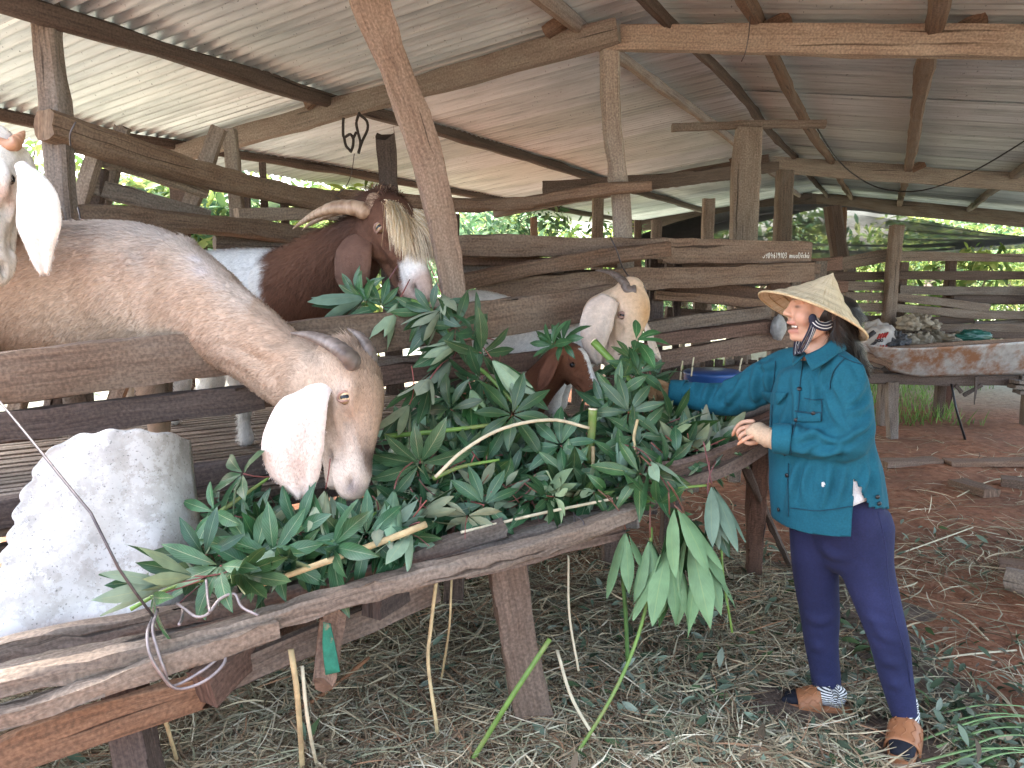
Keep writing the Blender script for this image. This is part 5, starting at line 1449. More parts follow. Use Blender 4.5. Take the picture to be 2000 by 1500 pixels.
    mo = np.exp(-(((c + 0.0595) / 0.0065) ** 2)) * (a > 0.045) * np.clip((0.034 - np.abs(b_)) / 0.006, 0, 1)
    co = co - np.outer(mo * 0.016, np.array(f)); col = col * (1 - 0.9 * mo[:, None]) + np.array((0.16, 0.04, 0.035)) * 0.9 * mo[:, None]
    ns = np.exp(-(((a - 0.096) / 0.007) ** 2 + ((np.abs(b_) - 0.0075) / 0.004) ** 2 + ((c + 0.0295) / 0.005) ** 2)); col = col * (1 - 0.85 * ns[:, None])
    ex = np.exp(-(((a - 0.085) / 0.02) ** 2 + ((np.abs(b_) - 0.032) / 0.014) ** 2 + ((c - 0.008) / 0.0045) ** 2)); col = col * (1 - 0.85 * ex[:, None])
    eb = np.exp(-(((a - 0.085) / 0.03) ** 2 + ((np.abs(b_) - 0.03) / 0.018) ** 2 + ((c - 0.034) / 0.004) ** 2)); col = col * (1 - 0.9 * eb[:, None])
    px, py = project(co)
    tip = (np.hypot(px - 1431, py - 850) < 9) | (np.hypot(px - 1443, py - 866) < 9)
    col[tip & (px < 1500)] *= np.array((1.0, 0.82, 0.68))
    put(me, co); set_col(me, col)
    link('body', me, HSKIN, root)
    tp = [h(0.0785 - 1.0 * x * x * 8, x, -0.0565) for x in np.linspace(-0.024, 0.024, 9)]
    C = resample(tp, 18); v, fc = tube_data(C, 0.0046, 0.0026, u, 8)
    link('teeth', mesh_from('teeth', [(v, fc)]), TOOTH, root)

    # ---- jacket
    fold = lambda pts, r_: blob([(P(*p), rr) for p, rr in zip(pts, np.r_[0.35, np.full(len(pts) - 2, 1.0), 0.35] * r_)], (0, 0, 1), 8, 16)
    jp = [blob([(P(1622, 1075, 2.52), 0.178, 0.205), (P(1617, 1000, 2.52), 0.172, 0.205), (P(1610, 930, 2.52), 0.163, 0.2), (P(1602, 860, 2.525), 0.148, 0.185), (P(1602, 800, 2.53), 0.143, 0.182), (P(1603, 755, 2.535), 0.13, 0.17), (P(1606, 722, 2.54), 0.105, 0.14), (P(1606, 706, 2.545), 0.07, 0.085)], Fc, 34, 50),
          blob([(P(1618, 705, 2.5), 0.055), (SL, 0.07, 0.06), (P(1664, 800, 2.36), 0.063, 0.058), (EL, 0.06, 0.055), (P(1630, 866, 2.36), 0.06, 0.055), (P(1570, 862, 2.4), 0.054, 0.05), (P(1522, 857, 2.425), 0.042, 0.042)], (0, 0, 1), 24, 44),
          blob([(P(1590, 705, 2.58), 0.055), (SR, 0.082, 0.07), (P(1490, 748, 2.77), 0.08, 0.066), (ER, 0.068, 0.06), (P(1370, 775, 2.94), 0.056, 0.05), (P(1325, 767, 2.99), 0.046, 0.042)], (0, 0, 1), 24, 44)]
    rf = np.random.default_rng(4)
    JF = ([(1520, 700, 0), (1500, 715, 0), (1470, 712, 0)], [(1500, 790, 0), (1480, 800, 0), (1455, 795, 0)], [(1425, 735, 0), (1420, 765, 0), (1430, 795, 0)], [(1345, 745, 0), (1335, 765, 0), (1340, 788, 0)],
          [(1690, 745, 0), (1672, 775, 0), (1655, 790, 0)], [(1702, 815, 0), (1685, 838, 0), (1655, 846, 0)], [(1650, 860, 0), (1632, 880, 0), (1605, 890, 0)], [(1600, 838, 0), (1580, 850, 0), (1560, 852, 0)], [(1590, 870, 0), (1570, 880, 0), (1550, 880, 0)],
          [(1585, 735, 0), (1590, 770, 0), (1585, 800, 0)], [(1530, 800, 0), (1528, 840, 0), (1520, 880, 0)], [(1580, 900, 0), (1570, 940, 0), (1572, 980, 0)], [(1650, 905, 0), (1645, 940, 0), (1635, 985, 0)], [(1660, 690, 0), (1680, 715, 0), (1690, 740, 0)], [(1615, 715, 0), (1605, 735, 0), (1600, 755, 0)],
          [(1478, 712, 2.73), (1470, 760, 2.70), (1480, 800, 2.72)], [(1500, 705, 2.68), (1497, 745, 2.64), (1512, 780, 2.6)], [(1452, 735, 2.78), (1432, 770, 2.8), (1405, 800, 2.85)],
                [(1440, 722, 2.82), (1410, 755, 2.84), (1395, 795, 2.88)], [(1395, 740, 2.88), (1380, 765, 2.89), (1372, 795, 2.92)], [(1360, 742, 2.93), (1348, 770, 2.94)],
                [(1530, 720, 2.58), (1520, 770, 2.52), (1510, 830, 2.46)], [(1550, 740, 2.5), (1556, 790, 2.43), (1552, 850, 2.39)], [(1610, 760, 2.36), (1625, 800, 2.31), (1640, 830, 2.27)],
                [(1640, 870, 2.28), (1600, 850, 2.31), (1560, 838, 2.35)], [(1660, 880, 2.25), (1610, 885, 2.28), (1570, 888, 2.33)], [(1690, 830, 2.24), (1660, 855, 2.24), (1620, 862, 2.27)],
                [(1700, 780, 2.3), (1680, 800, 2.26), (1650, 808, 2.27)], [(1640, 720, 2.33), (1632, 745, 2.32), (1638, 775, 2.29)], [(1560, 900, 2.36), (1545, 950, 2.34), (1540, 1000, 2.34)],
                [(1620, 900, 2.29), (1615, 950, 2.28), (1600, 1000, 2.3)], [(1700, 900, 2.33), (1690, 940, 2.33), (1670, 985, 2.31)], [(1715, 870, 2.42), (1712, 920, 2.38), (1720, 980, 2.4)])
    me, co = fuse('jacket', jp, 0.0075, 5)
    no = normals_of(me)
    nz = np.array([noise.noise(Vector(p) * 11) * 0.6 + noise.noise(Vector((p[0] * 26, p[1] * 26, p[2] * 14))) * 0.4 for p in co])
    co = co + no * (nz * 0.0065)[:, None]
    co = crease(co, no, [[p[:2] for p in pts] for pts in JF], 6.5, 0.0125)
    put(me, co)
    bm = bmesh.new(); bm.from_mesh(me)
    hem = P(1600, 1014, 2.5)
    hn = Vector((0.11, 0, -1)).normalized()
    bmesh.ops.bisect_plane(bm, geom=bm.verts[:] + bm.edges[:] + bm.faces[:], plane_co=hem, plane_no=hn, clear_outer=True)
    # side slit and sleeve mouths
    bm.verts.ensure_lookup_table()
    cc = np.array([fc_.calc_center_median() for fc_ in bm.faces]); fx, fy = project(cc)
    dead = [fc_ for fc_, x, y, p in zip(bm.faces, fx, fy, cc) if p[1] < 2.55 and y > 938 and x > 1668 + (y - 938) * -0.06 and x < 1672 + (y - 938) * 0.55]
    dead += [fc_ for fc_, x, y, p in zip(bm.faces, fx, fy, cc) if y > 992 and x > 1672]
    bmesh.ops.delete(bm, geom=list(set(dead)), context='FACES')
    bm.to_mesh(me); bm.free()
    jk = link('jacket', me, TEAL, root)
    jk.modifiers.new('thick', 'SOLIDIFY').thickness = 0.005
    me.update()
    bm = bmesh.new(); bm.from_mesh(me); bvh = BVHTree.FromBMesh(bm); bm.free()
    O = Vector((0, 0, CAM_H))
    def on(px_, py_, off=0.004):
        loc, nor, _, _ = bvh.ray_cast(O, ray(px_, py_).normalized())
        if loc is None: return P(px_, py_, 2.35)
        if nor.dot(ray(px_, py_)) > 0: nor = -nor
        return loc + nor * off
    def onN(px_, py_):
        loc, nor, _, _ = bvh.ray_cast(O, ray(px_, py_).normalized())
        if loc is None: return P(px_, py_, 2.35), Vector((0, -1, 0))
        if nor.dot(ray(px_, py_)) > 0: nor = -nor
        return loc, nor
    for x, y in ((1561, 760), (1555, 820), (1589, 807), (1538, 928), (1534, 886), (1713, 970), (1716, 983), (1522, 995)):
        p, n_ = onN(x, y)
        M = n_.to_track_quat('Z', 'Y').to_matrix()
        v, fc = ball(p + n_ * 0.004, 0.0075, 0.0075, 0.0035, M, 14, 8)
        link('button', mesh_from('button', [(v, fc)]), BLACK, jk)
    def seam(pts, name='seam', r_=0.0016, mat=THREAD):
        C = resample([(x, y, 0) for x, y in pts], 6 * len(pts))
        tube(name, [on(x, y, 0.003) for x, y, _ in C], r_, mat, jk, 5, n=len(C) * 2)
    seam([(1570, 700), (1562, 760), (1556, 820), (1548, 850)]); seam([(1541, 905), (1540, 960), (1541, 1008)])
    seam([(1650, 700), (1632, 722), (1624, 745), (1621, 762)]); seam([(1544, 992), (1600, 997), (1666, 988)])
    seam([(1545, 836), (1544, 860), (1546, 886)]); seam([(1628, 684), (1640, 695), (1660, 705), (1690, 715)])
    seam([(1510, 790), (1508, 830)]); seam([(1553, 803), (1580, 806), (1606, 806)], r_=0.0026); seam([(1572, 778), (1590, 781), (1609, 780)])
    seam([(1605, 780), (1605, 822)]); seam([(1515, 705), (1512, 740), (1505, 765)])
    def flap(name, top, bot, mat, off=0.007, parent=jk):
        rows = []
        for i in range(5):
            t = i / 4
            rows.append([on(x0 * (1 - t) + x1 * t, y0 * (1 - t) + y1 * t, off + 0.004 * math.sin(math.pi * t)) for (x0, y0), (x1, y1) in zip(top, bot)])
        return curved_sheet(name, rows, mat, parent, 0.004, 14, 8)
    flap('pocket_flap', [(1490, 762), (1505, 764), (1520, 766), (1542, 768)], [(1493, 776), (1503, 784), (1522, 789), (1540, 771)], TEAL)
    flap('pocket', [(1556, 806), (1575, 807), (1604, 807)], [(1557, 822), (1575, 824), (1604, 824)], TEAL, 0.004)
    # collar
    curved_sheet('collar', [[P(1640, 650, 2.52), P(1624, 664, 2.455), P(1600, 682, 2.44), P(1571, 695, 2.46)], [P(1648, 666, 2.5), P(1634, 680, 2.425), P(1608, 700, 2.41), P(1578, 710, 2.42)],
                            [P(1652, 684, 2.47), P(1636, 692, 2.41), P(1612, 708, 2.39), P(1586, 724, 2.4)]], TEAL, jk, 0.006, 16, 9)
    curved_sheet('collar', [[P(1574, 690, 2.48), P(1570, 686, 2.53), P(1572, 680, 2.58), P(1580, 672, 2.62)], [P(1563, 702, 2.46), P(1560, 694, 2.52), P(1562, 686, 2.58), P(1572, 676, 2.63)],
                            [P(1548, 713, 2.46), P(1549, 702, 2.52), P(1556, 692, 2.6), P(1570, 682, 2.65)]], TEAL, jk, 0.006, 14, 8)
    # cuffs
    for pts, r_ in (([P(1545, 859, 2.41), P(1528, 857, 2.42), P(1511, 856, 2.432)], 0.0475), ([P(1340, 768, 2.975), P(1326, 767, 2.99), P(1310, 766, 3.003)], 0.049)):
        v, fc = tube_data(resample(pts, 8), np.linspace(r_, r_ * 0.93, 8), np.linspace(r_, r_ * 0.93, 8), (0, 0, 1), 24, False)
        o = link('cuff', mesh_from('cuff', [(v, fc)]), TEAL, jk); o.modifiers.new('thick', 'SOLIDIFY').thickness = 0.004
    # white shirt tail, bleach spot
    sr = [(x, on(x, 931, -0.01).y) for x in (1656, 1670, 1684, 1698)]
    curved_sheet('shirt', [[P(x, 926, y + 0.004) for x, y in sr], [P(x, 952, y + 0.002) for x, y in sr], [P(x, 992 - (x - 1656) * 0.4, y + 0.002) for x, y in sr]], WHITE, root, 0.004)
    p, n_ = onN(1608, 946); M = n_.to_track_quat('Z', 'Y').to_matrix()
    v, fc = ball(p, 0.013, 0.009, 0.002, M, 12, 6); v = v + rf.normal(0, 0.0012, v.shape)
    link('pale_stain', mesh_from('pale_stain', [(v, fc)]), WHITE, jk)

    # ---- trousers
    tp_ = [blob([(P(1640, 960, 2.53), 0.12, 0.15), (P(1642, 1020, 2.53), 0.122, 0.15), (P(1645, 1065, 2.535), 0.1, 0.14)], Fc, 28, 24),
           blob([(P(1600, 1030, 2.58), 0.1, 0.1), (P(1592, 1100, 2.6), 0.083, 0.08), (P(1599, 1180, 2.605), 0.071, 0.069), (P(1604, 1250, 2.61), 0.061, 0.061), (P(1613, 1320, 2.61), 0.052, 0.052), (P(1618, 1376, 2.61), 0.048, 0.048)], Fc, 24, 36),
           blob([(P(1685, 1030, 2.49), 0.105, 0.1), (P(1692, 1100, 2.47), 0.091, 0.087), (P(1711, 1170, 2.44), 0.076, 0.073), (P(1733, 1240, 2.42), 0.065, 0.062), (P(1750, 1320, 2.42), 0.057, 0.054), (P(1766, 1396, 2.43), 0.041, 0.041)], Fc, 24, 36)]
    TF = ([(1700, 1215, 2.37), (1722, 1240, 2.345), (1755, 1255, 2.36)], [(1690, 1200, 2.37), (1730, 1225, 2.345)], [(1570, 1200, 2.55), (1600, 1215, 2.53), (1630, 1205, 2.55)], [(1580, 1260, 2.56), (1610, 1268, 2.545)],
                [(1600, 1065, 2.5), (1625, 1085, 2.47), (1650, 1090, 2.44)], [(1735, 1330, 2.37), (1760, 1345, 2.365)], [(1720, 1290, 2.37), (1760, 1300, 2.36)], [(1590, 1330, 2.56), (1625, 1340, 2.56)])
    me, co = fuse('trousers', tp_, 0.008, 5)
    no = normals_of(me)
    nz = np.array([noise.noise(Vector((p[0] * 12, p[1] * 12, p[2] * 7))) for p in co]); put(me, crease(co + no * (nz * 0.004)[:, None], no, [[p[:2] for p in pts] for pts in TF], 8, 0.007))
    tr_ = link('trousers', me, NAVY, root)
    tube('side_seam', [P(1715, 1000, 2.36), P(1728, 1060, 2.355), P(1737, 1150, 2.348), P(1752, 1220, 2.343), P(1772, 1290, 2.358), P(1782, 1370, 2.39)], 0.0022, NAVY, tr_, 6)

    # ---- feet: socks and slide sandals
    def foot(ank, heel, toe, width):
        d = (toe - heel); d.z = 0; L = d.length; d.normalize(); s_ = Vector((-d.y, d.x, 0)); z = Vector((0, 0, 1))
        b0 = heel.copy()
        pt = lambda a_, b2, c_: b0 + d * (a_ * L) + s_ * b2 + z * c_
        v, fc = blob([(ank + Vector((0, 0, 0.06)), 0.037), (ank, 0.037), (pt(0.2, 0, 0.075), 0.04, 0.038), (pt(0.42, 0, 0.062), 0.034, 0.04)], d, 18, 18)
        v2, f2 = blob([(pt(0.16, 0, 0.06), 0.03, 0.032), (pt(0.45, 0, 0.058), 0.03, 0.038), (pt(0.62, 0, 0.05), 0.024, 0.041)], z, 18, 12)
        link('sock', mesh_from('sock', [(v, fc), (v2, f2)]), SOCK, root)
        v, fc = blob([(pt(0.55, 0, 0.05), 0.024, 0.04), (pt(0.74, 0, 0.045), 0.02, 0.042), (pt(0.88, 0.004, 0.04), 0.015, 0.036)], z, 18, 14)
        v2, f2 = blob([(pt(0.8, 0.022, 0.042), 0.016), (pt(0.94, 0.02, 0.038), 0.013)], z, 10, 8)
        v3, f3 = blob([(pt(0.8, -0.016, 0.04), 0.014, 0.018), (pt(0.89, -0.018, 0.036), 0.012, 0.016)], z, 10, 8)
        link('sock', mesh_from('sock', [(v, fc), (v2, f2), (v3, f3)]), SOCK_TOE, root)
        # sole
        n = 40; ring = []
        for i in range(n):
            a_ = 2 * math.pi * i / n
            x = 0.5 - 0.56 * math.cos(a_); wv = (width / 2) * (0.86 + 0.2 * x) * abs(math.sin(a_)) ** 0.75 * (1 if math.sin(a_) >= 0 else -1)
            ring.append((x, wv))
        V = []; Fq = []
        for zz, sc_ in ((0.002, 0.94), (0.008, 1.0), (0.026, 1.02), (0.033, 0.97)):
            V += [pt(0.5 + (x - 0.5) * sc_, y * sc_, zz) for x, y in ring]
        for k in range(3):
            for i in range(n):
                Fq.append((k * n + i, k * n + (i + 1) % n, (k + 1) * n + (i + 1) % n, (k + 1) * n + i))
        Fq.append(tuple(range(n))[::-1]); Fq.append(tuple(range(3 * n, 4 * n)))
        sd_ = link('sandal', mesh_from('sandal', [([list(x) for x in V], Fq)]), RUBBER, root)
        rows = []
        for k in range(7):
            a_ = 0.40 + 0.34 * k / 6
            rows.append([pt(a_ + 0.03 * math.sin(t * math.pi), (width / 2 + 0.006) * math.cos(t * math.pi), 0.014 + (0.078 - 0.03 * k / 6) * math.sin(t * math.pi) ** 0.7) for t in np.linspace(0, 1, 9)])
        st_ = curved_sheet('strap', rows, RUBBER, sd_, 0.007, 24, 10)
        for j in range(1, 6):
            pts = []
            for k in range(13):
                kk = k / 12; a_ = 0.42 + 0.3 * kk; t = j / 6 + 0.035 * math.sin(kk * 4 * math.pi + (j % 2) * math.pi)
                pts.append(pt(a_ + 0.03 * math.sin(t * math.pi), (width / 2 + 0.01) * math.cos(t * math.pi), 0.0185 + (0.078 - 0.03 * kk) * math.sin(t * math.pi) ** 0.7))
            tube('strap_ridge', pts, 0.0016, RUBBER, st_, 5)
        return sd_
    g1 = PZ(1655, 1398, 0.0); g2 = PZ(1533, 1396, 0.0)
    foot(AA, Vector((g1.x, g1.y - 0.0, 0.004)), Vector((g2.x, g2.y + 0.05, 0.004)), 0.092)
    g1 = PZ(1778, 1420, 0.0); g2 = PZ(1756, 1506, 0.0)
    foot(AB, Vector((g1.x, g1.y + 0.02, 0.004)), Vector((g2.x, g2.y, 0.004)), 0.094)

    # ---- gloves
    v, fc = tube_data(resample([P(1474, 838, 2.487), P(1485, 846, 2.468), P(1500, 854, 2.445), P(1512, 857, 2.433), P(1524, 858, 2.425)], 40),
                      np.interp(np.linspace(0, 1, 40), (0, .1, .35, .6, 1), (.024, .026, .0265, .03, .033)) + 0.0022 * np.sin(np.linspace(0, 34, 40)) * np.linspace(0, 1, 40),
                      np.interp(np.linspace(0, 1, 40), (0, .1, .35, .6, 1), (.041, .041, .036, .033, .034)) + 0.0022 * np.sin(np.linspace(0.6, 34, 40)) * np.linspace(0, 1, 40), (-0.2, 0.3, 0.9), 24, False)
    o = link('glove', mesh_from('glove', [(v, fc)]), GLOVE, root); o.modifiers.new('thick', 'SOLIDIFY').thickness = 0.003
    gp = [blob([(P(1316, 766, 3.0), 0.034, 0.03), (P(1300, 764, 3.01), 0.036, 0.036), (P(1285, 765, 3.02), 0.033, 0.034)], (0, 0, 1), 16, 14)]
    for k in range(4):
        y0 = 750 + k * 10; Y0 = 2.985 + k * 0.004
        gp.append(blob([(P(1290, y0, Y0 + 0.02), 0.0115), (P(1274, y0 + 2, Y0), 0.0115), (P(1270, y0 + 5, Y0 - 0.025), 0.0105), (P(1280, y0 + 7, Y0 - 0.04), 0.0098)], (0, 0, 1), 10, 14))
    gp.append(blob([(P(1300, 752, 2.985), 0.014), (P(1286, 746, 2.965), 0.012), (P(1276, 750, 2.955), 0.011)], (0, 0, 1), 10, 12))
    me, co = fuse('glove', gp, 0.005, 3)
    link('glove', me, GLOVE_DIRTY, root)

    # ---- hair, chin strap, hat
    hp = [ball(h(-0.03, 0, -0.005), 0.082, 0.078, 0.07, Mh, 24, 16), blob([(h(-0.075, 0, -0.0), 0.055, 0.07), (P(1640, 655, 2.54), 0.05, 0.06), (P(1662, 685, 2.53), 0.036, 0.05), (P(1682, 712, 2.5), 0.016, 0.026)], (1, 0, 0.4), 18, 22),
          blob([(h(-0.03, 0.076, 0.03), 0.02, 0.01), (h(-0.04, 0.078, -0.02), 0.018, 0.01), (P(1624, 668, 2.46), 0.014, 0.012)], f, 12, 14)]
    me, co = fuse('hair', hp, 0.007, 3)
    no = normals_of(me); Mi2 = Mi; q = co @ Mi2[:3, :3].T + Mi2[:3, 3]
    put(me, co)
    hr = link('hair', me, HAIRM, root)
    fm = fur_mesh('hair_strands', me, np.tile(np.array((0.014, 0.011, 0.01)), (len(co), 1)), 7000, 0.06, lambda p, nn: np.tile(np.array((0.5, 0.05, -1.0)), (len(p), 1)), 0.12, 0.0013, None, 3, lambda c_, n_: (c_[:, 0] > HC.x - 0.01) * (c_[:, 2] < HC.z + 0.02) * 1.0 + 1e-6)
    o = link('hair_strands', fm, HAIRM, hr); o['kind'] = 'stuff'
    ribbon('chin_strap', [P(1591, 618, 2.455), P(1583, 640, 2.445), P(1569, 668, 2.455), P(1560, 686, 2.47), P(1556, 690, 2.5), P(1556, 684, 2.55), P(1560, 660, 2.62)], (0.7, 0.5, 0.4), 0.026, RIBBON, root)
    ribbon('chin_strap', [P(1594, 620, 2.452), P(1588, 645, 2.44), P(1576, 672, 2.445), P(1565, 688, 2.455), P(1559, 686, 2.46), P(1560, 672, 2.455)], (0.8, 0.3, 0.4), 0.02, RIBBON, root)
    ribbon('chin_strap', [P(1586, 622, 2.445), P(1596, 634, 2.44), P(1612, 638, 2.45), P(1628, 632, 2.47)], (0.1, 0.2, 1), 0.028, RIBBON, root)
    v, fc = ball(P(1587, 622, 2.445), 0.013, 0.01, 0.015); link('strap_knot', mesh_from('strap_knot', [(v, fc)]), RIBBON, root)

    # conical hat
    axis = Vector((0.43, 0.1, 0.89)).normalized()
    ctr = P(1586, 616, 2.53); Rr, Hh = 0.182, 0.155
    ax = Vector((1, 0, 0)); ax = (ax - axis * ax.dot(axis)).normalized(); ay = axis.cross(ax)
    nr, ns_ = 22, 144
    V, Fq, uvs = [], [], []
    for i in range(nr):
        t = i / (nr - 1)
        for j in range(ns_):
            a_ = 2 * math.pi * j / ns_
            rad = Rr * t
            z = Hh * (1 - t) - 0.014 * math.sin(math.pi * t) + 0.0009 * (1 if j % 2 else -1) * t + 0.0016 * math.sin(16 * 2 * math.pi * t) + 0.0014 * math.sin(9 * a_) * t
            V.append(ctr + ax * (rad * math.cos(a_)) + ay * (rad * math.sin(a_)) + axis * z)
    for i in range(nr - 1):
        for j in range(ns_):
            k = (j + 1) % ns_
            Fq.append((i * ns_ + j, (i + 1) * ns_ + j, (i + 1) * ns_ + k, i * ns_ + k))
            uvs += [(j / ns_, i / (nr - 1)), (j / ns_, (i + 1) / (nr - 1)), ((j + 1) / ns_, (i + 1) / (nr - 1)), ((j + 1) / ns_, i / (nr - 1))]
    me = mesh_from('conical_hat', [([list(x) for x in V], Fq)])
    lay = me.uv_layers.new(name='UVMap'); lay.data.foreach_set('uv', np.array(uvs, np.float32).ravel())
    m, nt, b = new_mat('palm_leaf_straw')
    uv = nd(nt, 'ShaderNodeUVMap', uv_map='UVMap')
    mp = nd(nt, 'ShaderNodeMapping', {'Vector': uv.outputs[0], 'Scale': (130, 2.2, 1)})
    n1 = nd(nt, 'ShaderNodeTexNoise', {'Vector': mp.outputs[0], 'Scale': 1.4, 'Detail': 6})
    mp2 = nd(nt, 'ShaderNodeMapping', {'Vector': uv.outputs[0], 'Scale': (14, 40, 1)})
    n2 = nd(nt, 'ShaderNodeTexNoise', {'Vector': mp2.outputs[0], 'Scale': 1.0, 'Detail': 3})
    s_ = nd(nt, 'ShaderNodeSeparateXYZ', {0: uv.outputs[0]})
    mu = nd(nt, 'ShaderNodeMath', {0: s_.outputs[1], 1: 100.5}, operation='MULTIPLY')
    sn = nd(nt, 'ShaderNodeMath', {0: mu.outputs[0]}, operation='SINE')
    st2 = ramp(nt, sn.outputs[0], [(0.86, g(0)), (0.97, g(1))])
    c = ramp(nt, n1.outputs[0], [(0.3, (0.36, 0.265, 0.15)), (0.42, (0.56, 0.46, 0.3)), (0.75, (0.68, 0.59, 0.42))])
    dk = ramp(nt, n2.outputs[0], [(0.25, g(0.55)), (0.42, g(1))])
    c = mixc(nt, 1.0, c, dk, 'MULTIPLY')
    c = mixc(nt, nd(nt, 'ShaderNodeMath', {0: st2, 1: 0.25}, operation='MULTIPLY').outputs[0], c, (0.35, 0.26, 0.15))
    nt.links.new(c, b.inputs['Base Color']); b.inputs['Roughness'].default_value = 0.75
    p_ = bump(nt, b, n1.outputs[0], 0.35, 0.003); bump(nt, b, st2, 0.3, 0.002, p_)
    ht = link('conical_hat', me, m, root)
    md = ht.modifiers.new('thick', 'SOLIDIFY'); md.thickness = 0.004; md.offset = -1
    rim = [ctr + ax * (Rr * math.cos(t)) + ay * (Rr * math.sin(t)) - axis * 0.002 for t in np.linspace(0, 2 * math.pi, 73)]
    STRAW = mat_plain('straw_rim', (0.5, 0.38, 0.22), 0.8, 0.3, 60)
    v, fc = tube_data(np.array([list(x) for x in rim]), 0.0042, 0.0042, axis, 8, False)
    link('hat_rim', mesh_from('hat_rim', [(v, fc)]), STRAW, ht)
    for k in range(4):
        t0 = 0.3 + 0.18 * k
        hoop = [ctr + ax * (Rr * t0 * math.cos(t)) + ay * (Rr * t0 * math.sin(t)) + axis * (Hh * (1 - t0) - 0.014 * math.sin(math.pi * t0) - 0.008) for t in np.linspace(0, 2 * math.pi, 49)]
        v, fc = tube_data(np.array([list(x) for x in hoop]), 0.002, 0.002, axis, 6, False)
        link('hoop', mesh_from('hoop', [(v, fc)]), STRAW, ht)
    return root
make_person()

# ================================================================ LEAFY FODDER
def mat_leaf(name, top, under, gloss=0.38, trans=0.18):
    m, nt, b = new_mat(name)
    geo = nd(nt, 'ShaderNodeNewGeometry')
    oi = nd(nt, 'ShaderNodeObjectInfo')
    uv = nd(nt, 'ShaderNodeUVMap', uv_map='UVMap')
    s_ = nd(nt, 'ShaderNodeSeparateXYZ', {0: uv.outputs[0]})
    ab = nd(nt, 'ShaderNodeMath', {0: s_.outputs[1], 1: 0.5}, operation='SUBTRACT')
    ab = nd(nt, 'ShaderNodeMath', {0: ab.outputs[0]}, operation='ABSOLUTE')
    rib = ramp(nt, ab.outputs[0], [(0.0, g(1)), (0.035, g(0))])
    # side veins: oblique lines
    vv = nd(nt, 'ShaderNodeMath', {0: ab.outputs[0], 1: -0.55, 2: s_.outputs[0]}, operation='MULTIPLY_ADD')
    vs = nd(nt, 'ShaderNodeMath', {0: vv.outputs[0], 1: 75.0}, operation='MULTIPLY')
    vs = nd(nt, 'ShaderNodeMath', {0: vs.outputs[0]}, operation='SINE')
    vein = ramp(nt, vs.outputs[0], [(0.8, g(0)), (0.98, g(1))])
    n1 = nd(nt, 'ShaderNodeTexNoise', {'Vector': nd(nt, 'ShaderNodeTexCoord').outputs['Object'], 'Scale': 28, 'Detail': 4})
    ct = ramp(nt, n1.outputs[0], [(0.3, tuple(x * 0.75 for x in top)), (0.7, tuple(x * 1.3 for x in top))])
    cu = ramp(nt, n1.outputs[0], [(0.3, tuple(x * 0.85 for x in under)), (0.7, tuple(x * 1.15 for x in under))])
    c = mixc(nt, geo.outputs['Backfacing'], ct, cu)
    vf = nd(nt, 'ShaderNodeMath', {0: vein, 1: 0.12}, operation='MULTIPLY')
    c = mixc(nt, vf.outputs[0], c, tuple(x * 1.6 for x in under))
    rf_ = nd(nt, 'ShaderNodeMath', {0: rib, 1: 0.65}, operation='MULTIPLY')
    c = mixc(nt, rf_.outputs[0], c, (0.3, 0.36, 0.2))
    hv = nd(nt, 'ShaderNodeHueSaturation', {'Color': c})
    hr = nd(nt, 'ShaderNodeMapRange', {'Value': oi.outputs['Random'], 'To Min': 0.485, 'To Max': 0.515})
    vr = nd(nt, 'ShaderNodeMapRange', {'Value': oi.outputs['Random'], 'To Min': 1.2, 'To Max': 0.75})
    nt.links.new(hr.outputs[0], hv.inputs['Hue']); nt.links.new(vr.outputs[0], hv.inputs['Value'])
    c = mixc(nt, 1.0, hv.outputs[0], oi.outputs['Color'], 'MULTIPLY')
    nt.links.new(c, b.inputs['Base Color'])
    rg = nd(nt, 'ShaderNodeMapRange', {'Value': geo.outputs['Backfacing'], 'To Min': gloss, 'To Max': 0.65})
    nt.links.new(rg.outputs[0], b.inputs['Roughness'])
    b.inputs['Specular IOR Level'].default_value = 0.45
    bump(nt, b, vein, 0.2, 0.002)
    tr_ = nd(nt, 'ShaderNodeBsdfTranslucent', {'Color': c})
    mx = nd(nt, 'ShaderNodeMixShader', {0: trans})
    nt.links.new(b.outputs[0], mx.inputs[1]); nt.links.new(tr_.outputs[0], mx.inputs[2])
    nt.links.new(mx.outputs[0], nt.nodes['Material Output'].inputs['Surface'])
    return m
LEAF = mat_leaf('fodder_leaf', (0.03, 0.09, 0.037), (0.19, 0.285, 0.19))
PETIOLE = mat_plain('red_petiole', (0.17, 0.06, 0.055), 0.5, 0.3, 40)
STEM = mat_plain('green_stem', (0.13, 0.23, 0.045), 0.5, 0.3, 14, second=(0.2, 0.2, 0.07))
STEM_DARK = mat_plain('dark_green_stem', (0.06, 0.13, 0.035), 0.5, 0.3, 14)
DRY = mat_plain('dry_stalk', (0.5, 0.38, 0.2), 0.75, 0.25, 25, second=(0.36, 0.25, 0.13))
DRY_PALE = mat_plain('pale_dry_stalk', (0.55, 0.48, 0.33), 0.8, 0.2, 25, second=(0.4, 0.33, 0.2))
CUT = mat_plain('cut_pith', (0.72, 0.62, 0.45), 0.8, 0.1, 40)

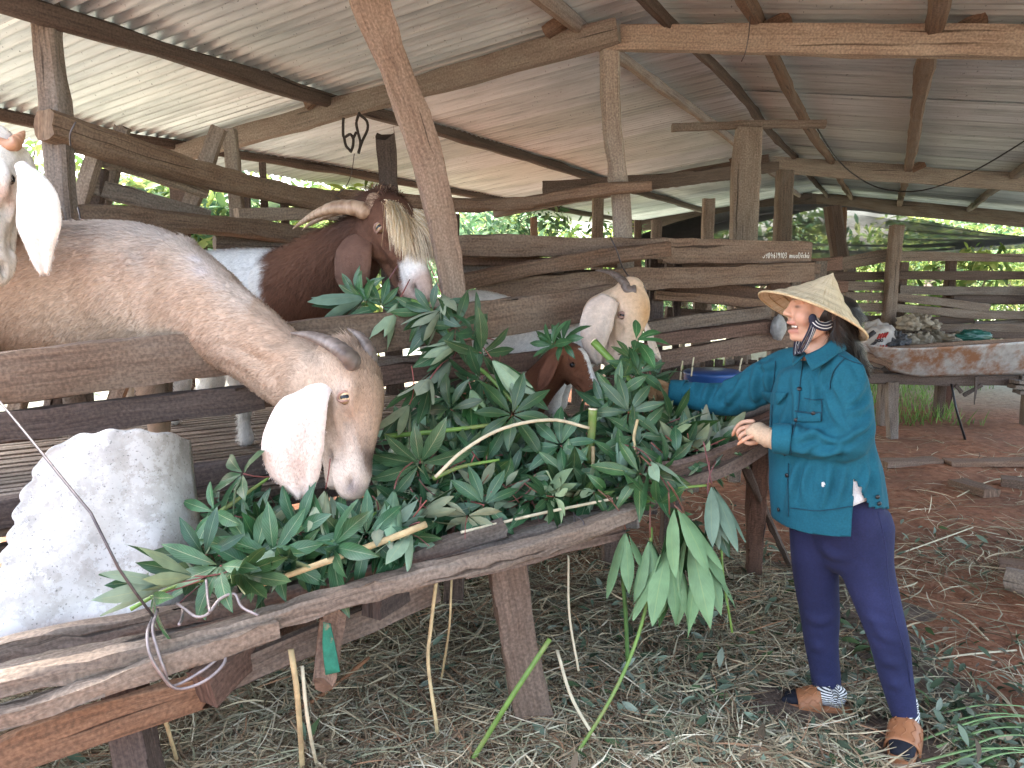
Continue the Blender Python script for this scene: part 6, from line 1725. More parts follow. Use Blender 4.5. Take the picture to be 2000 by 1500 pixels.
def leaflet_pts(L, w, droop, fold_, twist, rs):
    """local leaflet along +x, upper face +z: (rows, 3 cols)"""
    t = np.array([0, 0.12, 0.3, 0.5, 0.68, 0.84, 0.95, 1.0])
    wp = np.array([0.05, 0.34, 0.78, 1.0, 0.88, 0.5, 0.16, 0.0]) * w / 2
    ang = -droop * t ** 1.3
    x = np.r_[0, np.cumsum(np.diff(t) * np.cos(ang[1:]))] * L
    z = np.r_[0, np.cumsum(np.diff(t) * np.sin(ang[1:]))] * L
    rows = []
    for i in range(len(t)):
        y = wp[i]; up = y * math.tan(fold_)
        tw = twist * t[i]
        wav = 0.05 * w * math.sin(t[i] * 9 + twist * 7)
        l_ = np.array((0, -y, up + wav)); r_ = np.array((0, y, up - wav))
        c_, s_ = math.cos(tw), math.sin(tw)
        rot = lambda v: np.array((v[0], v[1] * c_ - v[2] * s_, v[1] * s_ + v[2] * c_))
        o = np.array((x[i], 0, z[i]))
        rows.append([o + rot(l_), o, o + rot(r_)])
    return np.array(rows), t

def whorl_mesh(name, n, L, cone, spread, petiole, seed, fold_=0.3, droop=0.5):
    rs = np.random.default_rng(seed)
    V, F, U, MI = [], [], [], []
    a0 = rs.uniform(0, 6.28)
    for k in range(n):
        az = a0 + spread * (k / n if spread > 6 else (k / max(1, n - 1) - 0.5)) + rs.normal(0, 0.1)
        Lk = L * rs.uniform(0.78, 1.1); w = Lk * (rs.uniform(0.22, 0.28) if cone < 0.8 else rs.uniform(0.25, 0.34))
        rows, t = leaflet_pts(Lk, w, droop * rs.uniform(0.5, 1.5), fold_ * rs.uniform(0.4, 1.4), rs.normal(0, 0.35), rs)
        el = math.pi / 2 - cone * rs.uniform(0.8, 1.2)
        Rm = Matrix.Rotation(az, 3, 'Z') @ Matrix.Rotation(-el, 3, 'Y')
        q = rows.reshape(-1, 3) + np.array((L * 0.06, 0, 0))
        q = q @ np.array(Rm).T
        b0 = len(V); V += q.tolist()
        for i in range(len(t) - 1):
            for j in range(2):
                a = b0 + i * 3 + j
                F.append((a, a + 3, a + 4, a + 1))
                U += [(t[i], j / 2), (t[i + 1], j / 2), (t[i + 1], (j + 1) / 2), (t[i], (j + 1) / 2)]; MI.append(0)
    # petiole back along -z, bowed
    bow = rs.normal(0, 0.25, 2)
    C = resample([(bow[0] * petiole * s_ * s_, bow[1] * petiole * s_ * s_, -petiole * s_) for s_ in (0, 0.33, 0.66, 1)], 6)
    v, f = tube_data(C, 0.0022, 0.0022, (1, 0.1, 0), 5)
    b0 = len(V); V += v.tolist()
    for x in f:
        F.append(tuple(i + b0 for i in x)); U += [(0.5, 0.2)] * len(x); MI.append(1)
    me = fast_mesh(name, np.array(V), np.concatenate([np.array(x) for x in F]), [len(x) for x in F], True, np.array(U), None, MI)
    me.materials.append(LEAF); me.materials.append(PETIOLE)
    return me
WH = {'star': [whorl_mesh('leaf', rnd.choice((6, 7, 8)), 0.15, R(rnd.uniform(62, 82)), 6.283, 0.13, 100 + i, 0.25, 0.6) for i in range(7)],
      'fan': [whorl_mesh('leaf', rnd.choice((5, 6, 7)), 0.155, R(rnd.uniform(60, 85)), 3.6, 0.14, 200 + i, 0.3, 0.5) for i in range(6)],
      'curl': [whorl_mesh('leaf', rnd.choice((3, 4, 5)), 0.14, R(rnd.uniform(50, 90)), 4.5, 0.12, 400 + i, rnd.uniform(0.4, 0.8), rnd.uniform(0.9, 1.7)) for i in range(5)],
      'tassel': [whorl_mesh('leaf', rnd.choice((6, 7)), 0.18, R(rnd.uniform(20, 42)), 6.283, 0.12, 300 + i, 0.4, -0.35) for i in range(5)]}

def add_leaf(parent, pos, axis, kind, scale, spin=None, color=None):
    me = WH[kind][rnd.randrange(len(WH[kind]))]
    o = bpy.data.objects.new('leaf', me); COL.objects.link(o)
    o.parent = parent
    M = Vector(axis).normalized().to_track_quat('Z', 'Y').to_matrix().to_4x4() @ Matrix.Rotation(rnd.uniform(0, 6.28) if spin is None else spin, 4, 'Z')
    o.matrix_basis = Matrix.Translation(Vector(pos) - parent.location) @ M @ Matrix.Scale(scale, 4)
    if color is None:
        v = rnd.uniform(0.75, 1.3); color = (v * rnd.uniform(0.9, 1.35), v, v * rnd.uniform(0.75, 1.1), 1)
    o.color = color
    return o

def branch(pts, r, label, leaves, group=None, mat=STEM, r_end=None, cut=None):
    """leaves: (pos, axis, kind, scale)"""
    root = empty('leafy_branch', pts[0], label, 'branch', group)
    tube('stem', pts, r, mat, root, 8, r_end=r_end or r * 0.5)
    for a in leaves:
        add_leaf(root, *a)
    if cut:
        C = [pts[0], pts[0] + (pts[0] - pts[1]).normalized() * 0.004]
        tube('cut_end', C, r * 0.97, CUT, root, 10, n=3)
    return root

xf = (240, 400, 500, 640, 800, 985, 1150, 1240, 1320, 1400); yf = (1180, 1142, 1122, 1084, 1040, 990, 965, 950, 895, 868)
xt = (240, 400, 450, 520, 560, 640, 735, 765, 800, 860, 960, 1000, 1130, 1165, 1190, 1250, 1275, 1300, 1400); yt = (1130, 985, 965, 960, 1045, 1060, 1030, 890, 800, 775, 775, 830, 845, 790, 705, 685, 730, 810, 830)
Yfront = lambda px: float(np.interp(px, (0, 300, 640, 985, 1240, 1400), (1.86, 2.02, 2.2, 2.42, 2.58, 2.72)))
def Yback(px):
    return min(3.3, PV(px, 700, F0, FU, 0).y - 0.14)
def pile(px, py, lift=0.0):
    f_, t_ = np.interp(px, xf, yf), np.interp(px, xt, yt)
    t = min(1.05, max(-0.25, (f_ - py) / max(20, f_ - t_)))
    return P(px, py, Yfront(px) + (Yback(px) - Yfront(px)) * t - lift)

UPV = Vector((0, -0.25, 1))
def rand_axis(px):
    if rnd.random() < 0.28:                    # turned over, pale side showing
        return Vector((rnd.gauss(0, 0.8), rnd.gauss(0.75, 0.4), rnd.gauss(-0.2, 0.5)))
    return Vector((rnd.gauss(0, 0.75), rnd.gauss(-0.45, 0.55), rnd.gauss(0.3, 0.6)))

LAB = 'leafy cut branch tangled into the green fodder heap in the trough'
for bi in range(84):
    for _ in range(60):
        px = rnd.uniform(400, 1400); f_, t_ = np.interp(px, xf, yf), np.interp(px, xt, yt)
        py = rnd.uniform(t_, f_ - 8)
        if px < 560 and rnd.random() < 0.72: continue
        break
    ang_ = rnd.uniform(-0.6, 0.5); ln = rnd.uniform(110, 210)
    q = []
    for s_ in (-1, 0, 1):
        x = px + s_ * ln * 0.5 * math.cos(ang_); y = py + s_ * ln * 0.5 * math.sin(ang_) + (8 if s_ else -8)
        x = min(max(x, 395), 1400); y = min(max(y, np.interp(x, xt, yt)), np.interp(x, xf, yf) - 4)
        q.append(pile(x, y, -0.045))
    lv = []
    for k in range(rnd.choice((5, 6, 6, 7))):
        x = px + rnd.uniform(-0.6, 0.6) * ln; y = py + rnd.gauss(0, 32)
        x = min(max(x, 395), 1405); y = min(max(y, np.interp(x, xt, yt) - 8), np.interp(x, xf, yf) - 2)
        far = 1 - 0.12 * (pile(x, y).y - 2.2)
        lv.append((pile(x, y, rnd.uniform(-0.04, 0.05)), rand_axis(x), rnd.choice(('star', 'fan', 'fan', 'curl', 'curl', 'tassel')), rnd.uniform(0.62, 1.1) * far))
    branch(q, rnd.uniform(0.004, 0.008), LAB, lv, 'branches heaped in the trough', STEM if bi % 2 else STEM_DARK)

# --- branches one can single out
Dn = Vector((0.05, -0.1, -1))
b1 = [P(700, 595, 3.3), P(790, 585, 3.22), P(845, 610, 3.12), P(900, 690, 3.02), P(955, 735, 2.95), P(1015, 800, 2.85)]
branch(b1, 0.011, 'long leafy branch hanging over the top rail from the buck\'s mouth', [
    (P(700, 578, 3.2), (-0.6, -0.8, 0.2), 'fan', 0.85), (P(715, 580, 3.18), (-0.9, -0.4, -0.3), 'tassel', 1.3), (P(778, 590, 3.14), (-0.35, -0.5, -0.8), 'tassel', 1.25), (P(745, 600, 3.15), (0.1, -0.7, 0.2), 'fan', 0.85),
    (P(715, 590, 3.16), (-0.7, -0.6, 0.0), 'fan', 0.9), (P(862, 572, 3.1), (0.3, -0.6, -0.6), 'tassel', 0.95), (P(845, 610, 3.05), (-0.3, -0.8, 0.2), 'star', 0.95), (P(862, 605, 3.05), (-0.6, -0.5, -0.6), 'tassel', 1.15),
    (P(890, 640, 3.0), (0.2, -0.9, 0.3), 'star', 1.0), (P(905, 665, 2.98), (-0.8, -0.5, -0.4), 'tassel', 1.1), (P(925, 650, 2.98), (0.7, -0.5, 0.2), 'fan', 1.0), (P(940, 690, 2.95), (0.5, -0.7, -0.3), 'fan', 1.1),
    (P(960, 700, 2.93), (0.6, -0.4, -0.7), 'tassel', 1.15), (P(885, 700, 2.98), (-0.5, -0.6, -0.6), 'tassel', 1.0), (P(990, 740, 2.88), (0.6, -0.5, -0.5), 'tassel', 1.0), (P(940, 740, 2.95), (-0.4, -0.7, -0.5), 'fan', 0.95), (P(828, 612, 3.1), (0.0, -0.9, 0.2), 'fan', 0.85)], r_end=0.008)
SPG = (0.72, 0.86, 0.6, 1)
def kw(px, py, Y, ax, k, s_=1.0, c_=None): return (P(px, py, Y), ax, k, s_, None, c_)
branch([P(1248, 985, 2.5), P(1285, 970, 2.46), P(1318, 955, 2.44), P(1380, 948, 2.45)], 0.008, 'drooping pale green leafy sprig overhanging the trough end near the person', [
    kw(1222, 1035, 2.42, Dn, 'tassel', 1.15, SPG), kw(1270, 1050, 2.4, Dn, 'tassel', 1.35, SPG), kw(1318, 985, 2.38, (0.3, -0.3, -1), 'tassel', 1.5, SPG), kw(1345, 1035, 2.37, (0.2, -0.1, -1), 'tassel', 1.5, SPG), kw(1305, 1065, 2.38, (-0.1, -0.2, -1), 'tassel', 1.45, SPG), kw(1370, 1075, 2.36, (0.15, -0.1, -1), 'tassel', 1.35, SPG), kw(1325, 1095, 2.35, (0.0, -0.1, -1), 'tassel', 1.2, SPG),
    kw(1250, 925, 2.48, (-0.2, -0.8, 0.3), 'fan', 1.0), kw(1272, 900, 2.5, (0.2, -0.7, -0.4), 'tassel', 1.05), kw(1390, 945, 2.44, (0.1, -0.4, -0.9), 'tassel', 1.15), kw(1385, 975, 2.43, (0.2, -0.5, -0.8), 'tassel', 0.95), kw(1285, 985, 2.42, (-0.4, -0.6, -0.3), 'fan', 0.9)], r_end=0.004)
branch([P(1160, 668, 3.05), P(1205, 715, 2.98), P(1262, 775, 2.9)], 0.016, 'thick green branch with a yellow broken end beside the white goat\'s muzzle', [
    kw(1232, 700, 2.95, (0.2, -0.8, 0.6), 'star', 0.7), kw(1242, 665, 2.98, (0.2, -0.5, 0.7), 'fan', 0.9), kw(1245, 728, 2.93, (0.2, -0.8, 0.4), 'star', 0.85), kw(1205, 775, 2.85, (-0.3, -0.8, 0.3), 'star', 0.85), kw(1185, 800, 2.84, (-0.5, -0.6, 0.2), 'fan', 0.9),
    kw(1100, 668, 3.1, (-0.5, -0.6, 0.7), 'star', 0.8), kw(1080, 675, 3.1, (-0.8, -0.5, 0.3), 'fan', 0.75)], mat=STEM, cut=True)
branch([P(1158, 800, 2.72), P(1155, 850, 2.72), P(1150, 905, 2.7)], 0.0165, 'upright thick green stub with a pale cut top in the heap', [
    kw(1095, 870, 2.66, (-0.4, -0.7, 0.5), 'star', 1.0), kw(1210, 905, 2.62, (0.4, -0.8, 0.4), 'star', 1.0), kw(1110, 930, 2.6, (-0.2, -0.9, 0.4), 'star', 0.95)], cut=True, r_end=0.014)
branch([P(1203, 782, 2.82), P(1225, 800, 2.8), P(1260, 830, 2.76)], 0.013, 'short green stem with a pale cut end beside the gloved hand', [
    kw(1228, 805, 2.74, (-0.1, -0.9, 0.4), 'star', 0.95), kw(1240, 850, 2.7, (0.2, -0.8, 0.4), 'star', 1.0), kw(1300, 850, 2.75, (0.6, -0.6, 0.2), 'tassel', 1.0), kw(1335, 840, 2.84, (0.7, -0.4, -0.3), 'tassel', 1.0), kw(1360, 860, 2.8, (0.6, -0.5, -0.5), 'tassel', 1.1), kw(1310, 825, 2.86, (0.4, -0.7, 0.2), 'fan', 0.9)], cut=True)
branch([P(752, 852, 2.66), P(860, 842, 2.66), P(975, 828, 2.7)], 0.0095, 'bright green bare stem lying across the middle of the heap', [
    kw(800, 790, 2.75, (-0.3, -0.6, -0.5), 'tassel', 1.05), kw(840, 740, 2.86, (-0.2, -0.7, -0.4), 'tassel', 1.2), kw(1000, 810, 2.7, (0.1, -0.9, 0.5), 'star', 1.1), kw(920, 760, 2.85, (0.2, -0.8, -0.4), 'tassel', 1.05), kw(880, 800, 2.75, (-0.5, -0.7, 0.4), 'fan', 1.0)], r_end=0.007)
branch([P(845, 935, 2.5), P(900, 912, 2.52), P(975, 898, 2.55)], 0.0085, 'yellow green stem in the heap just right of the tan goat\'s muzzle', [
    kw(770, 955, 2.36, (0.0, -0.7, -0.6), 'tassel', 1.25), kw(820, 905, 2.5, (0.1, -0.8, -0.2), 'fan', 1.15), kw(945, 985, 2.42, (0.2, -0.8, 0.5), 'star', 1.0), kw(740, 1010, 2.3, (0.1, -0.8, -0.5), 'tassel', 1.1)])
branch([P(395, 1025, 2.2), P(450, 985, 2.25), P(530, 930, 2.35)], 0.0085, 'green stem with a red petiole lying left of the tan goat\'s ear', [
    kw(475, 925, 2.28, (-0.6, -0.6, 0.5), 'fan', 1.0), kw(420, 1000, 2.2, (-0.5, -0.7, 0.4), 'fan', 0.8), kw(500, 1085, 2.1, (0.1, -0.7, 0.7), 'star', 1.1), kw(535, 1085, 2.1, (0.2, -0.8, 0.4), 'star', 1.05)])
branch([P(255, 1190, 1.94), P(330, 1150, 1.98), P(420, 1130, 2.03)], 0.006, 'leafy sprig lying at the foot of the pale metal sheet', [
    kw(330, 1140, 1.93, (-0.75, -0.5, 0.1), 'tassel', 0.95), kw(380, 1125, 1.95, (-0.8, -0.4, 0.3), 'tassel', 0.95), kw(430, 1105, 2.0, (-0.2, -0.8, 0.4), 'fan', 1.0), kw(470, 1120, 2.0, (0.5, -0.6, 0.3), 'tassel', 1.0), kw(400, 1085, 2.04, (0.1, -0.9, 0.2), 'fan', 0.95), kw(300, 1165, 1.91, (-0.8, -0.5, -0.1), 'fan', 0.8)])
branch([P(620, 1110, 2.16), P(680, 1060, 2.2), P(735, 1000, 2.28)], 0.0065, 'green sprig with big glossy leaves under the tan goat\'s chin', [
    kw(585, 1040, 2.2, (-0.4, -0.8, 0.3), 'star', 1.05), kw(650, 1068, 2.15, (-0.5, -0.7, 0.4), 'fan', 1.2), kw(715, 1048, 2.2, (0.3, -0.8, 0.4), 'star', 1.0), kw(560, 1060, 2.14, (-0.3, -0.8, -0.3), 'tassel', 1.1), kw(636, 955, 2.24, (-0.15, -0.35, -0.9), 'tassel', 0.75)])

# leaves that fill the depth of the heap
def leaf_mass(name, pts, axes, L, cols, seed, mat):
    rs = np.random.default_rng(seed)
    V, C = [], []
    n = len(pts)
    rows, t = leaflet_pts(1.0, 0.3, 0.5, 0.3, 0.2, rs)
    base = rows.reshape(-1, 3); k = len(base)
    q = []
    for i in range(len(t) - 1):
        for j in range(2):
            a = i * 3 + j; q.append((a, a + 3, a + 4, a + 1))
    q = np.array(q)
    uvq = np.array([[(t[a // 3], (a % 3) / 2) for a in f_] for f_ in q]).reshape(-1, 2)
    allV = np.empty((n, k, 3))
    for i in range(n):
        z = Vector(axes[i]).normalized()
        M = np.array((z.to_track_quat('Z', 'Y').to_matrix() @ Matrix.Rotation(rs.uniform(0, 6.28), 3, 'Z')))
        allV[i] = (base * L[i]) @ M.T + np.array(pts[i])
    idx = (q[None] + (np.arange(n) * k)[:, None, None]).reshape(-1, 4)
    me = fast_mesh(name, allV.reshape(-1, 3), idx, np.full(len(idx), 4), True, np.tile(uvq, (n, 1)), np.repeat(cols, k, 0) if cols is not None else None)
    return link(name, me, mat)
pts, axs, Ls = [], [], []
for _ in range(1900):
    px = rnd.uniform(420, 1400); f_, t_ = np.interp(px, xf, yf), np.interp(px, xt, yt)
    if px < 600 and rnd.random() < 0.6: continue
    py = rnd.uniform(t_ + 5, f_)
    p = pile(px, py, rnd.uniform(-0.16, -0.02))
    pts.append(p); axs.append((rnd.gauss(0, 0.7), rnd.gauss(-0.4, 0.5), rnd.gauss(0.7, 0.4))); Ls.append(rnd.uniform(0.1, 0.16))
hp_ = leaf_mass('fodder_leaves', pts, axs, Ls, None, 3, LEAF)
tag(hp_, 'loose green leaves packed inside the fodder heap', 'leaves', kind='stuff')

# ================================================================ GROUND LITTER
def mat_litter(name):
    m, nt, b = new_mat(name)
    a = nd(nt, 'ShaderNodeAttribute', attribute_name='Col')
    nt.links.new(a.outputs[0], b.inputs['Base Color'])
    b.inputs['Roughness'].default_value = 0.75
    b.inputs['Specular IOR Level'].default_value = 0.25
    return m
LITTER = mat_litter('dry_litter')
def mound(x, y):
    d1 = np.exp(-(((x + 0.3) / 1.5) ** 2 + ((y - 2.75) / 0.75) ** 2)) * 0.05
    d2 = np.exp(-(((x - 1.0) / 0.7) ** 2 + ((y - 3.3) / 0.7) ** 2)) * 0.06
    return d1 + d2
def strips(pos, yaw, pitch, L, w, curl, col, name, bend_up):
    """curved blades, 5 rows"""
    n = len(pos); t = np.linspace(-0.5, 0.5, 5)
    dx, dy = np.cos(yaw), np.sin(yaw)
    cx = t[None] * L[:, None]; lat = curl[:, None] * L[:, None] * (t[None] ** 2 * 4 - 0.5) * 0.5
    X = pos[:, 0:1] + cx * dx[:, None] - lat * dy[:, None]
    Y = pos[:, 1:2] + cx * dy[:, None] + lat * dx[:, None]
    Z = pos[:, 2:3] + cx * np.sin(pitch)[:, None] + bend_up[:, None] * L[:, None] * (0.25 - t[None] ** 2)
    C = np.stack([X, Y, Z], -1)
    wt = np.array([0.35, 0.9, 1, 0.8, 0.15])
    S = np.stack([-dy, dx, rng.normal(0, 0.4, n)], -1)
    A = C - S[:, None] * (w[:, None] * wt / 2)[..., None]; B = C + S[:, None] * (w[:, None] * wt / 2)[..., None]
    V = np.stack([A, B], 2).reshape(n, 10, 3)
    q = np.array([(2 * i, 2 * i + 1, 2 * i + 3, 2 * i + 2) for i in range(4)])
    idx = (q[None] + (np.arange(n) * 10)[:, None, None]).reshape(-1, 4)
    return fast_mesh(name, V.reshape(-1, 3), idx, np.full(len(idx), 4), True, None, np.repeat(col, 10, 0))
def sample_litter(n, dens):
    out = []
    while len(out) < n:
        k = 20000
        # even on the picture: sample pixels on the ground, mix with even on the floor
        px, py = rng.uniform(-200, 2200, k), rng.uniform(760, 1560, k)
        dy_ = py - 750; den = dy_ * CP + 1500 * SP
        t = CAM_H / den
        x, y = (px - 1000) * t, (1500 * CP - dy_ * SP) * t
        keep = (rng.uniform(0, 1, k) < dens(x, y)) & (np.hypot((x - 1.0) / 1.5, y - 2.52) > 0.135) & (np.hypot(x - 1.3, (y - 2.3) / 1.35) > 0.15)
        out += list(np.stack([x, y], -1)[keep])
    return np.array(out[:n])
def d_straw(x, y):
    d = 0.2 + 0.8 * (x < 1.35) * (y < 4.2)
    path = np.exp(-(((x - 2.2) / 0.55) ** 2)) * (y < 5.5)
    d = d * (1 - 0.6 * path) + 0.35 * np.exp(-(((y - 2.05) / 0.35) ** 2)) * (x > 1.2) + 0.5 * np.exp(-(((y - 4.0) / 0.35) ** 2) - ((x - 2.4) / 0.8) ** 2)
    return np.clip(d * (y < 7.5), 0, 1)
n = 34000
xy = sample_litter(n, d_straw)
z = mound(xy[:, 0], xy[:, 1]) + rng.uniform(0.004, 0.04, n) * (0.5 + (xy[:, 0] < 1.3))
pal = np.array([(0.55, 0.45, 0.29), (0.4, 0.31, 0.19), (0.33, 0.32, 0.2), (0.25, 0.17, 0.1), (0.48, 0.44, 0.3), (0.15, 0.095, 0.06), (0.62, 0.55, 0.4), (0.32, 0.18, 0.1)])
pw = np.array([.16, .16, .15, .14, .13, .1, .1, .06])
col = pal[rng.choice(len(pal), n, p=pw)] * rng.uniform(0.45, 1.3, (n, 1))
me = strips(np.c_[xy, z], rng.uniform(0, 6.28, n), rng.normal(0, 0.13, n), rng.uniform(0.06, 0.34, n) , rng.uniform(0.0022, 0.0062, n), rng.normal(0, 0.25, n), col, 'straw', rng.normal(0.03, 0.07, n))
o = link('straw_litter', me, LITTER); tag(o, 'dry straw and stalk litter strewn over the ground', 'straw', kind='stuff')
def d_leafb(x, y):
    d = 0.95 * np.exp(-(((x - 0.75) / 0.8) ** 2 + ((y - 2.7) / 0.8) ** 2)) + 0.06 + 0.12 * (x > 0.2) + 0.55 * np.exp(-(((y - 2.1) / 0.35) ** 2)) * (x > 0.6)
    d = d - 0.2 * (x > 1.5) + 0.25 * np.exp(-(((y - 4.2) / 0.4) ** 2) - ((x - 2.5) / 0.9) ** 2)
    return np.clip(d * (y < 7), 0.0, 1)
n = 5200
xy = sample_litter(n, d_leafb)
z = mound(xy[:, 0], xy[:, 1]) + rng.uniform(0.008, 0.05, n)
pal = np.array([(0.1, 0.14, 0.085), (0.17, 0.22, 0.15), (0.24, 0.28, 0.21), (0.055, 0.085, 0.045), (0.15, 0.11, 0.07), (0.32, 0.25, 0.16), (0.08, 0.13, 0.05)])
col = pal[rng.choice(len(pal), n, p=[.2, .22, .16, .17, .1, .05, .1])] * rng.uniform(0.5, 1.0, (n, 1))
axs = np.c_[rng.normal(0, 0.5, n), rng.normal(-0.15, 0.5, n), np.abs(rng.normal(0.9, 0.25, n))]
o = leaf_mass('leaf_litter', np.c_[xy, z], axs, rng.uniform(0.025, 0.09, n), col, 4, LITTER)
tag(o, 'wilted grey green leaf litter trampled into the ground', 'leaf litter', kind='stuff')
# dark compost crumbs below the trough
n = 5000
xy = np.c_[rng.normal(-0.4, 0.9, n), rng.normal(2.6, 0.45, n)]
z = mound(xy[:, 0], xy[:, 1]) + rng.uniform(-0.01, 0.012, n)
col = np.tile(np.array((0.085, 0.062, 0.046)), (n, 1)) * rng.uniform(0.5, 1.8, (n, 1))
o = leaf_mass('compost', np.c_[xy, z], rng.normal(0, 1, (n, 3)), rng.uniform(0.012, 0.035, n), col, 6, LITTER)
tag(o, 'dark crumbly compost under the trough', 'compost', kind='stuff')
gx, gy = np.meshgrid(np.linspace(-2.4, 2.6, 70), np.linspace(1.3, 4.6, 50))
gz = mound(gx, gy) * 1.0 - 0.012 + 0.02 * np.array([[noise.noise(Vector((a * 4, b_ * 4, 0))) for a, b_ in zip(r1, r2)] for r1, r2 in zip(gx, gy)]) - 0.05 * np.clip((np.abs(gx - 0.1) - 1.6) / 0.7, 0, 1) - 0.05 * np.clip((np.abs(gy - 2.9) - 1.1) / 0.5, 0, 1)
a = (np.arange(49)[:, None] * 70 + np.arange(69)[None, :]).ravel()
me = fast_mesh('compost_mound', np.stack([gx, gy, gz], -1).reshape(-1, 3), np.stack([a, a + 1, a + 71, a + 70], -1), np.full(len(a), 4))
o = link('compost_mound', me, mat_plain('compost_soil', (0.12, 0.085, 0.062), 0.95, 0.5, 30, bumps=0.8, bdist=0.02))
tag(o, 'low mound of dark compost under the feed trough', 'compost', kind='structure')

# ================================================================ LOOSE THINGS
def stalk(name, pix, r, mat, label, cat='stalk', group=None, r_end=None):
    pts = [p if isinstance(p, Vector) else P(*p) for p in pix]
    o = tube(name, pts, r, mat, None, 8, r_end=r_end)
    tag(o, label, cat, group)
    return o
stalk('dry_stalk', [(480, 1152, 2.0), (640, 1096, 2.1), (760, 1053, 2.18), (832, 1024, 2.24)], 0.0085, DRY, 'pale yellow stripped stalk resting along the trough edge below the goat', r_end=0.011)
stalk('dry_stalk', [(850, 932, 2.38), (905, 880, 2.42), (985, 836, 2.5), (1080, 820, 2.58), (1150, 836, 2.62)], 0.0058, DRY_PALE, 'thin curved dry stalk arching over the middle of the heap')
stalk('dry_stalk', [(900, 1040, 2.33), (1060, 1002, 2.42), (1230, 968, 2.5)], 0.005, DRY_PALE, 'thin pale stalk lying behind the front board end')
stalk('dry_stalk', [(1245, 820, 2.7), (1238, 860, 2.66), (1250, 905, 2.62)], 0.0055, DRY, 'short yellow stalk hanging in front of the heap below the gloved hand')
stalk('dry_stalk', [(1158, 872, 2.64), (1158, 905, 2.62), (1152, 945, 2.6)], 0.0075, DRY, 'peeled woody stalk below the upright green stub', r_end=0.005)
stalk('green_stalk', [P(1074, 1248, 2.25), P(1000, 1360, 2.2), PZ(905, 1512, 0.02)], 0.0082, STEM, 'smooth green stick leaning against the trough leg')
stalk('green_stalk', [P(1216, 1120, 2.45), P(1222, 1200, 2.46), P(1226, 1292, 2.48)], 0.0075, STEM_DARK, 'dark green stem hanging straight down from the drooping sprig')
stalk('green_stalk', [P(1272, 1030, 2.42), P(1268, 1150, 2.4), P(1240, 1260, 2.35), P(1190, 1370, 2.26), PZ(1105, 1505, 0.02)], 0.0058, STEM, 'long yellow green stalk curving from the trough to the ground')
stalk('dry_stalk', [P(852, 1135, 2.36), P(842, 1220, 2.36), P(836, 1290, 2.34), P(850, 1400, 2.3), PZ(858, 1455, 0.02)], 0.0062, DRY, 'bent tan stalk standing left of the trough leg')
stalk('dry_stalk', [P(882, 1130, 2.42), P(878, 1220, 2.42), PZ(860, 1340, 0.05)], 0.004, DRY, 'thin tan stalk hanging beside the bent one')
stalk('dry_stalk', [P(1088, 1270, 2.45), P(1120, 1370, 2.35), PZ(1195, 1490, 0.02)], 0.0058, DRY_PALE, 'pale straight stalk leaning right of the trough leg')
stalk('dry_stalk', [P(1110, 1085, 2.55), P(1112, 1200, 2.5), P(1130, 1310, 2.46)], 0.0042, DRY_PALE, 'thin pale stem hanging behind the trough leg')
stalk('dry_stalk', [P(568, 1268, 2.05), P(580, 1350, 2.04), PZ(592, 1520, 0.02)], 0.0085, DRY, 'split yellow stick standing under the lower board')
stalk('dry_stalk', [P(590, 1300, 2.06), P(600, 1400, 2.04), PZ(622, 1510, 0.02)], 0.0055, DRY_PALE, 'second thinner split stick beside the yellow one')
stalk('dry_stalk', [P(318, 1390, 2.0), PZ(350, 1500, 0.02)], 0.006, DRY, 'short brown stub standing below the rusty skirt board')
stalk('dry_stalk', [PZ(700, 1330, 0.04), PZ(640, 1385, 0.06), PZ(560, 1470, 0.05)], 0.006, STEM, 'olive stalk lying slantwise under the trough')
stalk('dry_stalk', [PZ(720, 1285, 0.12), PZ(640, 1350, 0.1), PZ(560, 1400, 0.08)], 0.007, mat_plain('red_twig', (0.25, 0.11, 0.05), 0.7), 'reddish broken twig under the trough')
stalk('green_stalk', [PZ(1270, 1365, 0.04), PZ(1340, 1425, 0.03), PZ(1400, 1480, 0.03), PZ(1480, 1530, 0.03)], 0.0085, STEM_DARK, 'dark green stem lying on the leaf litter before the person')
stalk('green_stalk', [PZ(560, 1455, 0.05), PZ(640, 1490, 0.05), PZ(720, 1530, 0.04)], 0.007, STEM_DARK, 'green stem lying near the bottom edge under the trough')
stalk('dry_stalk', [P(1408, 1030, 2.55), P(1412, 1120, 2.52), P(1430, 1235, 2.5)], 0.0045, STEM, 'thin stem hanging at the right of the drooping leaves')
stalk('dry_stalk', [PZ(1410, 1230, 0.05), PZ(1460, 1270, 0.05), PZ(1530, 1310, 0.04)], 0.012, mat_plain('brown_husk', (0.2, 0.12, 0.07), 0.8), 'curled brown husk on the litter left of the trousers')
for k, (a, b_) in enumerate((((1650, 1150), (1670, 1185)), ((1800, 1290), (1985, 1270)), ((1850, 1190), (1930, 1250)), ((1870, 970), (1995, 930)), ((1760, 1080), (1900, 1030)), ((1930, 1335), (1990, 1400)))):
    stalk('dry_stalk', [PZ(*a, 0.015), PZ((a[0] + b_[0]) / 2, (a[1] + b_[1]) / 2 + rnd.uniform(-12, 12), 0.03), PZ(*b_, 0.015)], 0.0042, DRY_PALE, ['short pale straw just right of the far knee', 'long pale straw level with the near shin on the red soil', 'slanting pale straw right of the near knee', 'pale straw by the wood block at the right edge', 'pale straw right of the trouser hip', 'pale straw at the right edge above the cut grass'][k], 'stalk', 'straws on the red soil')
GRASSM = mat_plain('fresh_grass', (0.2, 0.32, 0.13), 0.6, 0.25)
